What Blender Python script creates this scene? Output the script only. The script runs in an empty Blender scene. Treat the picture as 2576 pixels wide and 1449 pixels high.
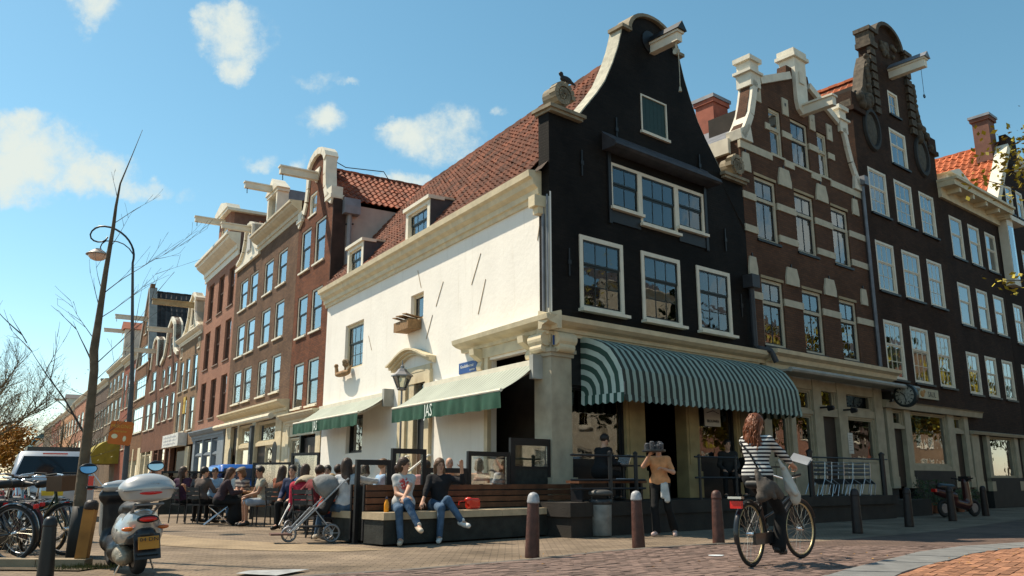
import bpy, bmesh, math, random
import numpy as np
from mathutils import Vector, Matrix
S = bpy.context.scene
COL = S.collection
R_ = math.radians
rnd = random.Random(7)
# ---------------------------------------------------------------- camera
cam_d = bpy.data.cameras.new('camera'); cam = bpy.data.objects.new('camera', cam_d); COL.objects.link(cam)
cam.location = (0, 0, 1.0); cam.rotation_euler = (R_(90 + 13.048), 0, 0)
cam_d.sensor_width = 36; cam_d.lens = 2330 / 2880 * 36; cam_d.clip_end = 3000; cam_d.clip_start = .05
S.camera = cam
S.view_settings.view_transform = 'Standard'; S.view_settings.look = 'None'
S.view_settings.exposure = 0.52; S.view_settings.gamma = 1.0; S.view_settings.use_curve_mapping = False
S.view_settings.use_white_balance = True; S.view_settings.white_balance_temperature = 7300; S.view_settings.white_balance_tint = 10
# ---------------------------------------------------------------- sun and sky
SUN_EL, SUN_PHI = R_(54), R_(22)          # the sun stands to the left and a little ahead of the camera
sun_dir = Vector((-math.cos(SUN_PHI) * math.cos(SUN_EL), math.sin(SUN_PHI) * math.cos(SUN_EL), math.sin(SUN_EL)))
sl = bpy.data.lights.new('sun', 'SUN'); sl.energy = 4.6; sl.angle = R_(.53); sl.color = (1, .93, .82)
so = bpy.data.objects.new('sun', sl); COL.objects.link(so)
so.rotation_euler = (-sun_dir).to_track_quat('-Z', 'Y').to_euler()
W = bpy.data.worlds.new('World'); S.world = W; W.use_nodes = True
nt = W.node_tree; nt.nodes.clear()
def N(t, **kw):
    n = nt.nodes.new(t)
    for k, v in kw.items():
        if k == 'ins':
            for i, x in v.items():
                if isinstance(x, bpy.types.NodeSocket): nt.links.new(x, n.inputs[i])
                else: n.inputs[i].default_value = x
        else: setattr(n, k, v)
    return n
def MA(op, a, b=0.0, c=0.0, clamp=False):
    return N('ShaderNodeMath', operation=op, use_clamp=clamp, ins={0: a, 1: b, 2: c}).outputs[0]
sky = N('ShaderNodeTexSky', sky_type='NISHITA', sun_disc=False, sun_elevation=SUN_EL,
        sun_rotation=math.atan2(sun_dir.x, sun_dir.y), altitude=0, air_density=1.0, dust_density=.25, ozone_density=3.0)
hsv = N('ShaderNodeHueSaturation', ins={0: .477, 1: 1.14, 2: 1.0, 4: sky.outputs[0]})
geo = N('ShaderNodeTexCoord').outputs['Generated']
TH = R_(13.048)
def dot(v): return N('ShaderNodeVectorMath', operation='DOT_PRODUCT', ins={0: geo, 1: v}).outputs['Value']
fw = dot((0, math.cos(TH), math.sin(TH))); upv = dot((0, -math.sin(TH), math.cos(TH))); rx = dot((1, 0, 0))
fwc = MA('MAXIMUM', fw, .05)
noise = N('ShaderNodeTexNoise', ins={'Vector': geo, 'Scale': 9.0, 'Detail': 7.0, 'Roughness': .62})
noise2 = N('ShaderNodeTexNoise', ins={'Vector': geo, 'Scale': 24.0, 'Detail': 9.0, 'Roughness': .68})
u = MA('DIVIDE', rx, fwc); v = MA('DIVIDE', upv, fwc)
sepn = N('ShaderNodeSeparateColor', ins={0: noise.outputs['Color']})
u = MA('ADD', u, MA('MULTIPLY', MA('SUBTRACT', sepn.outputs[0], .5), .11))
v = MA('ADD', v, MA('MULTIPLY', MA('SUBTRACT', sepn.outputs[1], .5), .11))
K = 2576 / 2880 * 2330
blobs = [(70, 410, 190, 92, 1.), (190, 440, 150, 62, 1.), (10, 350, 110, 62, 1.), (330, 472, 95, 26, .62),
         (228, 45, 78, 62, .8), (190, 10, 60, 30, .7), (590, 75, 92, 82, .8), (600, 150, 46, 52, .7), (560, 20, 70, 36, .7),
         (812, 292, 72, 54, .75), (1080, 335, 130, 78, .8), (1140, 355, 58, 66, .75), (1005, 300, 55, 36, .7), (648, 397, 44, 32, .62),
         (737, 393, 24, 26, .55), (800, 185, 84, 26, .46), (885, 192, 44, 15, .45), (1000, 470, 120, 40, .85), (1262, 290, 30, 18, .42), (455, 480, 30, 22, .3)]
dens = None
for (bx, by, ba, bb, bm) in blobs:
    du = MA('DIVIDE', MA('SUBTRACT', u, (bx - 1288) / K), ba * 1.12 / K)
    dv = MA('DIVIDE', MA('SUBTRACT', v, (724.5 - by) / K), bb * 1.12 / K)
    r2 = MA('ADD', MA('MULTIPLY', du, du), MA('MULTIPLY', dv, dv))
    d = MA('MULTIPLY', MA('SUBTRACT', 1.0, r2, clamp=True), bm)
    dens = d if dens is None else MA('MAXIMUM', dens, d)
dens = MA('MULTIPLY', dens, MA('GREATER_THAN', fw, .3))
backn = N('ShaderNodeTexNoise', ins={'Vector': geo, 'Scale': 2.6, 'Detail': 3.0})   # the same fair-weather clouds go on all round
back = MA('MULTIPLY', MA('MULTIPLY', MA('SUBTRACT', backn.outputs['Fac'], .55, clamp=True), 5.0), MA('LESS_THAN', fw, .5))
dens = MA('MAXIMUM', dens, back)
tex = MA('ADD', MA('MULTIPLY', MA('SUBTRACT', noise2.outputs['Fac'], .5), 1.9), MA('MULTIPLY', MA('SUBTRACT', noise.outputs['Fac'], .5), .5))
dd = MA('MULTIPLY', MA('ADD', dens, MA('MULTIPLY', tex, MA('MULTIPLY', dens, 3.0, clamp=True))), 1.0)
ramp = N('ShaderNodeMapRange', interpolation_type='SMOOTHSTEP', ins={0: dd, 1: .04, 2: 1.0, 3: 0., 4: .95})
bg1 = N('ShaderNodeBackground', ins={0: hsv.outputs[0], 1: .122})
bg2 = N('ShaderNodeBackground', ins={0: (.86, .985, 1.0, 1), 1: .62})
mixs = N('ShaderNodeMixShader', ins={0: ramp.outputs[0], 1: bg1.outputs[0], 2: bg2.outputs[0]})
out = N('ShaderNodeOutputWorld', ins={0: mixs.outputs[0]})
# ---------------------------------------------------------------- materials
MATS = {}
def newmat(name):
    m = bpy.data.materials.new(name); m.use_nodes = True; MATS[name] = m
    return m, m.node_tree, m.node_tree.nodes['Principled BSDF']
def rgba(c): return (c[0], c[1], c[2], 1)
def mat(name, col, rough=.7, metal=0., var=.25, scale=3., bump=0., bscale=40., spec=.35, island=0., coat=0.):
    if name in MATS: return MATS[name]
    m, t, b = newmat(name); L = t.links.new
    tc = t.nodes.new('ShaderNodeTexCoord')
    n = t.nodes.new('ShaderNodeTexNoise'); n.inputs['Scale'].default_value = scale; n.inputs['Detail'].default_value = 6; L(tc.outputs['Object'], n.inputs['Vector'])
    mr = t.nodes.new('ShaderNodeMapRange'); L(n.outputs['Fac'], mr.inputs[0]); mr.inputs[1].default_value = .25; mr.inputs[2].default_value = .75
    mr.inputs[3].default_value = 1 - var; mr.inputs[4].default_value = 1 + var
    fac = mr.outputs[0]
    if island:
        g = t.nodes.new('ShaderNodeNewGeometry'); oi = t.nodes.new('ShaderNodeObjectInfo')
        ad = t.nodes.new('ShaderNodeMath'); ad.operation = 'ADD'; L(g.outputs['Random Per Island'], ad.inputs[0]); L(oi.outputs['Random'], ad.inputs[1])
        fr = t.nodes.new('ShaderNodeMath'); fr.operation = 'FRACT'; L(ad.outputs[0], fr.inputs[0])
        m2 = t.nodes.new('ShaderNodeMapRange'); L(fr.outputs[0], m2.inputs[0]); m2.inputs[3].default_value = 1 - island; m2.inputs[4].default_value = 1 + island
        mu = t.nodes.new('ShaderNodeMath'); mu.operation = 'MULTIPLY'; L(fac, mu.inputs[0]); L(m2.outputs[0], mu.inputs[1]); fac = mu.outputs[0]
    mx = t.nodes.new('ShaderNodeVectorMath'); mx.operation = 'SCALE'; mx.inputs[0].default_value = col; L(fac, mx.inputs['Scale'])
    L(mx.outputs[0], b.inputs['Base Color'])
    b.inputs['Roughness'].default_value = rough; b.inputs['Metallic'].default_value = metal; b.inputs['Specular IOR Level'].default_value = spec
    b.inputs['Coat Weight'].default_value = coat; b.inputs['Coat Roughness'].default_value = .05
    if bump:
        n2 = t.nodes.new('ShaderNodeTexNoise'); n2.inputs['Scale'].default_value = bscale; n2.inputs['Detail'].default_value = 5; L(tc.outputs['Object'], n2.inputs['Vector'])
        bp = t.nodes.new('ShaderNodeBump'); bp.inputs['Strength'].default_value = bump; bp.inputs['Distance'].default_value = .02; L(n2.outputs['Fac'], bp.inputs['Height']); L(bp.outputs[0], b.inputs['Normal'])
    return m
def brickmat(name, c1, c2, mortar, bw=.21, bh=.065, var=.3, bump=.5, rough=.85, flat=False):
    if name in MATS: return MATS[name]
    m, t, b = newmat(name); L = t.links.new
    tc = t.nodes.new('ShaderNodeTexCoord'); sp = t.nodes.new('ShaderNodeSeparateXYZ'); L(tc.outputs['Object'], sp.inputs[0])
    cb = t.nodes.new('ShaderNodeCombineXYZ')
    if flat: L(sp.outputs[0], cb.inputs[0]); L(sp.outputs[1], cb.inputs[1])
    else:
        ad = t.nodes.new('ShaderNodeMath'); L(sp.outputs[0], ad.inputs[0]); L(sp.outputs[1], ad.inputs[1]); L(ad.outputs[0], cb.inputs[0]); L(sp.outputs[2], cb.inputs[1])
    br = t.nodes.new('ShaderNodeTexBrick'); L(cb.outputs[0], br.inputs['Vector'])
    br.inputs['Color1'].default_value = rgba(c1); br.inputs['Color2'].default_value = rgba(c2); br.inputs['Mortar'].default_value = rgba(mortar)
    br.inputs['Scale'].default_value = 1; br.inputs['Brick Width'].default_value = bw; br.inputs['Row Height'].default_value = bh; br.inputs['Mortar Size'].default_value = .006; br.inputs['Bias'].default_value = -.1
    n = t.nodes.new('ShaderNodeTexNoise'); n.inputs['Scale'].default_value = .7; n.inputs['Detail'].default_value = 8; n.inputs['Roughness'].default_value = .65; L(tc.outputs['Object'], n.inputs['Vector'])
    mr = t.nodes.new('ShaderNodeMapRange'); L(n.outputs['Fac'], mr.inputs[0]); mr.inputs[1].default_value = .3; mr.inputs[2].default_value = .7; mr.inputs[3].default_value = 1 - var; mr.inputs[4].default_value = 1 + var
    sc = t.nodes.new('ShaderNodeVectorMath'); sc.operation = 'SCALE'; L(br.outputs['Color'], sc.inputs[0]); L(mr.outputs[0], sc.inputs['Scale'])
    L(sc.outputs[0], b.inputs['Base Color']); b.inputs['Roughness'].default_value = rough; b.inputs['Specular IOR Level'].default_value = .1
    bp = t.nodes.new('ShaderNodeBump'); bp.inputs['Strength'].default_value = bump; bp.inputs['Distance'].default_value = .012; bp.invert = True
    L(br.outputs['Fac'], bp.inputs['Height']); L(bp.outputs[0], b.inputs['Normal'])
    return m
def glassmat(name, tint, refl=1.5, wav=.25):
    m, t, b = newmat(name); L = t.links.new; t.nodes.remove(b)
    o = t.nodes['Material Output']
    fr = t.nodes.new('ShaderNodeFresnel'); fr.inputs[0].default_value = 1.52
    mu = t.nodes.new('ShaderNodeMath'); mu.operation = 'MULTIPLY'; mu.use_clamp = True; L(fr.outputs[0], mu.inputs[0]); mu.inputs[1].default_value = refl
    tr = t.nodes.new('ShaderNodeBsdfTransparent'); tr.inputs[0].default_value = rgba(tint)
    gl = t.nodes.new('ShaderNodeBsdfGlossy'); gl.inputs['Roughness'].default_value = .015; gl.inputs[0].default_value = (.95, .97, 1, 1)
    tc = t.nodes.new('ShaderNodeTexCoord'); n = t.nodes.new('ShaderNodeTexNoise'); n.inputs['Scale'].default_value = 1.3; L(tc.outputs['Object'], n.inputs['Vector'])
    bp = t.nodes.new('ShaderNodeBump'); bp.inputs['Strength'].default_value = wav; bp.inputs['Distance'].default_value = .03; L(n.outputs['Fac'], bp.inputs['Height']); L(bp.outputs[0], gl.inputs['Normal'])
    mx = t.nodes.new('ShaderNodeMixShader'); L(mu.outputs[0], mx.inputs[0]); L(tr.outputs[0], mx.inputs[1]); L(gl.outputs[0], mx.inputs[2]); L(mx.outputs[0], o.inputs[0])
    return m
def stripemat(name, ca, cb_, axis, period, duty=.5, off=0., rough=.8, soft=False):
    if name in MATS: return MATS[name]
    m, t, b = newmat(name); L = t.links.new
    tc = t.nodes.new('ShaderNodeTexCoord'); sp = t.nodes.new('ShaderNodeSeparateXYZ'); L(tc.outputs['Object'], sp.inputs[0])
    src = sp.outputs[axis]
    if soft:
        n = t.nodes.new('ShaderNodeTexNoise'); n.inputs['Scale'].default_value = 6; L(tc.outputs['Object'], n.inputs['Vector'])
        a2 = t.nodes.new('ShaderNodeMath'); a2.operation = 'MULTIPLY_ADD'; L(n.outputs['Fac'], a2.inputs[0]); a2.inputs[1].default_value = period * .9; L(src, a2.inputs[2]); src = a2.outputs[0]
    a = t.nodes.new('ShaderNodeMath'); a.operation = 'ADD'; L(src, a.inputs[0]); a.inputs[1].default_value = off + 100 * period
    d = t.nodes.new('ShaderNodeMath'); d.operation = 'DIVIDE'; L(a.outputs[0], d.inputs[0]); d.inputs[1].default_value = period
    f = t.nodes.new('ShaderNodeMath'); f.operation = 'FRACT'; L(d.outputs[0], f.inputs[0])
    g = t.nodes.new('ShaderNodeMath'); g.operation = 'GREATER_THAN'; L(f.outputs[0], g.inputs[0]); g.inputs[1].default_value = duty
    n2 = t.nodes.new('ShaderNodeTexNoise'); n2.inputs['Scale'].default_value = 1.4; n2.inputs['Detail'].default_value = 5; L(tc.outputs['Object'], n2.inputs['Vector'])
    mr = t.nodes.new('ShaderNodeMapRange'); L(n2.outputs['Fac'], mr.inputs[0]); mr.inputs[3].default_value = .72; mr.inputs[4].default_value = 1.28
    mx = t.nodes.new('ShaderNodeMix'); mx.data_type = 'RGBA'; L(g.outputs[0], mx.inputs[0]); mx.inputs[6].default_value = rgba(ca); mx.inputs[7].default_value = rgba(cb_)
    sc = t.nodes.new('ShaderNodeVectorMath'); sc.operation = 'SCALE'; L(mx.outputs[2], sc.inputs[0]); L(mr.outputs[0], sc.inputs['Scale'])
    L(sc.outputs[0], b.inputs['Base Color']); b.inputs['Roughness'].default_value = rough; b.inputs['Specular IOR Level'].default_value = .2
    return m
def emitmat(name, col, st):
    m, t, b = newmat(name); b.inputs['Base Color'].default_value = rgba(col); b.inputs['Emission Color'].default_value = rgba(col); b.inputs['Emission Strength'].default_value = st
    return m
GL = glassmat('window_glass', (.88, .93, .92), 2.2, .2)
GLS = glassmat('shop_glass', (.9, .93, .9), 2.6, .12)
GLC = glassmat('screen_glass', (.95, .96, .95), .8, .03)
WHITE = mat('white_paint', (.70, .635, .51), .5, var=.12, bump=.15, bscale=25)
CREAM = mat('cream_paint', (.62, .52, .35), .6, var=.16, scale=4, bump=.2, bscale=18)
STONE = mat('pale_stone', (.42, .40, .32), .85, var=.3, scale=6, bump=.4, bscale=30)
DARKP = mat('dark_green_paint', (.012, .016, .014), .35, var=.2)
BLACKP = mat('black_paint', (.012, .012, .013), .45, var=.25, scale=8)
BLACKM = mat('black_metal', (.015, .015, .017), .4, var=.3)
CHROME = mat('bright_metal', (.72, .72, .72), .25, metal=1., var=.1)
GREYM = mat('grey_metal', (.22, .22, .23), .5, metal=.6, var=.25)
ZINC = mat('zinc_pipe', (.17, .18, .2), .5, metal=.4, var=.3)
DARKIN = mat('dark_interior', (.035, .028, .022), .9, var=.3)
RUBBER = mat('black_rubber', (.016, .016, .016), .75, var=.3)
WOODD = mat('brown_slat_wood', (.13, .05, .022), .55, var=.45, scale=5, bump=.25, bscale=14, island=.3)
WOODL = mat('light_wood', (.36, .19, .085), .55, var=.3, scale=7)
CURT = mat('white_curtain', (.68, .68, .66), .9, var=.15)
# ---------------------------------------------------------------- mesh helpers
class MB:
    def __init__(s): s.v = []; s.f = []
    def add(s, vs, fs):
        o = len(s.v); s.v += [tuple(p) for p in vs]; s.f += [tuple(i + o for i in f) for f in fs]; return s
    def box(s, x0, x1, y0, y1, z0, z1):
        return s.add([(x0, y0, z0), (x1, y0, z0), (x1, y1, z0), (x0, y1, z0), (x0, y0, z1), (x1, y0, z1), (x1, y1, z1), (x0, y1, z1)],
                     [(0, 3, 2, 1), (4, 5, 6, 7), (0, 1, 5, 4), (1, 2, 6, 5), (2, 3, 7, 6), (3, 0, 4, 7)])
    def cbox(s, c, d, rot=None):
        o = len(s.v); s.box(-d[0] / 2, d[0] / 2, -d[1] / 2, d[1] / 2, -d[2] / 2, d[2] / 2)
        M = Matrix.Translation(c) @ (rot.to_4x4() if rot else Matrix())
        s.v[o:] = [tuple(M @ Vector(p)) for p in s.v[o:]]; return s
    def prism_xz(s, pts, y0, y1):
        n = len(pts)
        return s.add([(p[0], y0, p[1]) for p in pts] + [(p[0], y1, p[1]) for p in pts],
                     [tuple(range(n)), tuple(range(2 * n - 1, n - 1, -1))] + [(i, i + n, (i + 1) % n + n, (i + 1) % n) for i in range(n)])
    def prism_yz(s, pts, x0, x1):
        n = len(pts)
        return s.add([(x0, p[0], p[1]) for p in pts] + [(x1, p[0], p[1]) for p in pts],
                     [tuple(range(n - 1, -1, -1)), tuple(range(n, 2 * n))] + [((i + 1) % n, (i + 1) % n + n, i + n, i) for i in range(n)])
    def prism_xy(s, pts, z0, z1):
        n = len(pts)
        return s.add([(p[0], p[1], z0) for p in pts] + [(p[0], p[1], z1) for p in pts],
                     [tuple(range(n - 1, -1, -1)), tuple(range(n, 2 * n))] + [(i, (i + 1) % n, (i + 1) % n + n, i + n) for i in range(n)])
    def quad(s, a, b, c, d): return s.add([a, b, c, d], [(0, 1, 2, 3)])
    def tube(s, pts, r, seg=8, cap=True):
        pts = [Vector(p) for p in pts]; n = len(pts); rs = r if isinstance(r, (list, tuple)) else [r] * n
        rings = []; prev = None
        for i, p in enumerate(pts):
            d = (pts[min(i + 1, n - 1)] - pts[max(i - 1, 0)])
            if d.length < 1e-9: d = Vector((0, 0, 1))
            d.normalize()
            if prev is None:
                a = Vector((0, 0, 1)) if abs(d.z) < .9 else Vector((1, 0, 0)); xx = d.cross(a).normalized()
            else:
                xx = prev - d * prev.dot(d); xx = xx.normalized() if xx.length > 1e-6 else d.orthogonal().normalized()
            prev = xx; yy = d.cross(xx)
            rings.append([p + (xx * math.cos(2 * math.pi * k / seg) + yy * math.sin(2 * math.pi * k / seg)) * rs[i] for k in range(seg)])
        vs = [q for rg in rings for q in rg]; fs = []
        for i in range(n - 1):
            for k in range(seg):
                a = i * seg + k; b = i * seg + (k + 1) % seg; fs.append((a, b, b + seg, a + seg))
        if cap: fs += [tuple(range(seg - 1, -1, -1)), tuple(range((n - 1) * seg, n * seg))]
        return s.add(vs, fs)
    def lathe(s, prof, seg=16, c=(0, 0, 0), axis='z', ang0=0.):
        vs = []; fs = []; n = len(prof)
        for (r, h) in prof:
            for k in range(seg):
                a = ang0 + 2 * math.pi * k / seg; p = (r * math.cos(a), r * math.sin(a), h)
                if axis == 'y': p = (p[0], p[2], p[1])
                if axis == 'x': p = (p[2], p[0], p[1])
                vs.append((p[0] + c[0], p[1] + c[1], p[2] + c[2]))
        for i in range(n - 1):
            for k in range(seg):
                a = i * seg + k; b = i * seg + (k + 1) % seg; fs.append((a, b, b + seg, a + seg))
        fs += [tuple(range(seg - 1, -1, -1)), tuple(range((n - 1) * seg, n * seg))]
        return s.add(vs, fs)
    def torus(s, R, r, c=(0, 0, 0), seg=28, sub=7, rz=None):
        # ring in the x-z plane (axis y)
        vs = []; fs = []; rz = rz or r
        for i in range(seg):
            a = 2 * math.pi * i / seg
            for j in range(sub):
                b = 2 * math.pi * j / sub; q = R + r * math.cos(b)
                vs.append((c[0] + q * math.cos(a), c[1] + rz * math.sin(b), c[2] + q * math.sin(a)))
        for i in range(seg):
            for j in range(sub):
                fs.append((i * sub + j, i * sub + (j + 1) % sub, ((i + 1) % seg) * sub + (j + 1) % sub, ((i + 1) % seg) * sub + j))
        return s.add(vs, fs)
    def ball(s, c, r, seg=10, rings=6):
        r = r if isinstance(r, (tuple, list)) else (r, r, r)
        pr = [(max(math.sin(math.pi * i / rings), .02), -math.cos(math.pi * i / rings)) for i in range(rings + 1)]
        o = len(s.v); s.lathe(pr, seg)
        s.v[o:] = [(c[0] + p[0] * r[0], c[1] + p[1] * r[1], c[2] + p[2] * r[2]) for p in s.v[o:]]; return s
    def xf(s, M): s.v = [tuple(M @ Vector(p)) for p in s.v]; return s
    def mesh(s, name, m=None, smooth=False):
        me = bpy.data.meshes.new(name); me.from_pydata(s.v, [], s.f)
        if m: me.materials.append(m)
        if smooth: me.polygons.foreach_set('use_smooth', [True] * len(me.polygons))
        me.update(); return me
    def build(s, name, m, parent=None, smooth=False, loc=None, rz=0., fix=False):
        me = s.mesh(name, m, smooth)
        if fix:
            bm = bmesh.new(); bm.from_mesh(me); bmesh.ops.recalc_face_normals(bm, faces=bm.faces); bm.to_mesh(me); bm.free()
        return inst(name, me, parent, loc, rz)
def inst(name, me, parent=None, loc=None, rz=0., rot=None):
    o = bpy.data.objects.new(name, me); COL.objects.link(o)
    if parent: o.parent = parent
    if loc is not None: o.location = loc
    if rot is not None: o.rotation_euler = rot
    elif rz: o.rotation_euler = (0, 0, rz)
    return o
def tag(o, label, cat, group=None):
    o['label'] = label; o['category'] = cat
    if group: o['group'] = group
    return o
def thing(name, label, cat, loc=(0, 0, 0), rz=0., group=None):
    o = bpy.data.objects.new(name, None); COL.objects.link(o); o.location = loc; o.rotation_euler = (0, 0, rz); o.empty_display_size = .2
    return tag(o, label, cat, group)
def struct(o, kind='structure'): o['kind'] = kind; return o
def copy_tree(o, parent=None):
    c = o.copy(); COL.objects.link(c)
    if parent: c.parent = parent
    for ch in list(o.children): copy_tree(ch, c)
    return c
def text(name, body, size, m, parent, loc, rot=(math.pi / 2, 0, 0), align='CENTER', ext=.002, sx=1.):
    c = bpy.data.curves.new(name, 'FONT'); c.body = body; c.size = size; c.extrude = ext; c.align_x = align; c.align_y = 'CENTER'; c.materials.append(m); c.resolution_u = 2
    tmp = bpy.data.objects.new('tmp', c); me = bpy.data.meshes.new_from_object(tmp); bpy.data.objects.remove(tmp); bpy.data.curves.remove(c)
    if not me.materials: me.materials.append(m)
    o = inst(name, me, parent, loc, rot=rot); o.scale = (sx, 1, 1); return o
# ---------------------------------------------------------------- implicit surfaces (people, bags, scooter panels)
def sdf_mesh(prims, vox):
    P = []
    for p in prims:
        if p[0] == 'c': a, b = np.array(p[1], float), np.array(p[2], float); ra, rb, k = p[3], p[4], p[5]; lo = np.minimum(a - ra, b - rb); hi = np.maximum(a + ra, b + rb); P.append(('c', a, b, ra, rb, k, lo, hi))
        else:
            c = np.array(p[1], float); r = np.array(p[2], float); k = p[3]; M = p[4] if len(p) > 4 and p[4] is not None else np.eye(3); rm = r.max(); P.append((p[0], c, r, M, None, k, c - rm, c + rm))
    lo = np.min([q[6] for q in P if q[0] != '-'], 0) - vox * 3; hi = np.max([q[7] for q in P if q[0] != '-'], 0) + vox * 3
    n = np.ceil((hi - lo) / vox).astype(int) + 1
    V = np.full(n, .3, np.float32)
    ax = [lo[i] + vox * np.arange(n[i]) for i in range(3)]
    for q in P:
        k = q[5]; pad = k + vox * 2.5
        i0 = np.clip(np.floor((q[6] - pad - lo) / vox).astype(int), 0, n - 1); i1 = np.clip(np.ceil((q[7] + pad - lo) / vox).astype(int) + 1, 1, n)
        if (i1 <= i0).any(): continue
        X = ax[0][i0[0]:i1[0], None, None]; Y = ax[1][None, i0[1]:i1[1], None]; Z = ax[2][None, None, i0[2]:i1[2]]
        if q[0] == 'c':
            a, b = q[1], q[2]; d = b - a; L2 = max(d @ d, 1e-9)
            t = np.clip(((X - a[0]) * d[0] + (Y - a[1]) * d[1] + (Z - a[2]) * d[2]) / L2, 0, 1)
            D = np.sqrt((X - a[0] - t * d[0]) ** 2 + (Y - a[1] - t * d[1]) ** 2 + (Z - a[2] - t * d[2]) ** 2) - (q[3] + (q[4] - q[3]) * t)
        else:
            c, r, M = q[1], q[2], q[3]
            x, y, z = X - c[0], Y - c[1], Z - c[2]
            lx = (M[0, 0] * x + M[1, 0] * y + M[2, 0] * z) / r[0]; ly = (M[0, 1] * x + M[1, 1] * y + M[2, 1] * z) / r[1]; lz = (M[0, 2] * x + M[1, 2] * y + M[2, 2] * z) / r[2]
            if q[0] == 'b':
                D = (((lx ** 6 + ly ** 6 + lz ** 6) ** (1 / 6)) - 1) * r.min()
            else:
                l = np.sqrt(lx ** 2 + ly ** 2 + lz ** 2); D = (l - 1) * l / np.maximum(np.sqrt((lx / r[0]) ** 2 + (ly / r[1]) ** 2 + (lz / r[2]) ** 2), 1e-6)
        sl_ = tuple(slice(i0[i], i1[i]) for i in range(3)); A = V[sl_]
        if q[0] == '-': V[sl_] = np.maximum(A, -D)
        elif k <= 0: V[sl_] = np.minimum(A, D)
        else:
            h = np.clip(.5 + .5 * (A - D) / k, 0, 1); V[sl_] = A + (D - A) * h - k * h * (1 - h)
    # surface nets
    s = V < 0
    nx, ny, nz = n
    cnt = np.zeros((nx - 1, ny - 1, nz - 1), np.float32); acc = np.zeros((nx - 1, ny - 1, nz - 1, 3), np.float32)
    corners = [(i, j, k) for i in (0, 1) for j in (0, 1) for k in (0, 1)]
    def cv(c): return V[c[0]:nx - 1 + c[0], c[1]:ny - 1 + c[1], c[2]:nz - 1 + c[2]]
    for c in corners:
        for a in range(3):
            if c[a] == 0:
                e = list(c); e[a] = 1; v0, v1 = cv(c), cv(tuple(e)); m = (v0 < 0) != (v1 < 0)
                t = np.where(m, v0 / np.where(m, v0 - v1, 1), 0)
                cnt += m
                for b in range(3):
                    acc[..., b] += np.where(m, c[b] + (t if b == a else 0), 0)
    act = cnt > 0
    idx = np.full(act.shape, -1, np.int64); idx[act] = np.arange(act.sum())
    ijk = np.argwhere(act)
    vs = lo + vox * (ijk + acc[act] / cnt[act][:, None])
    fs = []
    for a in range(3):
        b, c = (a + 1) % 3, (a + 2) % 3
        s0 = [slice(1, -1)] * 3; s1 = [slice(1, -1)] * 3
        s0[a] = slice(0, n[a] - 1); s1[a] = slice(1, n[a])
        A, B = s[tuple(s0)], s[tuple(s1)]
        w = np.argwhere(A != B); flip = A[A != B]
        off = np.ones(3, int); off[a] = 0
        base = w + off
        def g(db, dc):
            q = base.copy(); q[:, b] -= db; q[:, c] -= dc; return idx[q[:, 0], q[:, 1], q[:, 2]]
        Q = np.stack([g(1, 1), g(0, 1), g(0, 0), g(1, 0)], 1)
        Q[~flip] = Q[~flip][:, ::-1]
        fs.append(Q)
    return vs, np.concatenate(fs)
def sdf_obj(name, prims, vox, m, parent=None, loc=None):
    vs, fs = sdf_mesh(prims, vox)
    me = bpy.data.meshes.new(name); me.vertices.add(len(vs)); me.vertices.foreach_set('co', vs.astype(np.float32).ravel())
    me.loops.add(len(fs) * 4); me.loops.foreach_set('vertex_index', fs.astype(np.int32).ravel())
    me.polygons.add(len(fs)); me.polygons.foreach_set('loop_start', np.arange(0, len(fs) * 4, 4, dtype=np.int32)); me.polygons.foreach_set('loop_total', np.full(len(fs), 4, np.int32))
    me.polygons.foreach_set('use_smooth', np.ones(len(fs), bool)); me.update(calc_edges=True); me.validate()
    me.materials.append(m)
    return inst(name, me, parent, loc)
# ---------------------------------------------------------------- the two street fronts, in metres
CX, CY = .8096, 17.0
D1 = Vector((-.52439, .85148)); D2 = Vector((.76150, .64816))     # along the left front, along the right front
N1 = Vector((-.85148, -.52439)); N2 = Vector((.64816, -.76150))   # outwards
LZ, RZ = R_(121.6275 - 180), R_(40.4031)
def LW(s, p=0, z=0): return (CX + D1.x * s + N1.x * p, CY + D1.y * s + N1.y * p, z)
def RW(s, p=0, z=0): return (CX + D2.x * s + N2.x * p, CY + D2.y * s + N2.y * p, z)
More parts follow.
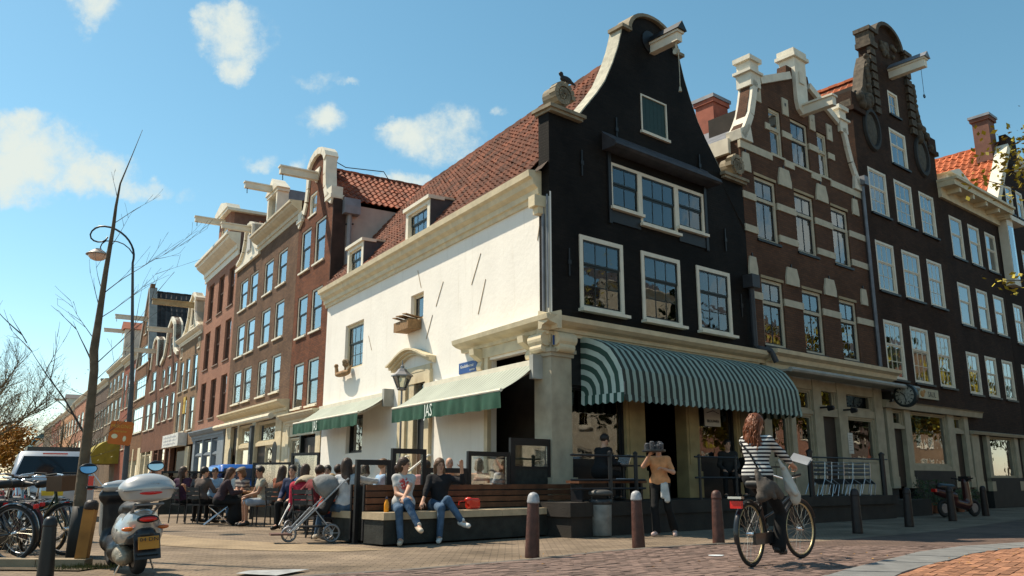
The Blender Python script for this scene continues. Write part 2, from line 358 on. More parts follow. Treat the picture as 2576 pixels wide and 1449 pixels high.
# ================================================================ building helpers
def facade(rows, holes, t=.3, rv=.14, backz=1e9, y=0.):
    mb = MB()
    zs = sorted({round(r[0], 4) for r in rows} | {round(h[2], 4) for h in holes} | {round(h[3], 4) for h in holes})
    zs = [z for z in zs if rows[0][0] - 1e-6 <= z <= rows[-1][0] + 1e-6]
    def seg(zm):
        for a, b in zip(rows, rows[1:]):
            if a[0] < zm < b[0]: return a, b
    def xx(ab, z):
        a, b = ab; k = (z - a[0]) / (b[0] - a[0]); return a[1] + (b[1] - a[1]) * k, a[2] + (b[2] - a[2]) * k
    for za, zb in zip(zs, zs[1:]):
        ab = seg((za + zb) / 2)
        if not ab: continue
        la, ra = xx(ab, za); lb, rb = xx(ab, zb)
        hs = sorted([h for h in holes if h[2] <= za + 1e-6 and h[3] >= zb - 1e-6])
        cur = (la, lb)
        for h in hs:
            mb.quad((cur[0], y, za), (h[0], y, za), (h[0], y, zb), (cur[1], y, zb)); cur = (h[1], h[1])
        mb.quad((cur[0], y, za), (ra, y, za), (rb, y, zb), (cur[1], y, zb))
        mb.quad((la, y, za), (lb, y, zb), (lb, y + t, zb), (la, y + t, za)); mb.quad((ra, y, za), (ra, y + t, za), (rb, y + t, zb), (rb, y, zb))
        if za >= backz: mb.quad((la, y + t, za), (lb, y + t, zb), (rb, y + t, zb), (ra, y + t, za))
    for a, b in zip(rows, rows[1:]):
        if abs(a[0] - b[0]) < 1e-6:
            for i in (1, 2):
                if abs(a[i] - b[i]) > 1e-6: mb.quad((a[i], y, a[0]), (b[i], y, a[0]), (b[i], y + t, a[0]), (a[i], y + t, a[0]))
    z = rows[-1][0]; mb.quad((rows[-1][1], y, z), (rows[-1][2], y, z), (rows[-1][2], y + t, z), (rows[-1][1], y + t, z))
    for (x0, x1, z0, z1) in holes:
        for q in (((x0, y, z0), (x0, y, z1), (x0, y + rv, z1), (x0, y + rv, z0)), ((x1, y, z0), (x1, y + rv, z0), (x1, y + rv, z1), (x1, y, z1)),
                  ((x0, y, z1), (x1, y, z1), (x1, y + rv, z1), (x0, y + rv, z1)), ((x0, y, z0), (x0, y + rv, z0), (x1, y + rv, z0), (x1, y, z0))): mb.quad(*q)
    return mb
CACHE = {}
def pane(parent, w, h, loc, m, name='pane'):
    key = ('pane', round(w, 2), round(h, 2), m.name)
    if key not in CACHE:
        CACHE[key] = MB().box(0, w, 0, .006, 0, h).mesh('pane', m)
    return inst(name, CACHE[key], parent, loc)
def curtain_mesh(w, h, m, amp=.025):
    key = ('curt', round(w, 2), round(h, 2), m.name)
    if key not in CACHE:
        n = max(8, int(w / .04)); mb = MB()
        for i in range(n + 1):
            x = w * i / n; mb.v += [(x, amp * math.sin(i * 1.9) + .4 * amp * math.sin(i * .7), 0), (x, amp * .8 * math.sin(i * 1.9 + .3), h)]
        mb.f = [(2 * i, 2 * i + 2, 2 * i + 3, 2 * i + 1) for i in range(n)]
        CACHE[key] = mb.mesh('curtain', m, True)
    return CACHE[key]
def win(root, x0, x1, z0, z1, fr=WHITE, sa=None, fw=.08, cols=3, top=1, bot=2, split=.42, rec=.06, sill=.1, curtain='', glass=GL, sillm=None, transom=False, y=0., bar=.02):
    sa = sa or fr; w, h = x1 - x0, z1 - z0
    key = ('win', round(w, 2), round(h, 2), fr.name, sa.name, fw, cols, top, bot, split, sill, curtain, glass.name, transom, sillm.name if sillm else '', bar)
    if key in CACHE:
        o = copy_tree(CACHE[key], root); o.location = (x0, y + rec, z0); return o
    mb = MB(); mb.box(0, fw, 0, .1, 0, h).box(w - fw, w, 0, .1, 0, h).box(fw, w - fw, .002, .098, h - fw, h).box(fw, w - fw, .002, .098, 0, fw * .8)
    zs = z_split = fw * .8 + (h - fw * 1.8) * (1 - split)
    if transom: mb.box(fw, w - fw, .004, .096, zs - fw * .5, zs + fw * .5)
    o = mb.build('window', fr, root, loc=(x0, y + rec, z0))
    ix0, ix1, iz0, iz1 = fw, w - fw, fw * .8, h - fw
    st = .042; sm = MB(); secs = []
    if bot: secs.append((iz0, zs - (fw * .5 if transom else 0), bot, .045))
    if top: secs.append((zs + (fw * .5 if transom else 0), iz1, top, .025))
    for (a, b, nr, yo) in secs:
        sm.box(ix0, ix0 + st, yo, yo + .035, a, b).box(ix1 - st, ix1, yo, yo + .035, a, b).box(ix0 + st, ix1 - st, yo + .001, yo + .034, a, a + st).box(ix0 + st, ix1 - st, yo + .001, yo + .034, b - st, b)
        for i in range(1, cols):
            x = ix0 + st + (ix1 - ix0 - 2 * st) * i / cols; sm.box(x - bar / 2, x + bar / 2, yo + .006, yo + .03, a + st, b - st)
        for j in range(1, nr):
            z = a + st + (b - a - 2 * st) * j / nr; sm.box(ix0 + st, ix1 - st, yo + .004, yo + .032, z - bar / 2, z + bar / 2)
    sash = sm.build('sash', sa, o)
    for (a, b, nr, yo) in secs:
        pw = (ix1 - ix0 - 2 * st) / cols; ph = (b - a - 2 * st) / nr
        for i in range(cols):
            for j in range(nr): pane(o, pw, ph, (ix0 + st + pw * i, yo + .014, a + st + ph * j), glass)
    if sill: MB().box(-.05, w + .05, -sill, .1, -.07, -.002).build('sill', sillm or fr, o)
    if 'c' in curtain: inst('curtain', curtain_mesh(ix1 - ix0, (iz1 - iz0) * .55, CURT), o, (ix0, .2, iz0))
    if 's' in curtain:
        inst('curtain', curtain_mesh((ix1 - ix0) * .3, iz1 - iz0, CURT), o, (ix0, .2, iz0)); inst('curtain', curtain_mesh((ix1 - ix0) * .24, iz1 - iz0, CURT), o, (ix0 + (ix1 - ix0) * .76, .2, iz0))
    if 'l' in curtain: inst('curtain', curtain_mesh((ix1 - ix0) * .3, iz1 - iz0, CURT), o, (ix0, .2, iz0))
    if 'b' in curtain: MB().box(ix0, ix1, .17, .18, iz1 - (iz1 - iz0) * .35, iz1).build('blind', CURT, o)
    CACHE[key] = o
    return o
def room(root, x0, x1, z0, z1, y0=.3, y1=2.2, m=DARKIN):
    mb = MB()
    mb.quad((x0, y1, z0), (x1, y1, z0), (x1, y1, z1), (x0, y1, z1)).quad((x0, y0, z0), (x0, y1, z0), (x0, y1, z1), (x0, y0, z1)).quad((x1, y0, z0), (x1, y0, z1), (x1, y1, z1), (x1, y1, z0))
    mb.quad((x0, y0, z0), (x1, y0, z0), (x1, y1, z0), (x0, y1, z0)).quad((x0, y0, z1), (x0, y1, z1), (x1, y1, z1), (x1, y0, z1))
    return mb.build('room', m, root)
def profile_trim(root, name, m, pts, x0, x1, ends=True):
    # a moulding: profile (y, z) swept along x
    return MB().prism_yz(pts, x0, x1).build(name, m, root, fix=True)
def cornice(root, m, x0, x1, z0, z1, out_=.35, name='cornice', back=.02):
    h = z1 - z0
    pts = [(back, z0), (-.04, z0), (-.06, z0 + h * .25), (-.06 - out_ * .1, z0 + h * .27), (-.06 - out_ * .12, z0 + h * .48), (-.06 - out_ * .45, z0 + h * .6), (-out_ * .8, z0 + h * .74), (-out_ * .85, z0 + h * .84), (-out_, z0 + h * .87), (-out_, z1), (back, z1 + .03)]
    return profile_trim(root, name, m, pts, x0, x1)
def beam(root, x, z, m=WHITE, L=1.3, w=.2, h=.24, y=0., hook=True, cap=None):
    mb = MB().box(x - w / 2, x + w / 2, y - L, y + .2, z - h / 2, z + h / 2).box(x - w * .72, x + w * .72, y - L - .04, y + .2, z + h / 2, z + h / 2 + .06)
    o = mb.build('hoist_beam', m, root)
    if cap: MB().prism_xz([(x - w * .95, z + h / 2 + .06), (x + w * .95, z + h / 2 + .06), (x, z + h / 2 + .3)], y - L - .1, y + .1).build('beam_roof', cap, o, fix=True)
    if hook: MB().tube([(x, y - L + .12, z - h / 2 + .02), (x, y - L + .12, z - h / 2 - .14), (x + .04, y - L + .12, z - h / 2 - .2), (x + .01, y - L + .12, z - h / 2 - .24)], .018, 6).build('hook', BLACKM, o)
    return o
def anchor(root, x, z, m=BLACKM, h=.5): return MB().box(x - .02, x + .02, -.03, .0, z - h / 2, z + h / 2).box(x - .045, x + .045, -.04, -.005, z - .05, z + .05).build('wall_anchor', m, root)
TILE_MESH = {}
def tile_mesh(w, l, m):
    key = (w, l, m.name)
    if key in TILE_MESH: return TILE_MESH[key]
    mb = MB(); n = 6; top = []; low = []
    prof = [.0, .045, .058, .03, .004, -.006, .012]
    for i in range(n + 1):
        x = (i / n) * w * 1.06; z = prof[i] * w / .22
        mb.v += [(x, -.035, z + .042), (x, l, z + .008), (x, -.035, z + .012)]
    for i in range(n):
        a = 3 * i; b = a + 3; mb.f += [(a, b, b + 1, a + 1), (a + 2, b + 2, b, a)]
    mb.f += [(0, 1, 2), (3 * n, 3 * n + 2, 3 * n + 1)]
    TILE_MESH[key] = mb.mesh('tile', m, False); return TILE_MESH[key]
def tiles(root, roof, O, U, V, nu, nv, su, sv, m, keep=None, limit=300, jit=.012):
    O, U, V = Vector(O), Vector(U).normalized(), Vector(V).normalized(); Nn = U.cross(V)
    if Nn.z < 0: Nn = -Nn; 
    Mw = Matrix.Translation(root.location) @ Matrix.Rotation(root.rotation_euler.z, 4, 'Z')
    me = tile_mesh(su, sv, m); Rm = Matrix((U, V, U.cross(V))).transposed()
    cells = []
    for i in range(nu):
        for j in range(nv):
            if keep and not keep(i * su + su / 2, j * sv + sv / 2): continue
            p = O + U * (i * su) + V * (j * sv) + Nn * (.02 + rnd.uniform(-jit, jit) * .6)
            cells.append(((Mw @ p).length, p))
    cells.sort(key=lambda c: c[0])
    for k, (d, p) in enumerate(cells[:limit]):
        e = (Rm @ Matrix.Rotation(rnd.uniform(-.02, .02), 3, 'Z') @ Matrix.Rotation(rnd.uniform(-.025, .025), 3, 'X')).to_euler()
        inst('tile', me, roof, p, rot=e)
    if len(cells) > limit:
        mb = MB(); vs = [Vector(v.co) for v in me.vertices]; fs = [tuple(f.vertices) for f in me.polygons]
        for d, p in cells[limit:]:
            Mx = Rm @ Matrix.Rotation(rnd.uniform(-.03, .03), 3, 'Z') @ Matrix.Rotation(rnd.uniform(-.03, .03), 3, 'X')
            mb.add([p + Mx @ v for v in vs], fs)
        struct(mb.build('roof_tiles', m, roof), 'stuff')
def tilemat(name, c, island=.45, dark=.3):
    return mat(name, c, .8, var=dark, scale=.9, bump=.3, bscale=25, island=island)
TILE_A = tilemat('old_orange_pantile', (.175, .053, .026), .5, .45); TILE_B = tilemat('bright_orange_pantile', (.47, .125, .05), .25, .25); TILE_C = tilemat('black_pantile', (.05, .045, .045), .4, .3)
TILE_D = tilemat('red_pantile', (.28, .075, .035), .45, .4)
def saddle_roof(root, xl, xr, ze, zr, y0, y1, m_under, tm=None, sides='lr', su=.25, sv=.31, name='roof', limit=300):
    xm = (xl + xr) / 2
    mb = MB().quad((xl, y0, ze), (xm, y0, zr), (xm, y1, zr), (xl, y1, ze)).quad((xm, y0, zr), (xr, y0, ze), (xr, y1, ze), (xm, y1, zr)).add([(xl, y1, ze), (xm, y1, zr), (xr, y1, ze)], [(0, 1, 2)])
    o = mb.build(name, m_under, root)
    if tm:
        L = math.hypot(xm - xl, zr - ze)
        if 'r' in sides: tiles(root, o, (xr, y0, ze), (0, 1, 0), (xm - xr, 0, zr - ze), int((y1 - y0) / su), int(L / sv), su, sv, tm, limit=limit)
        if 'l' in sides: tiles(root, o, (xl, y1, ze), (0, -1, 0), (xm - xl, 0, zr - ze), int((y1 - y0) / su), int(L / sv), su, sv, tm, limit=limit)
        rt = MB()
        for k in range(int((y1 - y0) / .33)): rt.cbox((xm, y0 + .17 + k * .33, zr + .04 + .012 * (k % 2)), (.2, .34, .1))
        rt.build('ridge_tiles', tm, o)
    return o
def side_walls(root, m, x0, x1, y0, y1, z1, t=.25, left=True, right=True):
    mb = MB()
    if left: mb.box(x0, x0 + t, y0, y1, 0, z1)
    if right: mb.box(x1 - t, x1, y0, y1, 0, z1)
    mb.box(x0 + t, x1 - t, y1 - t, y1, 0, z1)
    return mb.build('side_wall', m, root)
# ================================================================ the setting: ground
PAVE = brickmat('sandy_clinker', (.23, .175, .125), (.17, .13, .098), (.085, .068, .053), .2, .1, .42, .35, flat=True)
ROADM = brickmat('street_clinker', (.155, .105, .085), (.105, .075, .064), (.05, .042, .036), .2, .1, .3, .5, flat=True)
GROUND = mat('distant_ground', (.16, .125, .1), .9, var=.3, scale=.6)
gr = struct(MB().box(-420, 420, -120, 900, -.6, -.03).build('ground', GROUND))
# pavement: the whole forecourt, road: the clinker carriageway in front of it
ROAD_EDGE = [(-7.5, 3.0), (-3.2, 8.6), (-1.19, 9.85), (-.56, 10.4), (.3, 11.15), (1.3, 12.3), (2.1, 13.0), (3.3, 13.85), (5.1, 14.5), (8.8, 17.6), (14, 23.2), (20, 29), (60, 68)]
def sheet(name, pts, z, m, kind='structure'):
    mb = MB(); mb.v = [(p[0], p[1], z) for p in pts]; mb.f = [tuple(range(len(pts)))]
    me = mb.mesh(name, m); bm = bmesh.new(); bm.from_mesh(me); bmesh.ops.triangulate(bm, faces=bm.faces); bmesh.ops.recalc_face_normals(bm, faces=bm.faces); bm.to_mesh(me); bm.free()
    o = inst(name, me); return struct(o, kind)
pave = sheet('pavement', [(-400, -20), (100, -20), (100, 70), (40, 120), (-400, 700)], -.012, PAVE)
road = sheet('road', [(60, -10), (-20, -10), (-12, 1)] + ROAD_EDGE[1:] + [(70, 68)], -.008, ROADM)
struct(sheet('sand_patch', [(-6.6, 16.4), (-5.6, 15.4), (-4.6, 14.7), (-3.5, 14.0), (-2.4, 13.3), (-1.8, 12.9), (-2.5, 12.5), (-3.6, 12.7), (-4.8, 13.2), (-5.9, 13.9), (-6.9, 15.0), (-7.2, 15.9)], -.006, brickmat('swept_sand', (.32, .24, .155), (.26, .195, .13), (.2, .15, .1), .2, .1, .3, .2, flat=True)))
# ---- clinkers one can tell apart, at the near edge of the picture
BRK = MB().box(-.0965, .0965, -.0465, .0465, -.05, 0).mesh('brick', mat('road_brick', (.15, .1, .082), .85, var=.3, scale=14, bump=.4, bscale=60, island=.38))
BRKO = MB().box(-.0965, .0965, -.0465, .0465, -.05, 0).mesh('brick', mat('orange_brick', (.29, .135, .075), .85, var=.3, scale=14, bump=.4, bscale=60, island=.35))
def pt_in(poly, x, y):
    c = False; n = len(poly)
    for i in range(n):
        x1, y1 = poly[i]; x2, y2 = poly[(i + 1) % n]
        if (y1 > y) != (y2 > y) and x < (x2 - x1) * (y - y1) / (y2 - y1) + x1: c = not c
    return c
KF = [(2.2, 7.4), (2.9, 8.5), (3.53, 9.33), (4.1, 10.05), (4.64, 10.7), (5.6, 11.85), (6.62, 12.75), (8.02, 13.5), (10, 14.3), (13, 15.2)]
KN = [(2.75, 7.1), (3.5, 8.3), (4.12, 9.2), (4.7, 9.9), (5.25, 10.5), (6.1, 11.5), (6.95, 12.25), (8.2, 12.95), (10.1, 13.7), (13.1, 14.6)]
isl = struct(sheet('traffic_island', KN + [(30, 15), (30, 4), (2.5, 4)], .012, mat('island_joint_sand', (.13, .085, .055), .9, var=.3, scale=9)))
KERBM = mat('grey_kerb_stone', (.17, .17, .165), .8, var=.25, scale=5, bump=.4, bscale=50)
kerb = struct(thing('kerb', '', ''), 'structure')
for k in ('label', 'category'): del kerb[k]
for i in range(len(KF) - 1):
    for a, b in ((0, .5), (.5, 1)):
        l = lambda P, t: (P[i][0] + (P[i + 1][0] - P[i][0]) * t, P[i][1] + (P[i + 1][1] - P[i][1]) * t)
        b2 = b - .012
        MB().prism_xy([l(KF, a), l(KN, a), l(KN, b2), l(KF, b2)], -.05, .055 + rnd.uniform(-.004, .004)).build('kerb_stone', KERBM, kerb, fix=True)
def lay(poly, excl, me, parent, ang, bond, cx, cy, ext, zt, limit, name_mass, far=99, ymax=99):
    ca, sa = math.cos(ang), math.sin(ang); cells = []
    nx, ny = int(ext / .2), int(ext / .1)
    for j in range(-ny, ny):
        for i in range(-nx, nx):
            a = i * .2 + (.1 if (j % 2 and bond) else 0); b = j * .1
            x = cx + a * ca - b * sa; y = cy + a * sa + b * ca
            if y > ymax or y < 8.6 or abs(x) > .62 * y * 1.06 + .3: continue
            if not pt_in(poly, x, y) or (excl and pt_in(excl, x, y)): continue
            cells.append((math.hypot(x, y), x, y))
    cells.sort(key=lambda c: c[0] if c[2] > 9.15 else 50 + c[0])
    for d, x, y in cells[:limit]:
        inst('brick', me, parent, (x, y, zt + rnd.uniform(-.005, .004)), rot=(rnd.uniform(-.018, .018), rnd.uniform(-.012, .012), ang + rnd.uniform(-.02, .02)))
    mb = MB()
    for d, x, y in cells[limit:]:
        Mx = Matrix.Translation((x, y, zt + rnd.uniform(-.005, .004))) @ Matrix.Rotation(ang + rnd.uniform(-.02, .02), 4, 'Z') @ Matrix.Rotation(rnd.uniform(-.018, .018), 4, 'X')
        o = len(mb.v); mb.box(-.0965, .0965, -.0465, .0465, -.04, 0); mb.v[o:] = [tuple(Mx @ Vector(p)) for p in mb.v[o:]]
    if mb.f: struct(mb.build(name_mass, me.materials[0], parent), 'stuff')
roadpoly = [(-7, 3)] + ROAD_EDGE[1:9] + [(9, 16), (12, 14), (12, 4)]
islpoly = KN + [(30, 15), (30, 4), (2.5, 4)]
kerbpoly = KF + KN[::-1]
class _E:
    pass
lay(roadpoly, islpoly + [], BRK, road, R_(40), True, 1.5, 10.5, 7, .006, 300, 'road_bricks', ymax=13.4)
lay(islpoly, None, BRKO, isl, R_(52), True, 6, 10.5, 6, .05, 300, 'island_bricks', ymax=13.5)
# gutter strip along the pavement edge
GUT = mat('gutter_stone', (.12, .105, .09), .85, var=.3, scale=7, bump=.3)
for a, b in zip(ROAD_EDGE[1:9], ROAD_EDGE[2:9]):
    d = Vector((b[0] - a[0], b[1] - a[1])); n = Vector((-d.y, d.x)).normalized() * .12; nst = max(1, int(d.length / .6))
    for k in range(nst):
        t0, t1 = k / nst, (k + .97) / nst; p = lambda t: Vector(a) + d * t
        q = [p(t0), p(t1), p(t1) + n, p(t0) + n]
        MB().prism_xy([(v.x, v.y) for v in q], -.05, .008).build('gutter_stone', GUT, pave, fix=True)
LEAF_Y = mat('fallen_leaf', (.4, .2, .03), .8, var=.4, scale=30)
lm = MB()
for k in range(46):
    x, y = rnd.uniform(4.2, 7.5), rnd.uniform(9.2, 12.2)
    if k > 30: x, y = rnd.uniform(-3, 6), rnd.uniform(9.3, 12)
    a = rnd.uniform(0, 6.3); r = rnd.uniform(.015, .04); z = .07 if pt_in(islpoly, x, y) else .02
    lm.add([(x + r * math.cos(a), y + r * math.sin(a), z), (x + r * .5 * math.cos(a + 1.6), y + r * .5 * math.sin(a + 1.6), z + .008), (x - r * math.cos(a), y - r * math.sin(a), z), (x + r * .5 * math.cos(a - 1.6), y + r * .5 * math.sin(a - 1.6), z + .006)], [(0, 1, 2, 3)])
struct(lm.build('fallen_leaves', LEAF_Y), 'stuff')
# ================================================================ R1: the black corner cafe
BLK = brickmat('tarred_brick', (.0135, .0108, .009), (.0095, .008, .007), (.009, .0075, .0065), .21, .065, .6, .45, rough=.7)
PLAS = mat('white_plaster', (.80, .765, .70), .85, var=.06, scale=1.1, bump=.35, bscale=9)
_t = PLAS.node_tree; _tc = _t.nodes.new('ShaderNodeTexCoord'); _mp = _t.nodes.new('ShaderNodeMapping'); _mp.inputs['Scale'].default_value = (5, 5, .45); _t.links.new(_tc.outputs['Object'], _mp.inputs[0])
_n = _t.nodes.new('ShaderNodeTexNoise'); _n.inputs['Scale'].default_value = 1; _n.inputs['Detail'].default_value = 7; _n.inputs['Roughness'].default_value = .7; _t.links.new(_mp.outputs[0], _n.inputs['Vector'])
_r = _t.nodes.new('ShaderNodeMapRange'); _t.links.new(_n.outputs['Fac'], _r.inputs[0]); _r.inputs[1].default_value = .55; _r.inputs[2].default_value = .85; _r.inputs[3].default_value = 0; _r.inputs[4].default_value = .5
_b = _t.nodes['Principled BSDF']; _src = _b.inputs['Base Color'].links[0].from_socket; _m = _t.nodes.new('ShaderNodeMix'); _m.data_type = 'RGBA'; _t.links.new(_r.outputs[0], _m.inputs[0]); _t.links.new(_src, _m.inputs[6]); _m.inputs[7].default_value = (.46, .40, .31, 1); _t.links.new(_m.outputs[2], _b.inputs['Base Color'])
CAFE = thing('corner_cafe', 'black gabled corner cafe with white plastered side wall and tiled roof', 'building', (CX, CY, 0), RZ)
Lm = Matrix.Rotation(LZ - RZ, 4, 'Z')
def Lv(sx, y, z):   # left-front coordinates (x from the far end towards the corner, y inwards) in the cafe's own frame
    v = Lm @ Vector((sx - 14.1, y, 0)); return Vector((v.x, v.y, z))
WID = 7.33; MID = 3.665
half = [(4.36, 3.665), (8.95, 3.665), (8.95, 2.78), (9.2, 2.66), (9.46, 2.45), (9.9, 2.08), (10.3, 1.79), (10.89, 1.49), (11.39, 1.28), (11.84, 1.14), (12.0, 1.1), (12.0, .88), (12.2, .79), (12.35, .66), (12.5, .45), (12.6, .18)]
rows = [(z, MID - h, MID + h) for z, h in half]
wins = [(.87, 2.28), (2.92, 4.36), (5.02, 6.43)]
holes = [(a, b, 4.62, 6.29) for a, b in wins] + [(1.94, 2.97, 7.17, 8.27), (2.97, 4.36, 6.97, 8.27), (4.36, 5.48, 7.17, 8.27), (3.13, 4.13, 9.40, 10.39)]
facade(rows, holes, .34, .16, 8.0).build('gable_wall', BLK, CAFE)
room(CAFE, .8, 7.0, 4.45, 6.6, .34, 2.0); room(CAFE, 1.75, 5.7, 6.75, 8.4, .34, 1.6)
for i, (a, b) in enumerate(wins):
    win(CAFE, a, b, 4.62, 6.29, WHITE, DARKP, .1, 3, 1, 2, .37, -.03, .14, ['l', 'b', 's'][i])
for i, (a, b, z0) in enumerate(((1.94, 2.97, 7.17), (2.97, 4.36, 6.97), (4.36, 5.48, 7.17))):
    win(CAFE, a, b, z0, 8.27, WHITE, DARKP, .07 if i == 0 else .08, 2 if i != 1 else 3, 1, 1, .45, -.02, .1)
tr = MB().box(1.84, 1.94, -.05, .02, 6.75, 8.5).box(5.48, 5.58, -.05, .02, 6.75, 8.5).box(1.84, 2.95, -.03, .02, 6.8, 7.09).box(4.4, 5.58, -.03, .02, 6.8, 7.09)
tr.build('window_surround', BLACKP, CAFE)
pent = MB().prism_yz([(0, 8.98), (-.06, 8.9), (-.42, 8.62), (-.45, 8.54), (-.38, 8.5), (0, 8.5)], 1.7, 5.75).build('pent_roof', mat('lead_sheet', (.045, .043, .048), .6, var=.35, scale=4, bump=.2, bscale=10), CAFE, fix=True)
hb = MB().box(3.13, 3.17, -.02, .1, 9.4, 10.39).box(4.09, 4.13, -.02, .1, 9.4, 10.39).box(3.17, 4.09, -.018, .1, 10.35, 10.39).box(3.08, 4.18, -.07, .1, 9.33, 9.4).build('hatch', WHITE, CAFE)
for k in range(6):
    x = 3.175 + k * .152; MB().box(x, x + .147, .01, .05, 9.41, 10.345).build('plank', mat('green_shutter', (.008, .03, .022), .5, var=.25, scale=5), hb)
for x, z in ((1.0, 8.0), (6.35, 7.2), (2.2, 9.15), (5.4, 9.05), (.55, 5.6), (6.9, 5.5)): anchor(CAFE, x, z, BLACKP, .62)
# sandstone coping along the curved gable edge
cop = MB()
def coping(mb, side):
    pts = [(MID + side * h, z) for z, h in half[2:11]]
    for (xa, za), (xb, zb) in zip(pts, pts[1:]):
        d = Vector((xb - xa, zb - za)); 
        if d.length < .01: continue
        n = Vector((-d.y, d.x)).normalized() * .03 * (-side); n = n if n.x * side > 0 else -n
        mb.add([(xa, .012, za), (xb, .012, zb), (xb + n.x, .012, zb + n.y), (xa + n.x, .012, za + n.y), (xa, .42, za), (xb, .42, zb), (xb + n.x, .42, zb + n.y), (xa + n.x, .42, za + n.y)],
               [(0, 1, 2, 3), (7, 6, 5, 4), (0, 4, 5, 1), (2, 6, 7, 3), (1, 5, 6, 2), (3, 7, 4, 0)])
for sd in (-1, 1): cop = MB(); coping(cop, sd); cop.build('gable_coping', STONE, CAFE, fix=True)
am = MB(); n = 14
for k in range(n):
    a0, a1 = math.pi * k / n, math.pi * (k + 1) / n
    q = [(MID + r * math.cos(a), 12.0 + r * .68 * math.sin(a)) for r, a in ((.88, a0), (.88, a1), (1.0, a1), (1.0, a0))]
    am.prism_xz(q, -.1, .4)
am.box(MID - 1.22, MID - .86, -.1, .4, 11.96, 12.05).box(MID + .86, MID + 1.22, -.1, .4, 11.96, 12.05)
am.build('arched_pediment', mat('weathered_stone', (.24, .2, .14), .85, var=.35, scale=5), CAFE, fix=True)
MB().lathe([(.02, 0), (.3, 0), (.3, .03), (.02, .03)], 16, (MID - .1, -.035, 11.95), 'y').build('oval_panel', BLACKP, CAFE)
for sx in (-1, 1):   # shoulder blocks with a carved volute
    x = MID + sx * 3.2
    o = MB().box(x - .5, x + .5, -.12, .42, 8.95, 9.02).box(x - .56, x + .56, -.17, .46, 9.02, 9.1).build('shoulder_stone', mat('weathered_stone', (.24, .2, .14)), CAFE)
    vb = MB()
    for k in range(26):
        a0 = k * .42; r0 = .3 - .0105 * k
        vb.cbox((x + sx * .12 - sx * r0 * math.cos(a0), -.05, 9.42 + r0 * math.sin(a0)), (.11, .2, .11), Matrix.Rotation(-a0, 3, 'Y'))
    vb.lathe([(.01, -.1), (.26, -.1), (.26, .3), (.01, .3)], 18, (x + sx * .12, 0, 9.42), 'y').build('volute', MATS['weathered_stone'], o)
bm_ = beam(CAFE, 3.65, 11.75, WHITE, .9, .19, .22, 0, False, BLACKP)
rp = MB().tube([(3.65, -.78, 11.64), (3.65, -.78, 11.45)], .025, 8).lathe([(.02, -.04), (.085, -.04), (.085, .04), (.02, .04)], 12, (3.65, -.78, 11.4), 'x').tube([(3.65, -.84, 11.4), (3.66, -.84, 10.8), (3.65, -.84, 10.4)], .011, 5).lathe([(.01, 10.28), (.045, 10.29), (.02, 10.42)], 8, (3.65, -.84, 0)).build('pulley_rope', STONE, bm_)
# side wall on the left front (sub-frame laid in the cafe's own coordinates)
lw = MB()
lh = [(1.93, 3.55, 4.52, 6.02), (7.1, 7.92, 5.33, 6.08), (7.5, 8.33, .55, 3.55), (2.4, 3.8, 1.82, 3.0), (11.55, 13.58, 1.0, 3.72)]
fb = facade([(0, 0, 14.1), (7.1, 0, 14.1)], lh, .04, .2)
LF = inst('side_wall', fb.mesh('side_wall', PLAS), CAFE, Lv(0, 0, 0), LZ - RZ)
def lpart(o, x=0, y=0, z=0):   # hang a part on the left front
    o.parent = CAFE; o.location = Lv(x, y, z); o.rotation_euler = (0, 0, LZ - RZ); return o
def lwin(*a, **k):
    o = win(CAFE, *a, **k); loc = Vector(o.location); o.location = Lv(loc.x, loc.y, loc.z); o.rotation_euler = (0, 0, LZ - RZ); return o
lwin(1.93, 3.55, 4.52, 6.02, CREAM, DARKP, .1, 3, 1, 2, .42, .1, .06, 'l')
lwin(7.1, 7.92, 5.33, 6.08, CREAM, BLACKP, .09, 1, 1, 0, .999, .1, .05)
lwin(2.4, 3.8, 1.82, 3.0, BLACKP, BLACKP, .07, 2, 0, 1, .0, .12, .04)
lpart(room(CAFE, .4, 8.9, .1, 6.9, .36, 2.2)); lpart(room(CAFE, 10.6, 13.35, .1, 4.2, .36, 1.5))
prof = [(.1, 6.98), (-.05, 6.98), (-.07, 7.08), (-.12, 7.1), (-.13, 7.22), (-.24, 7.3), (-.27, 7.42), (-.36, 7.46), (-.38, 7.6), (-.1, 7.63), (.1, 7.6)]
lpart(profile_trim(CAFE, 'cornice', CREAM, prof, -.1, 13.85)); lpart(MB().box(13.75, 14.0, -.32, .0, 6.75, 7.0).box(13.78, 13.98, -.22, 0, 6.6, 6.75).build('cornice_end', CREAM, CAFE))
lpart(MB().box(13.82, 14.1, -.035, .0, 4.4, 6.98).build('corner_strip', mat('grey_paint', (.42, .41, .36), .6, var=.2), CAFE))
lpart(MB().tube([(13.95, -.07, 4.42), (13.95, -.07, 6.95)], .035, 8).build('downpipe', ZINC, CAFE))
MB().tube([(-.09, -.02, 4.5), (-.09, -.02, 7.0)], .02, 6).build('cable_pipe', ZINC, CAFE)
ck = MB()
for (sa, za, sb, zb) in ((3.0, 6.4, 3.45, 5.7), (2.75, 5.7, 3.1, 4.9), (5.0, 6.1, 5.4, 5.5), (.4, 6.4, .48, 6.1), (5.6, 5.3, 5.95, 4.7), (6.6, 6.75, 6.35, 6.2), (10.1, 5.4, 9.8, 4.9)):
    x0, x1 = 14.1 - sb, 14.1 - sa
    ck.add([(x0, -.002, zb), (x0 + .014, -.002, zb), (x1 + .012, -.002, za), (x1, -.002, za), (x0, -.014, zb), (x0 + .016, -.014, zb), (x1 + .014, -.014, za), (x1, -.014, za)], [(0, 1, 2, 3), (7, 6, 5, 4), (0, 4, 5, 1), (2, 6, 7, 3), (1, 5, 6, 2), (3, 7, 4, 0)])
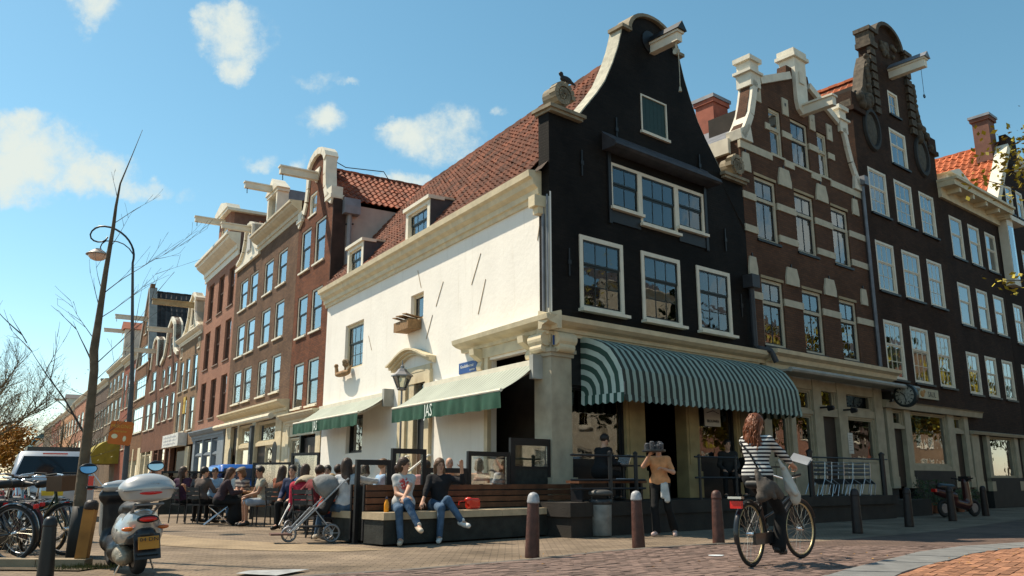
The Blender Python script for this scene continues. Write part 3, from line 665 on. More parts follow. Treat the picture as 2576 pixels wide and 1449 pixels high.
lpart(ck.build('wall_streak', mat('streak_brown', (.42, .31, .19), .8, var=.3), CAFE))  # thin raised brown diagonal streaks on the plaster
# main roof over the side wall
sl_ = Lv(0, -.2, 7.58); ridge_y = 3.62; ridge_z = 12.12
def roofpt(x, y): return Lv(x, y, 7.58 + (y + .2) * (ridge_z - 7.58) / (ridge_y + .2))
rfm = MB().quad(roofpt(0, -.2), roofpt(14.1, -.2), roofpt(13.5, ridge_y), roofpt(0, ridge_y)).quad(roofpt(0, ridge_y), roofpt(13.5, ridge_y), Lv(13, 7.25, 7.6), Lv(0, 7.25, 7.6))
ROOF = rfm.build('roof', mat('roof_underlay', (.05, .03, .02), .9), CAFE)
U_ = Lm.to_3x3() @ Vector((1, 0, 0)); V_ = (roofpt(0, ridge_y) - roofpt(0, -.2)); SLN = V_.length; V_.normalize()
DORM = [(7.16, 8.72), (2.5, 3.9)]
def keep(u_, v_):
    y = v_ * (ridge_y + .2) / SLN - .2
    if u_ > 14.1 - .155 * y - .42: return False
    return not any(a - .05 < u_ < b + .05 and -.2 < y < .72 for a, b in DORM)
tiles(CAFE, ROOF, roofpt(0, -.2) + Vector((0, 0, .03)), U_, V_, 64, 20, .22, .292, TILE_A, keep, 300, .02)
rt = MB()
for k in range(40):
    p = roofpt(.2 + k * .335, ridge_y) + Vector((0, 0, .05 + .015 * (k % 2))); rt.cbox(p, (.34, .22, .12), Matrix.Rotation(LZ - RZ, 3, 'Z'))
rt.build('ridge_tiles', TILE_A, ROOF)
for (a, b) in DORM:
    d = lpart(MB().box(a, a + .16, -.26, .14, 7.6, 8.36).box(b - .16, b, -.26, .14, 7.6, 8.36).box(a, b, -.265, .14, 8.36, 8.48).box(a - .06, b + .06, -.34, .16, 8.48, 8.58).build('dormer', WHITE, CAFE))
    for xa, xb in ((b - .05, b + .02), (a - .02, a + .05)): MB().prism_yz([(-.24, 7.6), (-.24, 8.56), (.98, 8.56)], xa, xb).build('dormer_cheek', mat('lead_cheek', (.06, .055, .06), .6, var=.3), d, fix=True)
    MB().box(a - .06, b + .06, .16, 1.05, 8.53, 8.59).build('dormer_roof', mat('cream_lead', (.5, .44, .33), .6, var=.2), d)
    w = win(CAFE, a + .16, b - .16, 7.62, 8.36, WHITE, DARKP, .045, 3, 1, 1, .45, -.2, 0); w.parent = d
    MB().box(a + .1, b - .1, .45, .5, 7.6, 8.4).build('dormer_room', DARKIN, d)
MB().quad(Lv(.0, -.1, 7.62), Lv(.12, -.1, 7.62), roofpt(.12, ridge_y) + Vector((0, 0, .1)), roofpt(0, ridge_y) + Vector((0, 0, .1))).build('lead_flashing', ZINC, CAFE)
# ---- the cafe front below
MB().box(-.12, 7.5, -.05, .3, 3.95, 4.36).build('fascia', CREAM, CAFE)
cp = [(.0, 4.02), (-.1, 4.02), (-.12, 4.1), (-.26, 4.14), (-.36, 4.2), (-.38, 4.3), (-.02, 4.4), (0, 4.38)]
profile_trim(CAFE, 'shop_cornice', CREAM, cp, -.36, 7.95)
cl = lpart(profile_trim(CAFE, 'shop_cornice', CREAM, cp, 10.35, 14.5))
lpart(MB().box(10.9, 14.12, -.06, 0, 3.78, 4.02).box(11.4, 11.56, -.05, .05, 1.0, 3.78).box(13.56, 13.75, -.05, .05, 1.0, 3.78).build('window_casing', CREAM, CAFE))
for x in (11.2, 13.35): lpart(MB().prism_yz([(0, 3.5), (-.08, 3.52), (-.1, 3.6), (-.05, 3.72), (-.28, 3.86), (-.3, 4.0), (0, 4.0)], x - .11, x + .11).build('console', CREAM, CAFE, fix=True))
lpart(win(CAFE, 11.56, 13.56, 3.0, 3.72, CREAM, BLACKP, .06, 2, 1, 0, .999, .04, 0, glass=GLS))
GREYP = mat('grey_green_pillar', (.41, .355, .26), .75, var=.22, scale=3, bump=.3, bscale=12)
pil = MB().box(-.02, .56, -.02, .5, .45, 3.5).box(-.1, .62, -.1, .55, .45, 1.05).box(-.06, .6, -.06, .52, 3.5, 3.58).box(-.1, .64, -.1, .56, 3.58, 3.66).box(-.02, .56, -.02, .5, 3.66, 4.02).build('corner_pillar', GREYP, CAFE)
for x, y in ((.12, -.12), (.42, -.12)):
    pass
vol = MB()
for (cx, cy, ax) in ((.27, -.1, 'x'),):
    vol.lathe([(.02, -.26), (.15, -.26), (.15, .26), (.02, .26)], 16, (cx, cy, 3.86), 'x').lathe([(.02, -.22), (.1, -.22), (.1, .22), (.02, .22)], 14, (cx, cy - .02, 3.68), 'x').box(cx - .2, cx + .2, cy - .1, cy + .12, 3.7, 3.9)
vol.build('capital_scroll', CREAM, CAFE)
vol2 = MB().lathe([(.02, -.26), (.15, -.26), (.15, .26), (.02, .26)], 16, (13.83, -.1, 3.86), 'x').lathe([(.02, -.22), (.1, -.22), (.1, .22), (.02, .22)], 14, (13.83, -.12, 3.68), 'x').box(13.63, 14.03, -.2, .02, 3.7, 3.9)
lpart(vol2.build('capital_scroll', CREAM, CAFE))
for (a, b) in ((2.22, 2.84), (4.32, 4.8), (6.32, 6.5)):
    MB().box(a, b, -.03, .3, .6, 3.95).box(a - .03, b + .03, -.06, .3, .6, 1.2).box(a + .08, b - .08, -.05, .0, 1.35, 3.0).build('column', mat('ochre_column', (.34, .25, .12), .7, var=.3, scale=2.5), CAFE)
MB().box(.56, 2.22, .02, .2, .6, 1.35).box(4.8, 6.32, .02, .2, .6, 1.45).box(6.5, 7.33, .02, .2, .6, 3.95).box(.56, 6.5, .0, .2, 2.95, 3.95).build('shop_front_panel', BLACKP, CAFE)
for (a, b, z0) in ((.56, 2.22, 1.35), (4.8, 6.32, 1.45)):
    win(CAFE, a, b, z0, 2.95, BLACKP, BLACKP, .05, 1, 0, 1, 0., .06, .05, glass=GLS)
dr = MB().box(2.84, 4.32, 1.4, 1.5, .6, 2.95).build('door', mat('dark_brown_door', (.02, .014, .01), .5), CAFE)
room(CAFE, 1.25, 7.2, .55, 3.95, .3, 4.5)
MB().box(6.55, 6.95, -.01, .02, 1.2, 2.9).build('door_panel', mat('olive_door', (.2, .16, .09), .6, var=.2), CAFE)
MB().box(1.02, 2.18, .32, .36, 1.6, 2.62).build('van_reflection_panel', mat('reflected_van_white', (.62, .58, .47), .7, var=.08), CAFE).name = 'van_reflection'  # solid panel standing in for a white van's reflection in the window
text('lettering', 'logista', .17, BLACKP, CAFE, (1.5, .31, 2.38))  # letters of that van reflection, built as solid type
MB().box(.9, 2.2, .3, .4, 1.5, 1.62).build('red_shelf', mat('rust_red', (.3, .07, .03), .6), CAFE)
mc = MB().box(5.12, 5.75, .03, .05, 2.28, 2.72).build('menu_card', mat('paper', (.6, .57, .5), .8, var=.06), CAFE)
text('lettering', 'BROUWER', .1, BLACKP, mc, (5.43, .022, 2.4)); MB().tube([(5.2, .022, 2.6), (5.45, .022, 2.66), (5.68, .022, 2.6)], .008, 4).build('logo', BLACKP, mc)
MB().box(5.1, 6.2, .32, .36, 1.55, 2.9).build('ochre_partition', mat('ochre_board', (.32, .2, .09), .7, var=.25), CAFE)
# downpipe at the right edge and its zinc hopper
MB().tube([(7.24, -.12, 6.0), (7.25, -.12, 4.45), (7.3, -.2, 4.38), (7.5, -.42, 4.3), (7.55, -.46, 4.15), (7.6, -.5, 4.0)], .075, 10).box(7.05, 7.4, -.3, 0, 6.0, 6.35).build('downpipe', mat('dark_zinc', (.035, .037, .042), .5, var=.3), CAFE)
# right slope + rear left plain
MB().box(7.05, 7.33, .34, 13.5, 0, 8.9).build('party_wall', BLK, CAFE)
# ---- things on the cafe's fronts
def striped_awning():
    t = thing('striped_awning', 'green and white striped hooded awning over the black cafe front', 'awning', RW(.86), RZ)
    W_ = 6.56
    prof = [(0, 3.98), (.2, 3.95), (.38, 3.89), (.63, 3.79), (.85, 3.65), (1.03, 3.42), (1.16, 3.19), (1.2, 2.92), (1.21, 2.67)]
    ca, cb = (.038, .045, .038), (.27, .345, .295)
    ms = stripemat('awning_stripe', ca, cb, 0, .205, .5, 0, .8)
    mb = MB(); nx = 65
    for i in range(nx):
        x = W_ * i / (nx - 1); sag = .02 * math.sin(i * .9)
        for (p, z) in prof: mb.v.append((x, -p, z + sag * (p > .2) * (p < 1.1) * .6))
    m = len(prof)
    for i in range(nx - 1):
        for j in range(m - 1): a = i * m + j; mb.f.append((a, a + m, a + m + 1, a + 1))
    mb.build('hood', ms, t)
    vb = MB(); n = 256
    for i in range(n + 1):
        x = W_ * i / n; ph = (x % .205) / .205; dz = .1 + .045 * abs(math.sin(math.pi * ph)); yy = -1.212 - .012 * math.sin(x * 9)
        vb.v += [(x, yy, 2.675), (x, yy - .012, 2.675 - dz)]
    vb.f = [(2 * i, 2 * i + 2, 2 * i + 3, 2 * i + 1) for i in range(n)]
    vb.build('valance', ms, t)
    # closed ends: concentric stripes round the pivot
    for x, nm in ((0, 'end_panel'), (W_, 'end_panel')):
        eb = [MB(), MB()]; piv = (.0, 2.72); nr = 11
        pr = [(0, 3.98)] + prof[1:]
        for k in range(nr):
            r0, r1 = k / nr, (k + 1) / nr
            for (pa, za), (pb, zb) in zip(pr, pr[1:]):
                f = lambda p, z, r: (x, -(piv[0] + (p - piv[0]) * r), piv[1] + (z - piv[1]) * r)
                eb[k % 2].quad(f(pa, za, r0 + .002), f(pb, zb, r0 + .002), f(pb, zb, r1), f(pa, za, r1))
        o = eb[0].build(nm, mat('awning_light', (.42, .52, .47), .8, var=.15), t)
        eb[1].build('dark_stripe', mat('awning_dark', (.03, .075, .06), .8, var=.15), o)
        mv = MB(); n2 = 48
        for i in range(n2 + 1):
            y = -1.21 * i / n2; ph = (y % .205) / .205
            mv.v += [(x + (-.004 if x == 0 else .004), y, 2.72), (x + (-.01 if x == 0 else .01), y, 2.56 - .045 * abs(math.sin(math.pi * ph)))]
        mv.f = [(2 * i, 2 * i + 2, 2 * i + 3, 2 * i + 1) for i in range(n2)]
        mv.build('end_valance', stripemat('awning_stripe_y', (.03, .075, .06), (.42, .52, .47), 1, .205, .5), t)
    rb = MB()
    for (p, z) in (prof[4], prof[6], prof[8]): rb.tube([(0, -p + .02, z - .02), (W_, -p + .02, z - .02)], .014, 6)
    for x in (.02, W_ - .02): rb.tube([(x, -p + .01, z - .015) for p, z in prof], .014, 6)
    rb.build('awning_frame', GREYM, t)
striped_awning()
def flat_awning(s0, s1, label, zt=3.38, zf=2.77, pr=1.02, letters=''):
    w = s1 - s0; t = thing('green_awning', label, 'awning', LW(s1), LZ, 'pale green awnings on the white side wall')
    ms = stripemat('pale_awning_stripe', (.26, .30, .25), (.37, .385, .335), 0, .16, .55, 0, .8)
    mb = MB(); nx, ny = 40, 8
    for i in range(nx + 1):
        for j in range(ny + 1):
            k = j / ny; mb.v.append((w * i / nx, -.14 - (pr - .14) * k, zt + (zf - zt) * k - .05 * math.sin(math.pi * k)))
    for i in range(nx):
        for j in range(ny): a = i * (ny + 1) + j; mb.f.append((a, a + 1, a + ny + 2, a + ny + 1))
    mb.build('canopy', ms, t, True)
    MB().box(-.02, w + .02, -.16, -.01, zt - .02, zt + .09).build('roller_box', WHITE, t)
    MB().tube([(0, -pr, zf), (w, -pr, zf)], .035, 8).build('front_bar', WHITE, t)
    vb = MB(); n = 90
    for i in range(n + 1):
        x = w * i / n; f = .014 * math.sin(x * 7.3) + .01 * math.sin(x * 17); vb.v += [(x, -pr - .02, zf - .02), (x, -pr - .02 + f, zf - .2), (x, -pr - .02 + f * 1.9, zf - .36 + .006 * math.sin(x * 11))]
    for i in range(n): a = 3 * i; vb.f += [(a, a + 3, a + 4, a + 1), (a + 1, a + 4, a + 5, a + 2)]
    v = vb.build('valance', mat('valance_green', (.014, .07, .042), .8, var=.25, scale=5), t, True)
    text('lettering', letters, .41, mat('letter_white', (.72, .78, .72), .8), v, (w * .4, -pr - .05, zf - .2), ext=.001, sx=.75)
    for x in (.25, w - .12):
        ab = MB(); ab.tube([(x, -.1, zt - .1), (x + (.5 if x < 1 else -.5), -pr * .55, (zt + zf) / 2 - .16), (x, -pr + .03, zf - .02)], .022, 6)
        ab.build('folding_arm', mat('arm_white', (.55, .55, .52), .5), t)
    MB().box(w - .06, w + .08, -.3, -.0, zt - .34, zt + .16).build('end_bracket', mat('bracket_grey', (.33, .33, .3), .6), t)
    return t
flat_awning(.31, 5.7, 'large pale green awning with lettered valance between lantern and corner pillar', letters='JAS')
flat_awning(8.08, 14.0, 'pale green awning with lettered valance at the far end of the white wall', 3.38, 2.85, 1.02, letters='JAS')
# street-name plate
sg = thing('street_sign', 'small blue street name plate on the white wall', 'sign', LW(4.0, 0, 3.55), LZ)
MB().box(0, .9, -.03, -.005, -.02, .25).build('plate', mat('enamel_blue', (.015, .06, .22), .35, var=.08), sg)
text('lettering', 'Goudsbloemstr', .108, mat('enamel_white', (.75, .75, .72), .5), sg, (.42, -.033, .15)); text('lettering', 'centrum', .075, MATS['enamel_white'], sg, (.68, -.033, .045))
sg2 = thing('number_sign', 'tiny blue number plate at the top of the corner pillar', 'sign', RW(-.03, .08, 3.72), RZ)
MB().box(.0, .16, -.02, 0, 0, .2).build('plate', MATS['enamel_blue'], sg2)
# curved door hood on the white wall, lantern, steps rail
dh = MB()
pts = []
for k in range(13):
    t = k / 12; x = 6.1 + 2.66 * t; pts.append((x, 4.0 + .34 * math.sin(math.pi * min(max((t - .0) / 1, 0), 1)) ** 1.3))
for (xa, za), (xb, zb) in zip(pts, pts[1:]):
    for (d0, d1, ou) in ((.0, .06, .12), (.06, .13, .2), (.13, .18, .3)): dh.add([(xa, 0, za + d0), (xb, 0, zb + d0), (xb, 0, zb + d1), (xa, 0, za + d1), (xa, -ou, za + d0), (xb, -ou, zb + d0), (xb, -ou, zb + d1), (xa, -ou, za + d1)], [(0, 3, 2, 1), (4, 5, 6, 7), (0, 1, 5, 4), (3, 7, 6, 2), (0, 4, 7, 3), (1, 2, 6, 5)])
dh.box(6.35, 8.55, -.06, .0, 3.85, 4.0)
lpart(dh.build('door_hood', CREAM, CAFE, fix=True))
lpart(MB().box(6.55, 6.85, -.07, 0, .3, 3.85).box(6.85, 7.1, -.1, 0, .3, 3.85).box(8.33, 8.6, -.1, 0, .3, 3.85).box(7.1, 8.33, -.05, .1, 3.55, 3.85).box(7.1, 7.5, -.03, .1, .3, 3.55).build('door_casing', CREAM, CAFE))
lpart(MB().box(7.5, 8.33, .12, .18, .55, 2.62).box(7.6, 8.2, .1, .12, .7, 1.3).box(7.6, 8.2, .1, .12, 1.45, 2.5).build('door', mat('black_door', (.012, .014, .018), .4), CAFE))
lpart(MB().box(7.5, 8.33, .1, .13, 2.66, 3.5).build('fanlight', GL, CAFE))
ln = thing('wall_lantern', 'grey six sided lantern on a pole before the white wall doorway', 'street lamp', LW(6.45, .45, 0), LZ)
MB().tube([(0, 0, 1.4), (0, 0, 3.36)], .028, 8).build('pole', GREYM, ln)
MB().lathe([(.1, 3.34), (.14, 3.38), (.1, 3.42)], 6).lathe([(.02, 4.02), (.05, 4.0), (.05, 3.93), (.1, 3.92), (.16, 3.84), (.3, 3.74), (.3, 3.71), (.02, 3.71)], 6).lathe([(.005, 4.16), (.02, 4.02)], 6).build('lantern_cap', GREYM, ln)
lp = MB()
for k in range(6):
    a = k * math.pi / 3; lp.tube([(.125 * math.cos(a), .125 * math.sin(a), 3.4), (.255 * math.cos(a), .255 * math.sin(a), 3.72)], .013, 5)
lp.build('lantern_bars', GREYM, ln)
for k in range(6):
    a0, a1 = k * math.pi / 3, (k + 1) * math.pi / 3
    MB().quad((.12 * math.cos(a0), .12 * math.sin(a0), 3.4), (.12 * math.cos(a1), .12 * math.sin(a1), 3.4), (.25 * math.cos(a1), .25 * math.sin(a1), 3.72), (.25 * math.cos(a0), .25 * math.sin(a0), 3.72)).build('pane', GL, ln)
st = thing('door_steps', 'stone steps with white handrails at the white wall door', 'steps', LW(6.6), LZ)
for k in range(3): MB().box(-.3, 1.2, -.35 * (3 - k), -.001 - .002 * k, .18 * k + .001, .18 * (k + 1)).build('step', STONE, st)
for x in (-.2, 1.15): MB().tube([(x, -1.25, .75), (x, -.1, 1.62), (x, -.02, 1.62)], .028, 8).tube([(x, -1.2, 0), (x, -1.2, .8)], .024, 8).build('handrail', mat('rail_white', (.7, .7, .68), .4), st)
# nest boxes / duck planters on sills
def planter(s, z, label, duck):
    t = thing('window_planter', label, 'planter', LW(s, .0, z), LZ)
    pm = mat('weathered_planks', (.26, .15, .07), .8, var=.35, scale=12, bump=.3)
    if duck:
        sdf_obj('duck_body', [('e', (.75, -.2, .12), (.62, .13, .1), .03), ('c', (.2, -.2, .16), (.1, -.2, .4), .07, .055, .04), ('e', (.09, -.2, .44), (.09, .07, .07), .02), ('c', (.02, -.2, .43), (-.06, -.2, .42), .025, .015, .01), ('c', (1.3, -.2, .18), (1.48, -.2, .3), .06, .02, .03)], .016, pm, t)
        sdf_obj('dry_plant', [('e', (.95 + rnd.uniform(-.14, .14), -.2 + rnd.uniform(-.06, .06), .42 + rnd.uniform(-.1, .14)), (rnd.uniform(.04, .09),) * 3, .01) for k in range(12)] + [('c', (.95, -.2, .2), (.95, -.2, .4), .03, .03, .02)], .016, mat('dry_flower', (.22, .16, .1), .9, var=.5, scale=40, bump=.5), t)
    else:
        MB().box(0, .95, -.42, -.02, .0, .26).build('box', pm, t)
        for k in range(4): MB().cbox((.2 + k * .22, -.25, .34 + .02 * (k % 2)), (.26, .5, .025), Matrix.Rotation(.12, 3, 'Y') @ Matrix.Rotation(-.15, 3, 'X')).build('plank', pm, t)
planter(12.45, 4.25, 'brown wooden duck planter under the tall white wall window', True)
planter(7.2, 5.02, 'small box of weathered planks under the tiny white wall window', False)
bird = thing('pigeon', 'dark bird perched on the left shoulder of the black gable', 'bird', RW(.55, .0, 9.8), RZ)
sdf_obj('body', [('e', (0, 0, .1), (.17, .075, .085), .03), ('e', (-.15, 0, .2), (.055, .05, .055), .04), ('c', (.1, 0, .1), (.3, 0, .06), .05, .02, .03), ('c', (-.19, 0, .2), (-.235, 0, .19), .015, .006, .005), ('c', (0, .03, .03), (0, .03, -.06), .012, .01, .01), ('c', (0, -.03, .03), (0, -.03, -.06), .012, .01, .01)], .014, mat('bird_dark', (.02, .02, .024), .6), bird)
# ================================================================ the right row
def newhouse(label, cat, side, s0, s1, group=None):
    return thing('canal_house', label, cat, RW(s0) if side == 'R' else LW(s1), RZ if side == 'R' else LZ, group)
def trim_poly(root, name, m, pts, wdt, y0=-.05, y1=.32):
    # a band of given width laid along an open outline (x, z) on its inner side
    sg = sorted({q[2] for q in pts})
    if len(sg) > 1: return [trim_poly(root, name, m, [q for q in pts if q[2] == s_], wdt, y0, y1) for s_ in sg]
    mb = MB()
    for (xa, za), (xb, zb), sgn in pts:
        d = Vector((xb - xa, zb - za)); n = Vector((-d.y, d.x)).normalized() * wdt * sgn
        mb.add([(xa, y0, za), (xb, y0, zb), (xb + n.x, y0, zb + n.y), (xa + n.x, y0, za + n.y), (xa, y1, za), (xb, y1, zb), (xb + n.x, y1, zb + n.y), (xa + n.x, y1, za + n.y)],
               [(0, 1, 2, 3), (7, 6, 5, 4), (0, 4, 5, 1), (2, 6, 7, 3), (1, 5, 6, 2), (3, 7, 4, 0)])
    return mb.build(name, m, root, fix=True)
# ---- R2: brown brick with pale bands
BR2 = brickmat('banded_brown_brick', (.125, .062, .038), (.09, .048, .032), (.062, .045, .035), .21, .065, .3)
BAND = mat('band_stone', (.50, .45, .34), .8, var=.15, scale=4, bump=.2)
H = newhouse('brown brick house striped with pale stone bands under a stepped white gable', 'building', 'R', 7.33, 14.2); o_ = 7.33; w = 6.87; c = 10.77 - o_
hw = [(4.4, 3.43), (10.62, 3.43), (11.0, 3.12), (11.6, 2.9), (12.35, 2.68), (12.6, 2.3), (13.25, .7), (13.6, .62)]
rows = [(z, c - h, c + h) for z, h in hw]
cols3 = [(.6, 1.68), (2.67, 3.75), (4.78, 5.82)]
att = [(1.6, 2.26, 10.35, 11.83), (2.78, 3.77, 10.33, 11.83), (4.32, 4.92, 10.35, 11.83)]
holes = [(a, b, z0, z1) for a, b in cols3 for z0, z1 in ((4.55, 6.43), (7.55, 9.42))] + att
facade(rows, holes, .32, .16, 9.0).build('brick_wall', BR2, H); room(H, .15, w - .15, 4.4, 10.2, .34, 2.0); room(H, 1.4, 5.3, 10.22, 12.0, .34, 2.0)
for i, (a, b) in enumerate(cols3):
    for j, (z0, z1) in enumerate(((4.55, 6.43), (7.55, 9.42))):
        win(H, a, b, z0, z1, BAND, BLACKP, .09, 2 if True else 1, 1, 1, .33, .05, .1, 's' if (i + j) % 3 == 0 else '', transom=True, sillm=BLACKP, bar=.04)
for k, (a, b, z0, z1) in enumerate(att): win(H, a, b, z0, z1, BAND, BLACKP if k == 1 else BAND, .08, 2 if k == 1 else 1, 1, 1, .42, .05, .08, '', transom=True)
for z0, z1 in ((10.14, 10.3), (10.3, 10.33)): pass
bands = [(0, w, 10.08, 10.3), (0, w, 7.3, 7.38)]
def addband(x0, x1, z0, z1): MB().box(x0, x1, -.035, .05, z0, z1).build('stone_band', BAND, H)
addband(-.02, 1.6, 10.1, 10.32); addband(2.26, 2.78, 10.1, 10.32); addband(3.77, 4.32, 10.1, 10.32); addband(4.92, w + .02, 10.1, 10.32)
for zb in (8.62, 7.66, 5.78, 4.75)[:3]:
    segs = [(-.02, .6), (1.68, 2.67), (3.75, 4.78), (5.82, w + .02)]
    for a, b in segs: addband(a, b, zb, zb + .2)
for a, b in ((1.35, 1.6), (2.26, 2.78), (3.77, 4.32), (4.92, 5.3)): addband(a, b, 11.05, 11.25)
for (zt, zb) in ((9.98, 9.45), (6.95, 6.45)):
    for x in (.22, 2.17, 4.26, 6.35):
        kw = .34 if 1 < x < 6 else .2
        MB().prism_xz([(x - kw * .7, zt), (x + kw * .7, zt), (x + kw, zb + .18), (x + kw, zb - .02), (x - kw, zb - .02), (x - kw, zb + .18)], -.05, .04).build('key_block', BAND, H, fix=True)
        anchor(H, x, zt - .1, BLACKM, .42)
    for a, b in cols3: MB().box(a - .02, b + .02, -.02, .03, zb - .02, zb + .06).build('lintel', mat('pale_lintel', (.36, .28, .17), .8), H)
for x, z in ((1.05, 12.1), (2.52, 12.1), (4.05, 12.05), (5.1, 12.0)):
    MB().box(x - .16, x + .16, -.04, .04, z - .3, z + .25).build('key_block', BAND, H); anchor(H, x, z + .05, BLACKM, .34)
WST = mat('white_gable_stone', (.68, .63, .52), .75, var=.14, scale=3, bump=.25, bscale=12)
tp = []
for sd in (-1, 1):
    P = [(c + sd * h, z) for z, h in [(10.5, 3.46), (10.9, 3.2), (11.3, 2.98), (11.8, 2.82), (12.4, 2.66)]]
    tp += [(a, b, sd) for a, b in zip(P, P[1:])] + [((c + sd * 2.3, 12.62), (c + sd * .6, 13.35), sd)]
trim_poly(H, 'gable_coping', WST, tp, .23, -.1, .4)
for x in (c - 2.55, c + 2.55):
    MB().box(x - .25, x + .25, -.1, .4, 12.2, 12.62).box(x - .34, x + .34, -.16, .46, 12.62, 12.7).box(x - .22, x + .22, -.08, .38, 12.7, 13.0).box(x - .31, x + .31, -.15, .45, 13.0, 13.14).build('pinnacle', WST, H)
MB().box(c - .32, c + .32, -.12, .42, 12.5, 13.95).box(c - .43, c + .43, -.2, .5, 13.95, 14.06).box(c - .37, c + .37, -.15, .45, 14.06, 14.25).prism_xz([(c - .32, 12.5), (c + .32, 12.5), (c + .24, 12.2), (c, 12.05), (c - .24, 12.2)], -.12, .1).box(c - .13, c + .13, -.16, -.13, 13.1, 13.5).build('top_block', WST, H, fix=True)
for sd in (-1, 1): MB().prism_xz([(c + sd * 3.46, 10.35), (c + sd * 2.9, 10.35), (c + sd * 3.0, 10.9), (c + sd * 3.5, 10.62)], -.1, .4).build('gable_foot', WST, H, fix=True)
beam(H, c + .05, 12.2, WHITE, 1.1, .22, .28, 0, False)
side_walls(H, BR2, 0, w, .32, 11, 10.2)
MB().box(-.12, .0, .3, 11, 10.0, 10.45).box(-.02, .02, .3, 11, 9.0, 9.2).build('side_cornice', WHITE, H)
sr = saddle_roof(H, .0, w, 10.3, 13.0, .34, 11, mat('lead_roof', (.13, .14, .16), .6, var=.3)); 
ch = MB().box(2.15, 2.95, 2.3, 3.0, 11.0, 13.0).box(2.1, 3.0, 2.25, 3.05, 13.0, 13.14).build('chimney', mat('red_chimney', (.36, .1, .06), .8, var=.25, bump=.3), H); MB().box(2.06, 3.04, 2.21, 3.09, 13.14, 13.26).build('chimney_cap', GREYM, ch)
profile_trim(H, 'shop_cornice', CREAM, [(0, 3.93), (-.12, 3.93), (-.14, 4.05), (-.3, 4.1), (-.34, 4.22), (-.5, 4.28), (-.52, 4.38), (0, 4.45)], .35, w + .55)
MB().box(.5, w + 1.0, -.75, -.1, 3.78, 3.84).tube([(.5, -.75, 3.82), (w + 1.0, -.75, 3.82)], .07, 8).build('canopy', mat('grey_canopy', (.32, .31, .27), .6, var=.2), H)
SHW = mat('shopfront_cream', (.37, .315, .22), .65, var=.2, scale=3)
def shopfront(H, w, z0, z1, posts, openings, sf=SHW, ztop=None):
    for a, b in posts: MB().box(a, b, -.03, .22, z0, z1).box(a - .02, b + .02, -.05, .2, z0, z0 + .35).build('shopfront_post', sf, H)
    for (a, b, za, zb, kind) in openings:
        if kind == 'w': win(H, a, b, za, zb, sf, sf, .055, 1, 0, 1, 0., .05, .03, glass=GLS)
        elif kind == 'p': MB().box(a, b, .02, .16, za, zb).box(a + .1, b - .1, .0, .02, za + .08, zb - .08).build('panel', sf, H)
        elif kind == 'd': MB().box(a, b, .12, .18, za, zb).build('door', mat('dark_door', (.03, .022, .018), .5), H)
        elif kind == 'b': MB().box(a, b, .0, .2, za, zb).build('rail', sf, H)
shopfront(H, w, .45, 3.93, [(.25, .6), (1.55, 1.78), (2.78, 3.22), (4.12, 4.62), (6.35, w)], [
    (.6, 1.55, 2.9, 3.5, 'w'), (.6, 1.55, 1.5, 2.8, 'w'), (1.78, 2.78, 2.9, 3.5, 'w'), (1.78, 2.78, 1.5, 2.8, 'w'), (3.22, 4.12, 3.02, 3.68, 'w'), (3.22, 4.12, .6, 2.78, 'd'), (4.62, 6.35, 3.05, 3.58, 'w'), (4.62, 6.35, 1.55, 2.84, 'w'),
    (.6, 2.78, .5, 1.48, 'p'), (4.62, 6.35, .5, 1.52, 'p'), (.6, 2.78, 2.8, 2.9, 'b'), (3.22, 4.12, 2.78, 3.02, 'b'), (4.62, 6.35, 2.84, 3.05, 'b'), (.25, w, 3.5, 3.93, 'b')])
room(H, .1, w - .1, .4, 3.9, .3, 4.5, mat('warm_shop', (.30, .2, .09), .8, var=.4, scale=1.5))
for body, z in (('HAS', 3.28), ('KH', 3.05)): text('window_lettering', body, .3, mat('gold_letter', (.75, .65, .35), .5), H, (1.1, .07, z), sx=.9)
pp = MB().box(4.5, 4.78, -.045, -.035, 1.75, 2.35).build('notice_paper', MATS['paper'], H)
for k in range(7): MB().box(4.53, 4.75 - .05 * (k % 3), -.048, -.0455, 2.26 - k * .07, 2.275 - k * .07).build('text_line', mat('faint_ink', (.3, .28, .27), .9), pp)
for x in (3.1, 4.4):
    MB().box(x - .02, x + .02, -.3, .0, 2.98, 3.03).lathe([(.02, -.12), (.06, -.1), (.09, .06), (.02, .08)], 10, (x, -.34, 2.98), 'y').build('spot_lamp', BLACKM, H)
MB().tube([(w - .02, -.1, 10.6), (w - .02, -.1, 4.5)], .06, 8).box(w - .15, w + .12, -.26, 0, 10.55, 10.85).build('downpipe', ZINC, H)
stp = struct(MB().box(-.9, 4.35, -1.42, -.02, .35, .6).box(-.85, 4.3, -1.38, -.02, -.02, .35).build('stoop', mat('dark_stoop', (.028, .023, .019), .8, var=.35, scale=3, bump=.3), None, loc=RW(0), rz=RZ))
stp2 = struct(MB().box(4.36, 11.6, -1.45, -.02, .38, .6).box(4.4, 11.5, -1.4, -.02, -.02, .38).box(11.7, 14.2, -1.2, -.02, -.02, .45).build('stoop', MATS['dark_stoop'], None, loc=RW(0), rz=RZ))
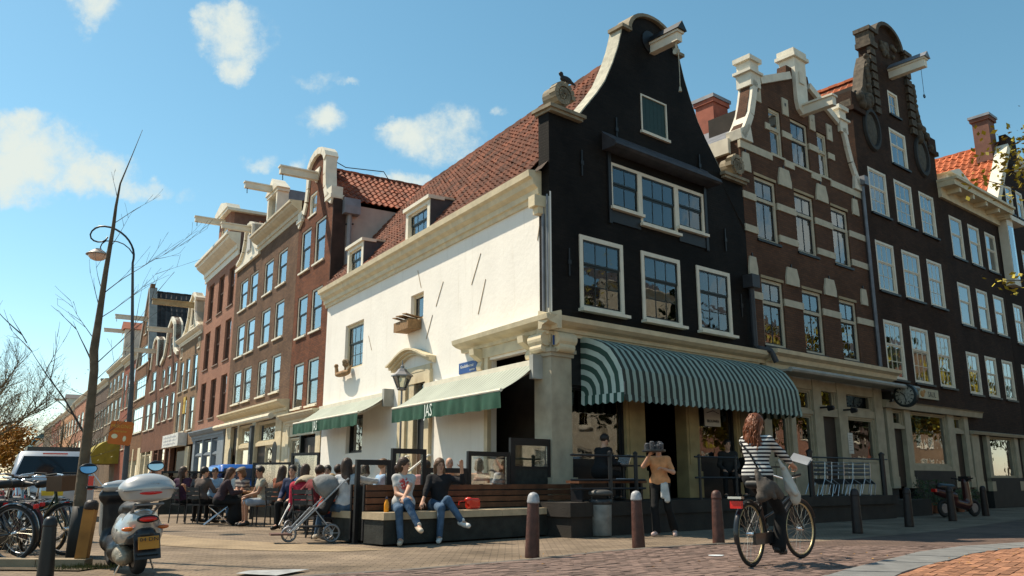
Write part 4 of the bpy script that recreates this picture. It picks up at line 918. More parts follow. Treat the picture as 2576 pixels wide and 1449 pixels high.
# ---- R3: tall dark neck gable
BR3 = brickmat('dark_brown_brick', (.055, .03, .02), (.038, .022, .016), (.028, .021, .017), .21, .065, .35, .4)
CARV = mat('carved_dark_stone', (.075, .058, .04), .8, var=.6, scale=7, bump=.5, bscale=20)
H = newhouse('tall dark brick house with carved neck gable and bright orange roof tiles', 'building', 'R', 14.2, 20.6); o_ = 14.2; w = 6.4; c = 17.4 - o_
hw = [(3.4, 3.2), (13.45, 3.2), (13.45, 1.75), (14.3, 1.68), (15.3, 1.6), (16.5, 1.55), (16.5, 1.35), (16.95, 1.35), (16.95, 1.0), (17.25, .9), (17.5, .62), (17.68, .2)]
rows = [(z, c - h, c + h) for z, h in hw]
cols3 = [(.68, 1.98), (2.57, 3.94), (4.54, 5.78)]; rws = ((4.2, 6.13), (7.12, 8.85), (9.83, 11.46))
att = [(2.65, 3.93, 12.08, 13.46), (2.87, 3.65, 14.06, 15.0)]
holes = [(a, b, z0, z1) for a, b in cols3 for z0, z1 in rws] + att
facade(rows, holes, .35, .14, 11.5).build('brick_wall', BR3, H); room(H, .2, w - .2, 3.6, 11.9, .37, 2.2); room(H, 2.0, 4.6, 11.95, 15.2, .37, 1.6)
for i, (a, b) in enumerate(cols3):
    for j, (z0, z1) in enumerate(rws): win(H, a, b, z0, z1, WHITE, WHITE, .085, 3, 1 if j else 1, 2, .4, .0, .08, ['', 's', 'l', 'b'][(i * 2 + j) % 4], sillm=BLACKP)
win(H, *att[0], WHITE, WHITE, .09, 2, 1, 1, .42, .0, .08, '', sillm=BLACKP); win(H, *att[1], WHITE, WHITE, .08, 2, 0, 2, 0, .0, .08, '', sillm=BLACKP)
side_walls(H, BR3, 0, w, .35, 11, 11.6)
saddle_roof(H, -.1, w + .1, 11.5, 16.0, .36, 11, mat('roof_underlay_red', (.12, .04, .02), .9), TILE_B, 'l', .27, .33)
for sd in (-1, 1):    # carved side pieces and shoulders
    P = [(c + sd * 3.3, 13.45), (c + sd * 3.3, 13.7), (c + sd * 2.9, 14.15), (c + sd * 2.55, 14.2), (c + sd * 2.3, 14.5), (c + sd * 2.05, 15.3), (c + sd * 1.75, 15.9), (c + sd * 1.6, 15.9), (c + sd * 1.72, 13.45)]
    sd_o = MB().prism_xz(P, -.02, .36).build('carved_wing', CARV, H, fix=True)
    sdf_obj('carved_scroll', [('e', (c + sd * rnd.uniform(1.75, 2.9), -.05, 13.5 + rnd.uniform(0, .6)), (rnd.uniform(.1, .22),) * 3, .05) for k in range(9)] + [('e', (c + sd * (1.78 + rnd.uniform(0, .3) * (1 - k / 9)), -.04, 14.2 + k * .2), (rnd.uniform(.1, .17), .1, rnd.uniform(.1, .17)), .04) for k in range(9)], .035, CARV, sd_o)
    MB().box(c + sd * 2.9 - .42, c + sd * 2.9 + .42, -.12, .5, 13.3, 13.46).box(c + sd * 2.95 - .34, c + sd * 2.95 + .34, -.06, .46, 13.46, 14.0).build('shoulder_block', BR3, H)
    mb = MB()
    for k in range(8): mb.box(c + sd * 1.42 - .2, c + sd * 1.42 + .2, -.12, -.0, 13.7 + k * .33, 13.7 + k * .33 + .24)
    mb.box(c + sd * 1.4 - .28, c + sd * 1.4 + .28, -.18, .4, 16.3, 16.5).box(c + sd * 1.42 - .22, c + sd * 1.42 + .22, -.13, .38, 16.5, 16.9).box(c + sd * 1.4 - .3, c + sd * 1.4 + .3, -.2, .42, 16.9, 17.05)
    mb.build('rusticated_pilaster', CARV, H)
    md = MB().torus(.52, .09, (c + sd * 1.95, -.02, 12.95), 24, 6); md.v = [(x, y, 12.95 + (z - 12.95) * 1.35) for x, y, z in md.v]; mdo = md.build('oval_medallion', mat('near_black_stone', (.02, .018, .016), .7), H)
    d2 = MB().ball((c + sd * 1.95, -.0, 12.95), (.44, .06, .6), 16, 8).build('medallion_relief', mat('dark_relief', (.07, .06, .045), .8, var=.4, scale=9, bump=.6, bscale=12), mdo)
am = MB()
for k in range(12):
    a0, a1 = math.pi * k / 12, math.pi * (k + 1) / 12; am.prism_xz([(c + r * math.cos(a), 16.95 + r * .72 * math.sin(a)) for r, a in ((.92, a0), (.92, a1), (1.1, a1), (1.1, a0))], -.16, .4)
am.build('arched_pediment', CARV, H, fix=True)
sdf_obj('carved_crest', [('e', (c + rnd.uniform(-.7, .7), -.02, 16.7 + rnd.uniform(-.25, .5)), (rnd.uniform(.08, .18), .09, rnd.uniform(.08, .18)), .04) for k in range(14)], .03, CARV, H)
bo = beam(H, c + .05, 15.68, WHITE, 1.3, .24, .28, 0, False, ZINC)
MB().tube([(c + .05, -1.12, 15.5), (c + .05, -1.12, 14.5)], .008, 4).torus(.06, .02, (c + .05, -1.12, 14.44), 12, 5).build('hoist_cord', BLACKM, bo)
profile_trim(H, 'shop_beam', SHW, [(0, 3.22), (-.16, 3.22), (-.2, 3.4), (-.26, 3.44), (0, 3.48)], -.05, w + 1.0)
shopfront(H, w, .75, 3.22, [(.2, .62), (1.42, 1.85), (4.68, 5.2), (6.05, w)], [(.62, 1.42, 2.7, 3.2, 'w'), (.62, 1.42, .8, 2.6, 'd'), (1.85, 4.68, 1.45, 3.2, 'w'), (5.2, 6.05, 2.72, 3.2, 'w'), (5.2, 6.05, .8, 2.6, 'd'), (1.85, 4.68, 1.3, 1.45, 'b'), (.62, 1.42, 2.6, 2.7, 'b'), (5.2, 6.05, 2.6, 2.72, 'b')])
MB().box(1.7, 4.8, -.05, .25, .0, 1.3).box(0, .62, .02, .25, 0, .75).box(5.0, w, .02, .25, 0, .75).build('plinth', mat('black_plinth', (.02, .018, .017), .7, var=.3), H)
room(H, .1, w - .1, .7, 3.3, .3, 4.5, MATS['warm_shop'])
rc = MB()
for k in range(10):
    a0, a1 = math.pi * k / 10, math.pi * (k + 1) / 10; rc.prism_xz([(3.25 + r * math.cos(a), 2.15 + r * .75 * math.sin(a)) for r, a in ((.9, a0), (.9, a1), (1.06, a1), (1.06, a0))], .5, .6)
rc.box(2.2, 2.35, .5, .6, 1.5, 2.15).box(4.15, 4.31, .5, .6, 1.5, 2.15)
rco = rc.build('display_arch', CREAM, H, fix=True); MB().box(2.35, 4.15, .56, .6, 1.5, 2.7).build('display_backing', mat('grey_black_board', (.03, .03, .032), .6), rco)
text('lettering', 'ZEBRA', .2, mat('grey_letter', (.3, .3, .3), .6), rco, (3.2, .545, 2.05))
MB().box(1.9, 4.65, .62, .66, 1.46, 3.2).build('display_wall', mat('ochre_wall', (.45, .25, .12), .8, var=.2), H)
# ---- R4: dark house with projecting cornice
H = newhouse('dark brick house with a deep cream cornice and small white dormer', 'building', 'R', 20.6, 26.1); w = 5.5
BR4 = brickmat('blackish_brick', (.05, .03, .022), (.034, .022, .018), (.024, .019, .016), .21, .065, .3, .4)
cols3 = [(.65, 1.8), (2.4, 3.5), (4.1, 5.2)]; rws = ((4.12, 5.7), (6.74, 8.38), (9.4, 11.06))
facade([(2.6, 0, w), (11.8, 0, w)], [(a, b, z0, z1) for a, b in cols3 for z0, z1 in rws], .3, .14).build('brick_wall', BR4, H)
room(H, .2, w - .2, 2.9, 11.6, .32, 2.2)
for i, (a, b) in enumerate(cols3):
    for j, (z0, z1) in enumerate(rws): win(H, a, b, z0, z1, WHITE, WHITE, .085, 1 if j else 2, 1, 1, .42, .0, .06, ['', 'l', 'b'][(i + j) % 3], sillm=BLACKP)
co = MB().box(-.1, w + .25, -.65, .3, 11.98, 12.2).box(-.12, w + .3, -.75, .3, 12.2, 12.3).box(-.08, w + .2, -.12, .3, 11.6, 11.98).build('cornice', CREAM, H)
for k in range(5): MB().box(.5 + k * 1.27 - .09, .5 + k * 1.27 + .09, -.6, -.12, 11.8, 11.98).build('bracket', CREAM, co)
side_walls(H, BR4, 0, w, .3, 10, 11.8)
MB().box(-.05, w, .3, 10, 11.8, 12.1).build('roof', mat('roof_underlay_red', (.12, .04, .02), .9), H)
d = MB().box(1.2, 2.9, .1, 1.9, 12.1, 12.95).build('dormer', WHITE, H); MB().box(1.5, 2.6, .08, .095, 12.35, 12.85).build('pane', GL, d); MB().box(1.196, 1.199, .5, 1.5, 12.4, 12.85).build('pane', GL, d); MB().prism_xz([(1.05, 12.95), (3.05, 12.95), (2.05, 13.3)], -.1, 2.1).build('dormer_roof', WHITE, d, fix=True)
profile_trim(H, 'shop_beam', SHW, [(0, 2.62), (-.14, 2.62), (-.18, 2.72), (0, 2.76)], .1, w)
shopfront(H, w, .6, 2.62, [(.15, .8), (1.5, 1.8), (4.25, 4.6), (5.25, w)], [(.8, 1.5, .6, 2.6, 'd'), (1.8, 4.25, 1.08, 2.6, 'w'), (4.6, 5.25, .6, 2.6, 'd'), (.6, 1.35, 2.8, 3.05, 'w'), (1.85, 4.2, 2.8, 3.05, 'w'), (4.55, 5.3, 2.8, 3.05, 'w')])
MB().box(1.5, 4.75, -.04, .25, 0, 1.08).box(-.0, .8, .0, .25, 0, .6).build('plinth', MATS['black_plinth'], H); room(H, .1, w - .1, .5, 2.6, .3, 3.5, MATS['warm_shop'])
MB().box(1.9, 4.2, .5, .55, 1.1, 2.6).build('display_poster', mat('mountain_poster', (.3, .2, .13), .7, var=.6, scale=2.2), H); MB().box(1.95, 2.8, .46, .49, 1.9, 2.6).build('blue_poster', mat('blue_print', (.05, .09, .2), .6, var=.4, scale=5), H)
sdf_obj('display_figure', [('c', (3.5, .42, 1.2), (3.45, .42, 1.8), .16, .12, .05), ('e', (3.45, .42, 2.02), (.1, .1, .12), .03), ('c', (3.4, .42, 1.75), (3.15, .42, 1.4), .05, .04, .03), ('c', (3.55, .42, 1.75), (3.85, .42, 1.35), .05, .04, .03)], .03, mat('figure_grey', (.06, .06, .065), .7), H)
# ---- R5: gabled house at the end
H = newhouse('dark gabled house beyond the deep cornice with sunlit orange roof', 'building', 'R', 26.12, 32.9); w = 6.8
rows = [(0, 0, w), (12.2, 0, w), (12.6, .35, w - .35), (16.0, 2.75, w - 2.75), (16.6, 2.8, w - 2.8)]
cols3 = [(.7, 1.7), (2.7, 3.9), (4.9, 5.9)]; rws = ((3.9, 5.7), (6.6, 8.3), (9.3, 11.0))
BR5 = brickmat('black_brown_brick', (.03, .018, .014), (.024, .015, .012), (.018, .013, .011), .21, .065, .3, .35)
facade(rows, [(a, b, z0, z1) for a, b in cols3 for z0, z1 in rws] + [(1.7, 2.5, 12.6, 13.9), (3.0, 3.8, 12.6, 13.9)], .3, .14, 12).build('brick_wall', BR5, H); room(H, .2, w - .2, 3, 11.4, .32, 2.2); room(H, 1.5, 5, 12.4, 14.2, .32, 2)
for a, b in cols3:
    for z0, z1 in rws: win(H, a, b, z0, z1, WHITE, WHITE, .085, 2, 1, 1, .42, .0, .06, '', sillm=BLACKP)
for a in (1.7, 3.0): win(H, a, a + .8, 12.6, 13.9, WHITE, WHITE, .085, 1, 1, 1, .42, .0, .06, '', sillm=BLACKP)
saddle_roof(H, -.3, w + .1, 11.9, 16.4, .32, 11, mat('roof_underlay_red', (.12, .04, .02), .9), TILE_B, 'l', .3, .36)
trim_poly(H, 'gable_coping', WST, [((.2, 12.5), (2.75, 16.1), -1), ((w - .2, 12.5), (w - 2.75, 16.1), 1)], .32, -.06, .45)
ch = MB().box(2.35, 3.1, .5, 1.2, 15.4, 17.4).box(2.27, 3.18, .42, 1.28, 17.4, 17.56).build('chimney', mat('brown_chimney', (.16, .07, .05), .8, var=.25), H); MB().box(2.22, 3.23, .37, 1.33, 17.56, 17.68).build('chimney_cap', GREYM, ch)
beam(H, w / 2, 15.0, WHITE, 1.2, .22, .28)
side_walls(H, BR5, 0, w, .3, 10, 11.9)
bw_ = MB().box(.25, .95, -.35, .0, 9.0, 11.9).box(-.1, 2.2, -.45, 0, 11.9, 12.1).build('bay_window', WHITE, H); MB().box(.3, .9, -.36, -.352, 9.3, 11.6).build('pane', GL, bw_)
# ---- signs on the right row
ck_ = thing('clock_sign', 'round dark projecting clock sign between the two shopfronts', 'sign', RW(14.35, 0, 3.55), RZ)
MB().box(-.06, .06, -.3, 0, -.16, .16).box(-.03, .03, -.42, -.3, -.07, .07).build('bracket', BLACKM, ck_)
MB().lathe([(.3, -.09), (.36, -.08), (.36, .08), (.3, .09)], 28, (0, -.72, 0), 'x').build('rim', mat('green_black', (.012, .02, .022), .4), ck_)
cf = MB().lathe([(.01, -.096), (.285, -.096), (.285, .096), (.01, .096)], 28, (0, -.72, 0), 'x').build('dial', mat('dial_grey', (.28, .28, .24), .6, var=.5, scale=14), ck_)
hm = MB()
for k in range(12):
    a = k * math.pi / 6; hm.cbox((-.1, -.72 + .24 * math.sin(a), .24 * math.cos(a)), (.012, .03, .07), Matrix.Rotation(-a, 3, 'X'))
hm.tube([(-.104, -.72, 0), (-.104, -.6, .1)], .014, 5).tube([(-.104, -.72, 0), (-.104, -.76, -.2)], .012, 5); hm.build('clock_hands', BLACKM, cf)
sg3 = thing('shop_sign', 'small pale picture sign with dark letters above the arched shop window', 'sign', RW(16.75, .02, 3.68), RZ)
MB().box(0, 1.5, -.06, 0, 0, .34).build('board', mat('sign_board', (.42, .37, .25), .6, var=.15), sg3); text('lettering', 'SAUL', .26, BLACKP, sg3, (.98, -.063, .15)); sdf_obj('painted_figure', [('e', (.25, -.06, .15), (.16, .02, .11), .01), ('e', (.42, -.06, .24), (.08, .02, .07), .02)], .02, mat('sign_orange', (.4, .2, .06), .7), sg3)
# ================================================================ the left row
def lx(s1, *ss): return tuple(s1 - s for s in ss)
def lhouse(label, s0, s1, rows, wins_, brick, fr=WHITE, sa=None, cols=1, split=.45, fw=.07, rec=.03, curtain=('c', '', 's'), depth=10, eave=None, z0=3.2, sill=.1, glass=GL, backz=None, extra=(), sillm=None, sidem=None):
    H = newhouse(label, 'building', 'L', s0, s1); w = s1 - s0
    hs = [(s1 - b, s1 - a, za, zb) for a, b, za, zb in wins_]
    facade(rows, hs + list(extra), .32, .16, backz or 1e9).build('brick_wall', brick, H)
    for k, h in enumerate(hs): win(H, *h, fr, sa, fw, cols, 1, 1, split, rec, sill, curtain[(k * 7 + k // 2) % len(curtain)], glass, sillm)
    top = eave or rows[-1][0]
    room(H, .15, w - .15, .2, top - .3, .34, 1.9)
    side_walls(H, sidem or brick, 0, w, .32, depth, top)
    return H, w
# ---- L2
BRL2 = brickmat('rusty_brick', (.175, .064, .034), (.11, .045, .028), (.07, .044, .034), .21, .065, .4)
c = 18.15 - 16.1
prof = [(3.3, 2.02), (11.2, 2.02), (11.5, 1.45), (11.9, 1.25), (12.4, 1.15), (13.1, 1.13), (13.3, .98), (13.5, .7), (13.65, .25)]
rows = [(z, c - h - (.02 if h > 2 else 0), c + h) for z, h in prof]
wl = [(a, b, z0, z1) for a, b in ((14.8, 16.0), (16.5, 17.7)) for z0, z1 in ((3.64, 5.35), (6.38, 8.0), (9.0, 10.7))]
H, w = lhouse('narrow rusty brick house with white trimmed neck gable beside the white wall', 14.12, 18.15, rows, wl, BRL2, WHITE, BLACKP, eave=11.0, extra=[(1.25, 2.12, 11.15, 12.05)], backz=10.9, sidem=mat('grey_pink_plaster', (.46, .38, .34), .9, var=.15, scale=2, bump=.2))
win(H, 1.25, 2.12, 11.15, 12.05, WHITE, WHITE, .07, 2, 0, 1, 0, .02, .06, 'c'); MB().box(1.0, 2.4, .5, .6, 11, 12.3).build('attic_room', DARKIN, H)
tp = []
for sd in (-1, 1):
    P = [(c + sd * h, z) for z, h in ((11.2, 2.05), (11.5, 1.5), (11.9, 1.28), (12.4, 1.18), (13.1, 1.16))]; tp += [(a, b, sd) for a, b in zip(P, P[1:])]
trim_poly(H, 'white_claw_piece', WHITE, tp, .3, -.08, .36)
P = [(c + h * s, z) for s, z, h in [(-1, 13.1, 1.2), (-1, 13.35, 1.02), (-1, 13.58, .72), (-1, 13.72, .25), (1, 13.72, .25), (1, 13.58, .72), (1, 13.35, 1.02), (1, 13.1, 1.2)]]
trim_poly(H, 'white_pediment', WHITE, [(a, b, -1) for a, b in zip(P, P[1:])], .26, -.12, .4)
for x in (c - 1.75, c + 1.7): MB().box(x - .34, x + .34, -.12, .4, 11.15, 11.3).box(x - .28, x + .28, -.08, .36, 11.3, 11.62).build('shoulder_stone', WHITE, H)
MB().prism_xz([(c - .4, 12.9), (c + .4, 12.9), (c + .2, 12.5), (c, 12.35), (c - .2, 12.5)], -.06, 0).build('carved_drop', WHITE, H, fix=True)
beam(H, c + .05, 12.55, WHITE, 1.5, .22, .26)
saddle_roof(H, -.15, w + .1, 11.1, 13.0, .34, 12, MATS['roof_underlay'], TILE_D, 'r', .24, .31)
MB().box(w + .01, w + .06, .0, .5, 3.5, 11.1).build('brick_return', mat('sooty_brick', (.045, .026, .02), .85, var=.4), H)
MB().tube([(w + .14, .62, 8.0), (w + .14, .62, 10.6)], .09, 8).build('downpipe', mat('grey_pipe', (.24, .24, .25), .6, var=.2), H)
MB().box(w - .02, w + .36, .35, .95, 10.55, 10.85).prism_xz([(w - .02, 10.85), (w + .36, 10.85), (w + .3, 11.15), (w + .05, 11.2)], .35, .95).build('rain_hopper', mat('grey_hopper', (.2, .2, .22), .6), H, fix=True)
sw = MB().box(w + .0, w + .05, 1.9, 2.75, 8.45, 9.3).build('side_window', WHITE, H); MB().box(w + .052, w + .058, 1.98, 2.67, 8.55, 9.22).build('pane', GL, sw)
for z in (8.5, 10.2): MB().tube([(w + .02, .52, z), (w + .2, .76, z)], .03, 6).build('pipe_clamp', BLACKM, H)
MB().tube([(c - .4, .4, 13.7), (c - .2, 1.2, 13.3), (c + .4, 2.6, 13.2), (c + .6, 2.9, 12.6)], .02, 5).build('iron_stay', BLACKM, H)
cornice(H, CREAM, -.1, w + .1, 3.0, 3.42, .4, 'shop_cornice')
shopfront(H, w, 0, 3.0, [(0, .35), (w - .5, w)], [(.35, 1.7, .4, 2.55, 'w'), (1.85, 3.4, 0, 2.5, 'd'), (.35, w - .5, 2.6, 3.0, 'b'), (.35, 1.7, 0, .4, 'p')], CREAM)
MB().box(1.7, 1.85, -.02, .2, 0, 2.6).build('door_frame', DARKP, H); MB().box(3.4, w - .5, .0, .2, 0, 2.6).build('door_frame', DARKP, H)
for x in (.5, 1.5, 2.9): MB().box(x, x + .05, -.05, .0, .9, 2.2).build('white_bar', WHITE, H)
# ---- L3
BRL3 = brickmat('grey_brown_brick', (.165, .098, .062), (.115, .07, .05), (.075, .055, .045), .21, .065, .3)
s1, s0 = 28.4, 18.16
c = s1 - 26.2
rows = [(3.4, 0, s1 - s0), (11.5, 0, s1 - s0)]
wl = [(a, b, z0, z1) for a, b in ((19.6, 20.9), (21.65, 23.05), (24.15, 25.55), (26.0, 27.45)) for z0, z1 in ((4.53, 6.1), (6.8, 8.38), (9.1, 10.62))]
H, w = lhouse('wide grey brown brick house with long cornice and small white gable', s0, s1, rows, wl, BRL3, WHITE, BLACKP, eave=11.4)
xb = s1 - 24.3
co = cornice(H, mat('weathered_cornice', (.5, .44, .33), .7, var=.15), xb, w + .15, 11.45, 12.15, .5)
gp = [(0, 2.15), (.35, 2.1), (.5, 1.5), (.8, 1.05), (1.3, .8), (1.8, .72), (1.95, .5), (2.05, .1)]
g = [(11.4 + z, c - h, c + h) for z, h in gp]; g.insert(0, (11.4 - .001, c - 2.16, c + 2.16))
facade(g[1:], [], .4, .1, 0).build('white_gable', WHITE, H); MB().box(c - .3, c + .3, -.06, .0, 12.0, 12.8).box(c - .36, c + .36, -.05, 0, 11.95, 12.05).build('gable_hatch', mat('grey_hatch', (.45, .44, .42), .6), H)
trim_poly(H, 'gable_moulding', WHITE, [((c + sd * a[1], 11.4 + a[0]), (c + sd * b[1], 11.4 + b[0]), sd) for sd in (-1, 1) for a, b in zip(gp[1:], gp[2:])], .14, -.12, .44)
MB().box(c - 2.2, c + 2.2, -.12, .4, 11.3, 11.46).build('gable_foot', WHITE, H)
beam(H, c, 13.05, WHITE, 1.4, .2, .24)
saddle_roof(H, .0, 4.3, 11.6, 13.5, .42, 9, MATS['roof_underlay'], TILE_D, 'r', .3, .36, limit=120)
saddle_roof(H, xb, w, 12.1, 14.6, 2.4, 11, MATS['roof_underlay'], TILE_D, 'r', .3, .36, limit=250)
MB().quad((xb, -.1, 12.15), (w, -.1, 12.15), (w, 2.4, 13.4), (xb, 2.4, 13.4)).build('front_roof', TILE_D, H)
d = MB().box(xb + 1.0, xb + 1.2, -.02, .5, 12.1, 14.0).box(xb + 2.4, xb + 2.6, -.02, .5, 12.1, 14.0).box(xb + .9, xb + 2.7, -.05, .5, 13.75, 13.9).box(xb + 1.2, xb + 2.4, .0, .3, 12.1, 12.3).prism_xz([(xb + .8, 13.9), (xb + 2.8, 13.9), (xb + 1.8, 14.55)], -.1, .5).build('dormer', WHITE, H, fix=True)
MB().box(xb + 1.0, xb + 2.6, .5, 3.2, 12.1, 13.9).build('dormer_cheek', mat('blue_lead', (.15, .17, .2), .6), d); MB().box(xb + 1.2, xb + 2.4, .15, .17, 12.3, 13.75).build('pane', GL, d)
beam(H, xb + 1.8, 14.0, WHITE, 1.3, .2, .24)
cornice(H, CREAM, .2, w + .15, 3.5, 4.05, .5, 'shop_cornice'); MB().tube([(.6, -.62, 3.42), (w - .1, -.62, 3.42)], .12, 8).build('rolled_awning', mat('rolled_canvas', (.6, .53, .4), .8), H)
shopfront(H, w, 0, 3.5, [(.35, 1.35), (2.6, 2.85), (5.15, 5.75), (8.75, 9.6)], [(2.85, 5.15, 2.55, 3.4, 'w'), (5.75, 8.75, 2.55, 3.4, 'w'), (2.85, 5.15, .5, 2.4, 'w'), (1.35, 2.6, .0, 3.4, 'd'), (5.75, 7.2, 0, 2.4, 'd'), (7.2, 8.75, .5, 2.4, 'w'), (2.85, 5.15, 2.4, 2.55, 'b'), (5.75, 8.75, 2.4, 2.55, 'b'), (9.6, w, 0, 3.4, 'p'), (.35, w, 3.4, 3.5, 'b')], CREAM)
MB().box(5.3, 5.6, -.16, -.03, 0, 3.3).build('dark_pilaster', mat('slate_paint', (.07, .085, .1), .6), H)
for x in (1.5, 8.85):   # arched niches
    MB().prism_xz([(x - .3, 0), (x + .3, 0), (x + .3, 2.2)] + [(x + .3 * math.cos(a), 2.2 + .3 * math.sin(a)) for a in np.linspace(.3, 2.84, 7)] + [(x - .3, 2.2)], -.045, -.032).build('arched_niche', BLACKP, H)
# ---- L4 pink
BRL4 = brickmat('salmon_brick', (.345, .178, .122), (.29, .145, .105), (.24, .135, .1), .21, .065, .18)
s0, s1 = 28.41, 35.95
wl = [(a, b, z0, z1) for a, b in ((28.85, 30.15), (31.2, 32.5), (33.65, 34.95)) for z0, z1 in ((4.2, 6.25), (7.0, 9.12), (9.82, 11.9))]
H, w = lhouse('salmon pink house with deep window openings and heavy white cornice', s0, s1, [(3.5, 0, s1 - s0), (12.4, 0, s1 - s0)], wl, BRL4, mat('brown_frame', (.10, .055, .04), .7), None, rec=.1, fw=.05, eave=12.3, curtain=('',), sill=.16, sillm=mat('grey_brown_sill', (.2, .14, .11), .8))
cornice(H, WHITE, -.3, w + .1, 12.3, 13.45, .7)
gx0, gx1 = s1 - 33.6, s1 - 30.9; MB().box(gx0, gx1, .2, 6.5, 13.3, 15.35).build('attic_gable', mat('attic_brick', (.15, .08, .06), .85, var=.25), H)
fr_ = facade([(13.3, gx0, gx1), (15.35, gx0, gx1)], [(gx0 + .5, gx1 - .5, 13.6, 14.75)], .2, .1).build('attic_front', BRL4, H); win(H, gx0 + .5, gx1 - .5, 13.6, 14.75, WHITE, WHITE, .07, 3, 0, 1, 0, .03, .05)
MB().box(gx0 - .3, gx1 + .3, -.25, 6.6, 15.35, 15.5).prism_xz([(gx0 - .3, 15.5), (gx1 + .3, 15.5), (gx1, 15.8), ((gx0 + gx1) / 2, 16.15), (gx0, 15.8)], -.3, .4).build('attic_cornice', WHITE, H, fix=True)
beam(H, (gx0 + gx1) / 2, 15.0, WHITE, 1.6, .22, .26)
GSH = mat('blue_grey_shopfront', (.19, .225, .26), .6, var=.15)
cornice(H, GSH, -.1, w, 3.1, 3.62, .3, 'shop_cornice')
shopfront(H, w, 0, 3.1, [(.2, .75), (2.6, 2.85), (4.7, 4.95), (6.2, w)], [(.75, 2.6, 2.35, 3.05, 'w'), (2.85, 4.7, 2.35, 3.05, 'w'), (4.95, 6.2, 2.35, 3.05, 'w'), (.75, 2.6, .5, 2.3, 'w'), (2.85, 4.7, .5, 2.3, 'w'), (4.95, 6.2, .5, 2.3, 'w'), (.75, 6.2, 0, .5, 'p')], GSH)
# ---- L5 tan
BRL5 = brickmat('tan_brick', (.27, .175, .105), (.2, .13, .085), (.15, .105, .08), .21, .065, .25)
s0, s1 = 35.97, 42.6
wl = [(a, b, z0, z1) for a, b in ((36.68, 37.95), (38.9, 40.1), (40.85, 41.95)) for z0, z1 in ((3.85, 5.8), (6.35, 8.3))]
H, w = lhouse('tan brick house with white bell shaped gable above three small attic windows', s0, s1, [(3.0, 0, s1 - s0), (9.5, 0, s1 - s0)], wl, BRL5, mat('pale_frame', (.5, .45, .36), .6), BLACKP, eave=9.4, fw=.05, curtain=('', 'b'))
cornice(H, WHITE, -.1, w + .1, 9.35, 9.75, .35)
c = w / 2; gp = [(9.7, 2.6), (10.0, 2.5), (10.3, 1.7), (11.0, 1.15), (11.7, 1.0), (11.9, 1.15), (12.15, .6), (12.4, .15)]
facade([(z, c - h, c + h) for z, h in gp], [(c - .45, c + .45, 10.3, 11.4)], .4, .12, 0).build('bell_gable', mat('cream_gable', (.58, .5, .37), .7, var=.15), H); win(H, c - .45, c + .45, 10.3, 11.4, WHITE, BLACKP, .06, 1, 0, 1, 0, .02, .05)
trim_poly(H, 'gable_moulding', WHITE, [((c + sd * a[1], a[0]), (c + sd * b[1], b[0]), sd) for sd in (-1, 1) for a, b in zip(gp[1:], gp[2:])], .18, -.12, .44)
for x in (.5, w - .9): win(H, x, x + .5, 8.6, 9.2, WHITE, BLACKP, .05, 1, 0, 1, 0, -.02, .03)
saddle_roof(H, .3, w - .3, 9.6, 12.2, .42, 10, mat('grey_roof', (.07, .065, .065), .8, var=.3))
beam(H, c, 11.55, mat('bare_timber', (.4, .3, .17), .7), 2.4, .24, .28, hook=False)
sgn = thing('shop_sign', 'long white lettered box sign over the tan house doorway', 'sign', LW(42.9, .02, 2.95), LZ)
MB().box(0, 5.2, -.5, 0, 0, .75).build('sign_box', mat('white_box', (.62, .62, .6), .5), sgn)
for z in (.56, .36, .16):
    for k in range(9): MB().box(.5 + k * .46, .5 + k * .46 + rnd.uniform(.2, .4), -.506, -.5, z - .04, z + .04 + .03 * (k % 2)).build('text_line', mat('pale_ink', (.34, .36, .4), .7), sgn)
MB().box(4.6, 5.6, -.02, .1, 0, 2.9).build('door_frame', CREAM, H); MB().box(1.5, 4.6, .05, .1, 0, .6).build('door_step', CREAM, H); MB().box(1.6, 4.6, .1, .14, 0, 2.7).build('door', BLACKP, H)
ys = thing('banner_sign', 'small faded yellow sign between the tan house windows', 'sign', LW(39.0, .02, 4.9), LZ); MB().box(-.55, .1, -.05, 0, 0, 1.0).build('board', mat('yellow_board', (.5, .33, .05), .6, var=.2), ys)
text('lettering', 'HVO', .24, mat('ochre_ink', (.28, .17, .03), .7), ys, (-.22, -.052, .6))
# ---- L6 neck gable
BRL6 = brickmat('red_brown_brick', (.19, .092, .06), (.14, .07, .05), (.1, .065, .05), .21, .065, .25)
s0, s1 = 42.62, 49.8; c = (s1 - s0) / 2
gp = [(3.0, c), (8.9, c), (9.2, c - .4), (9.6, 2.0), (10.4, 1.5), (11.3, 1.3), (11.5, 1.1), (11.8, .5), (12.0, .1)]
wl = [(a, b, z0, z1) for a, b in ((43.2, 44.4), (45.5, 46.8), (47.7, 48.9)) for z0, z1 in ((4.9, 6.62), (7.22, 8.6))] + [(45.7, 46.7, 9.3, 10.6)]
H, w = lhouse('red brown house with white edged neck gable next to the tan house', s0, s1, [(z, c - h, c + h) for z, h in gp], wl, BRL6, WHITE, BLACKP, fw=.05, curtain=('', 'c'), eave=8.8, backz=8.8)
trim_poly(H, 'white_gable_edge', WHITE, [((c + sd * a[1], a[0]), (c + sd * b[1], b[0]), sd) for sd in (-1, 1) for a, b in zip(gp[2:], gp[3:])], .26, -.14, .44)
saddle_roof(H, .2, w - .2, 8.8, 11.4, .36, 10, MATS['grey_roof']); beam(H, c, 11.0, WHITE, 1.6, .22, .26)
shopfront(H, w, 0, 3.0, [(.2, .7), (2.4, 2.7), (5, 5.4), (6.7, w)], [(.7, 2.4, .5, 2.8, 'w'), (2.7, 5, 1.9, 4.5, 'w'), (5.4, 6.7, 0, 2.8, 'd'), (.7, 2.4, 0, .5, 'p'), (2.7, 5, 0, 1.9, 'p')], BRL6)
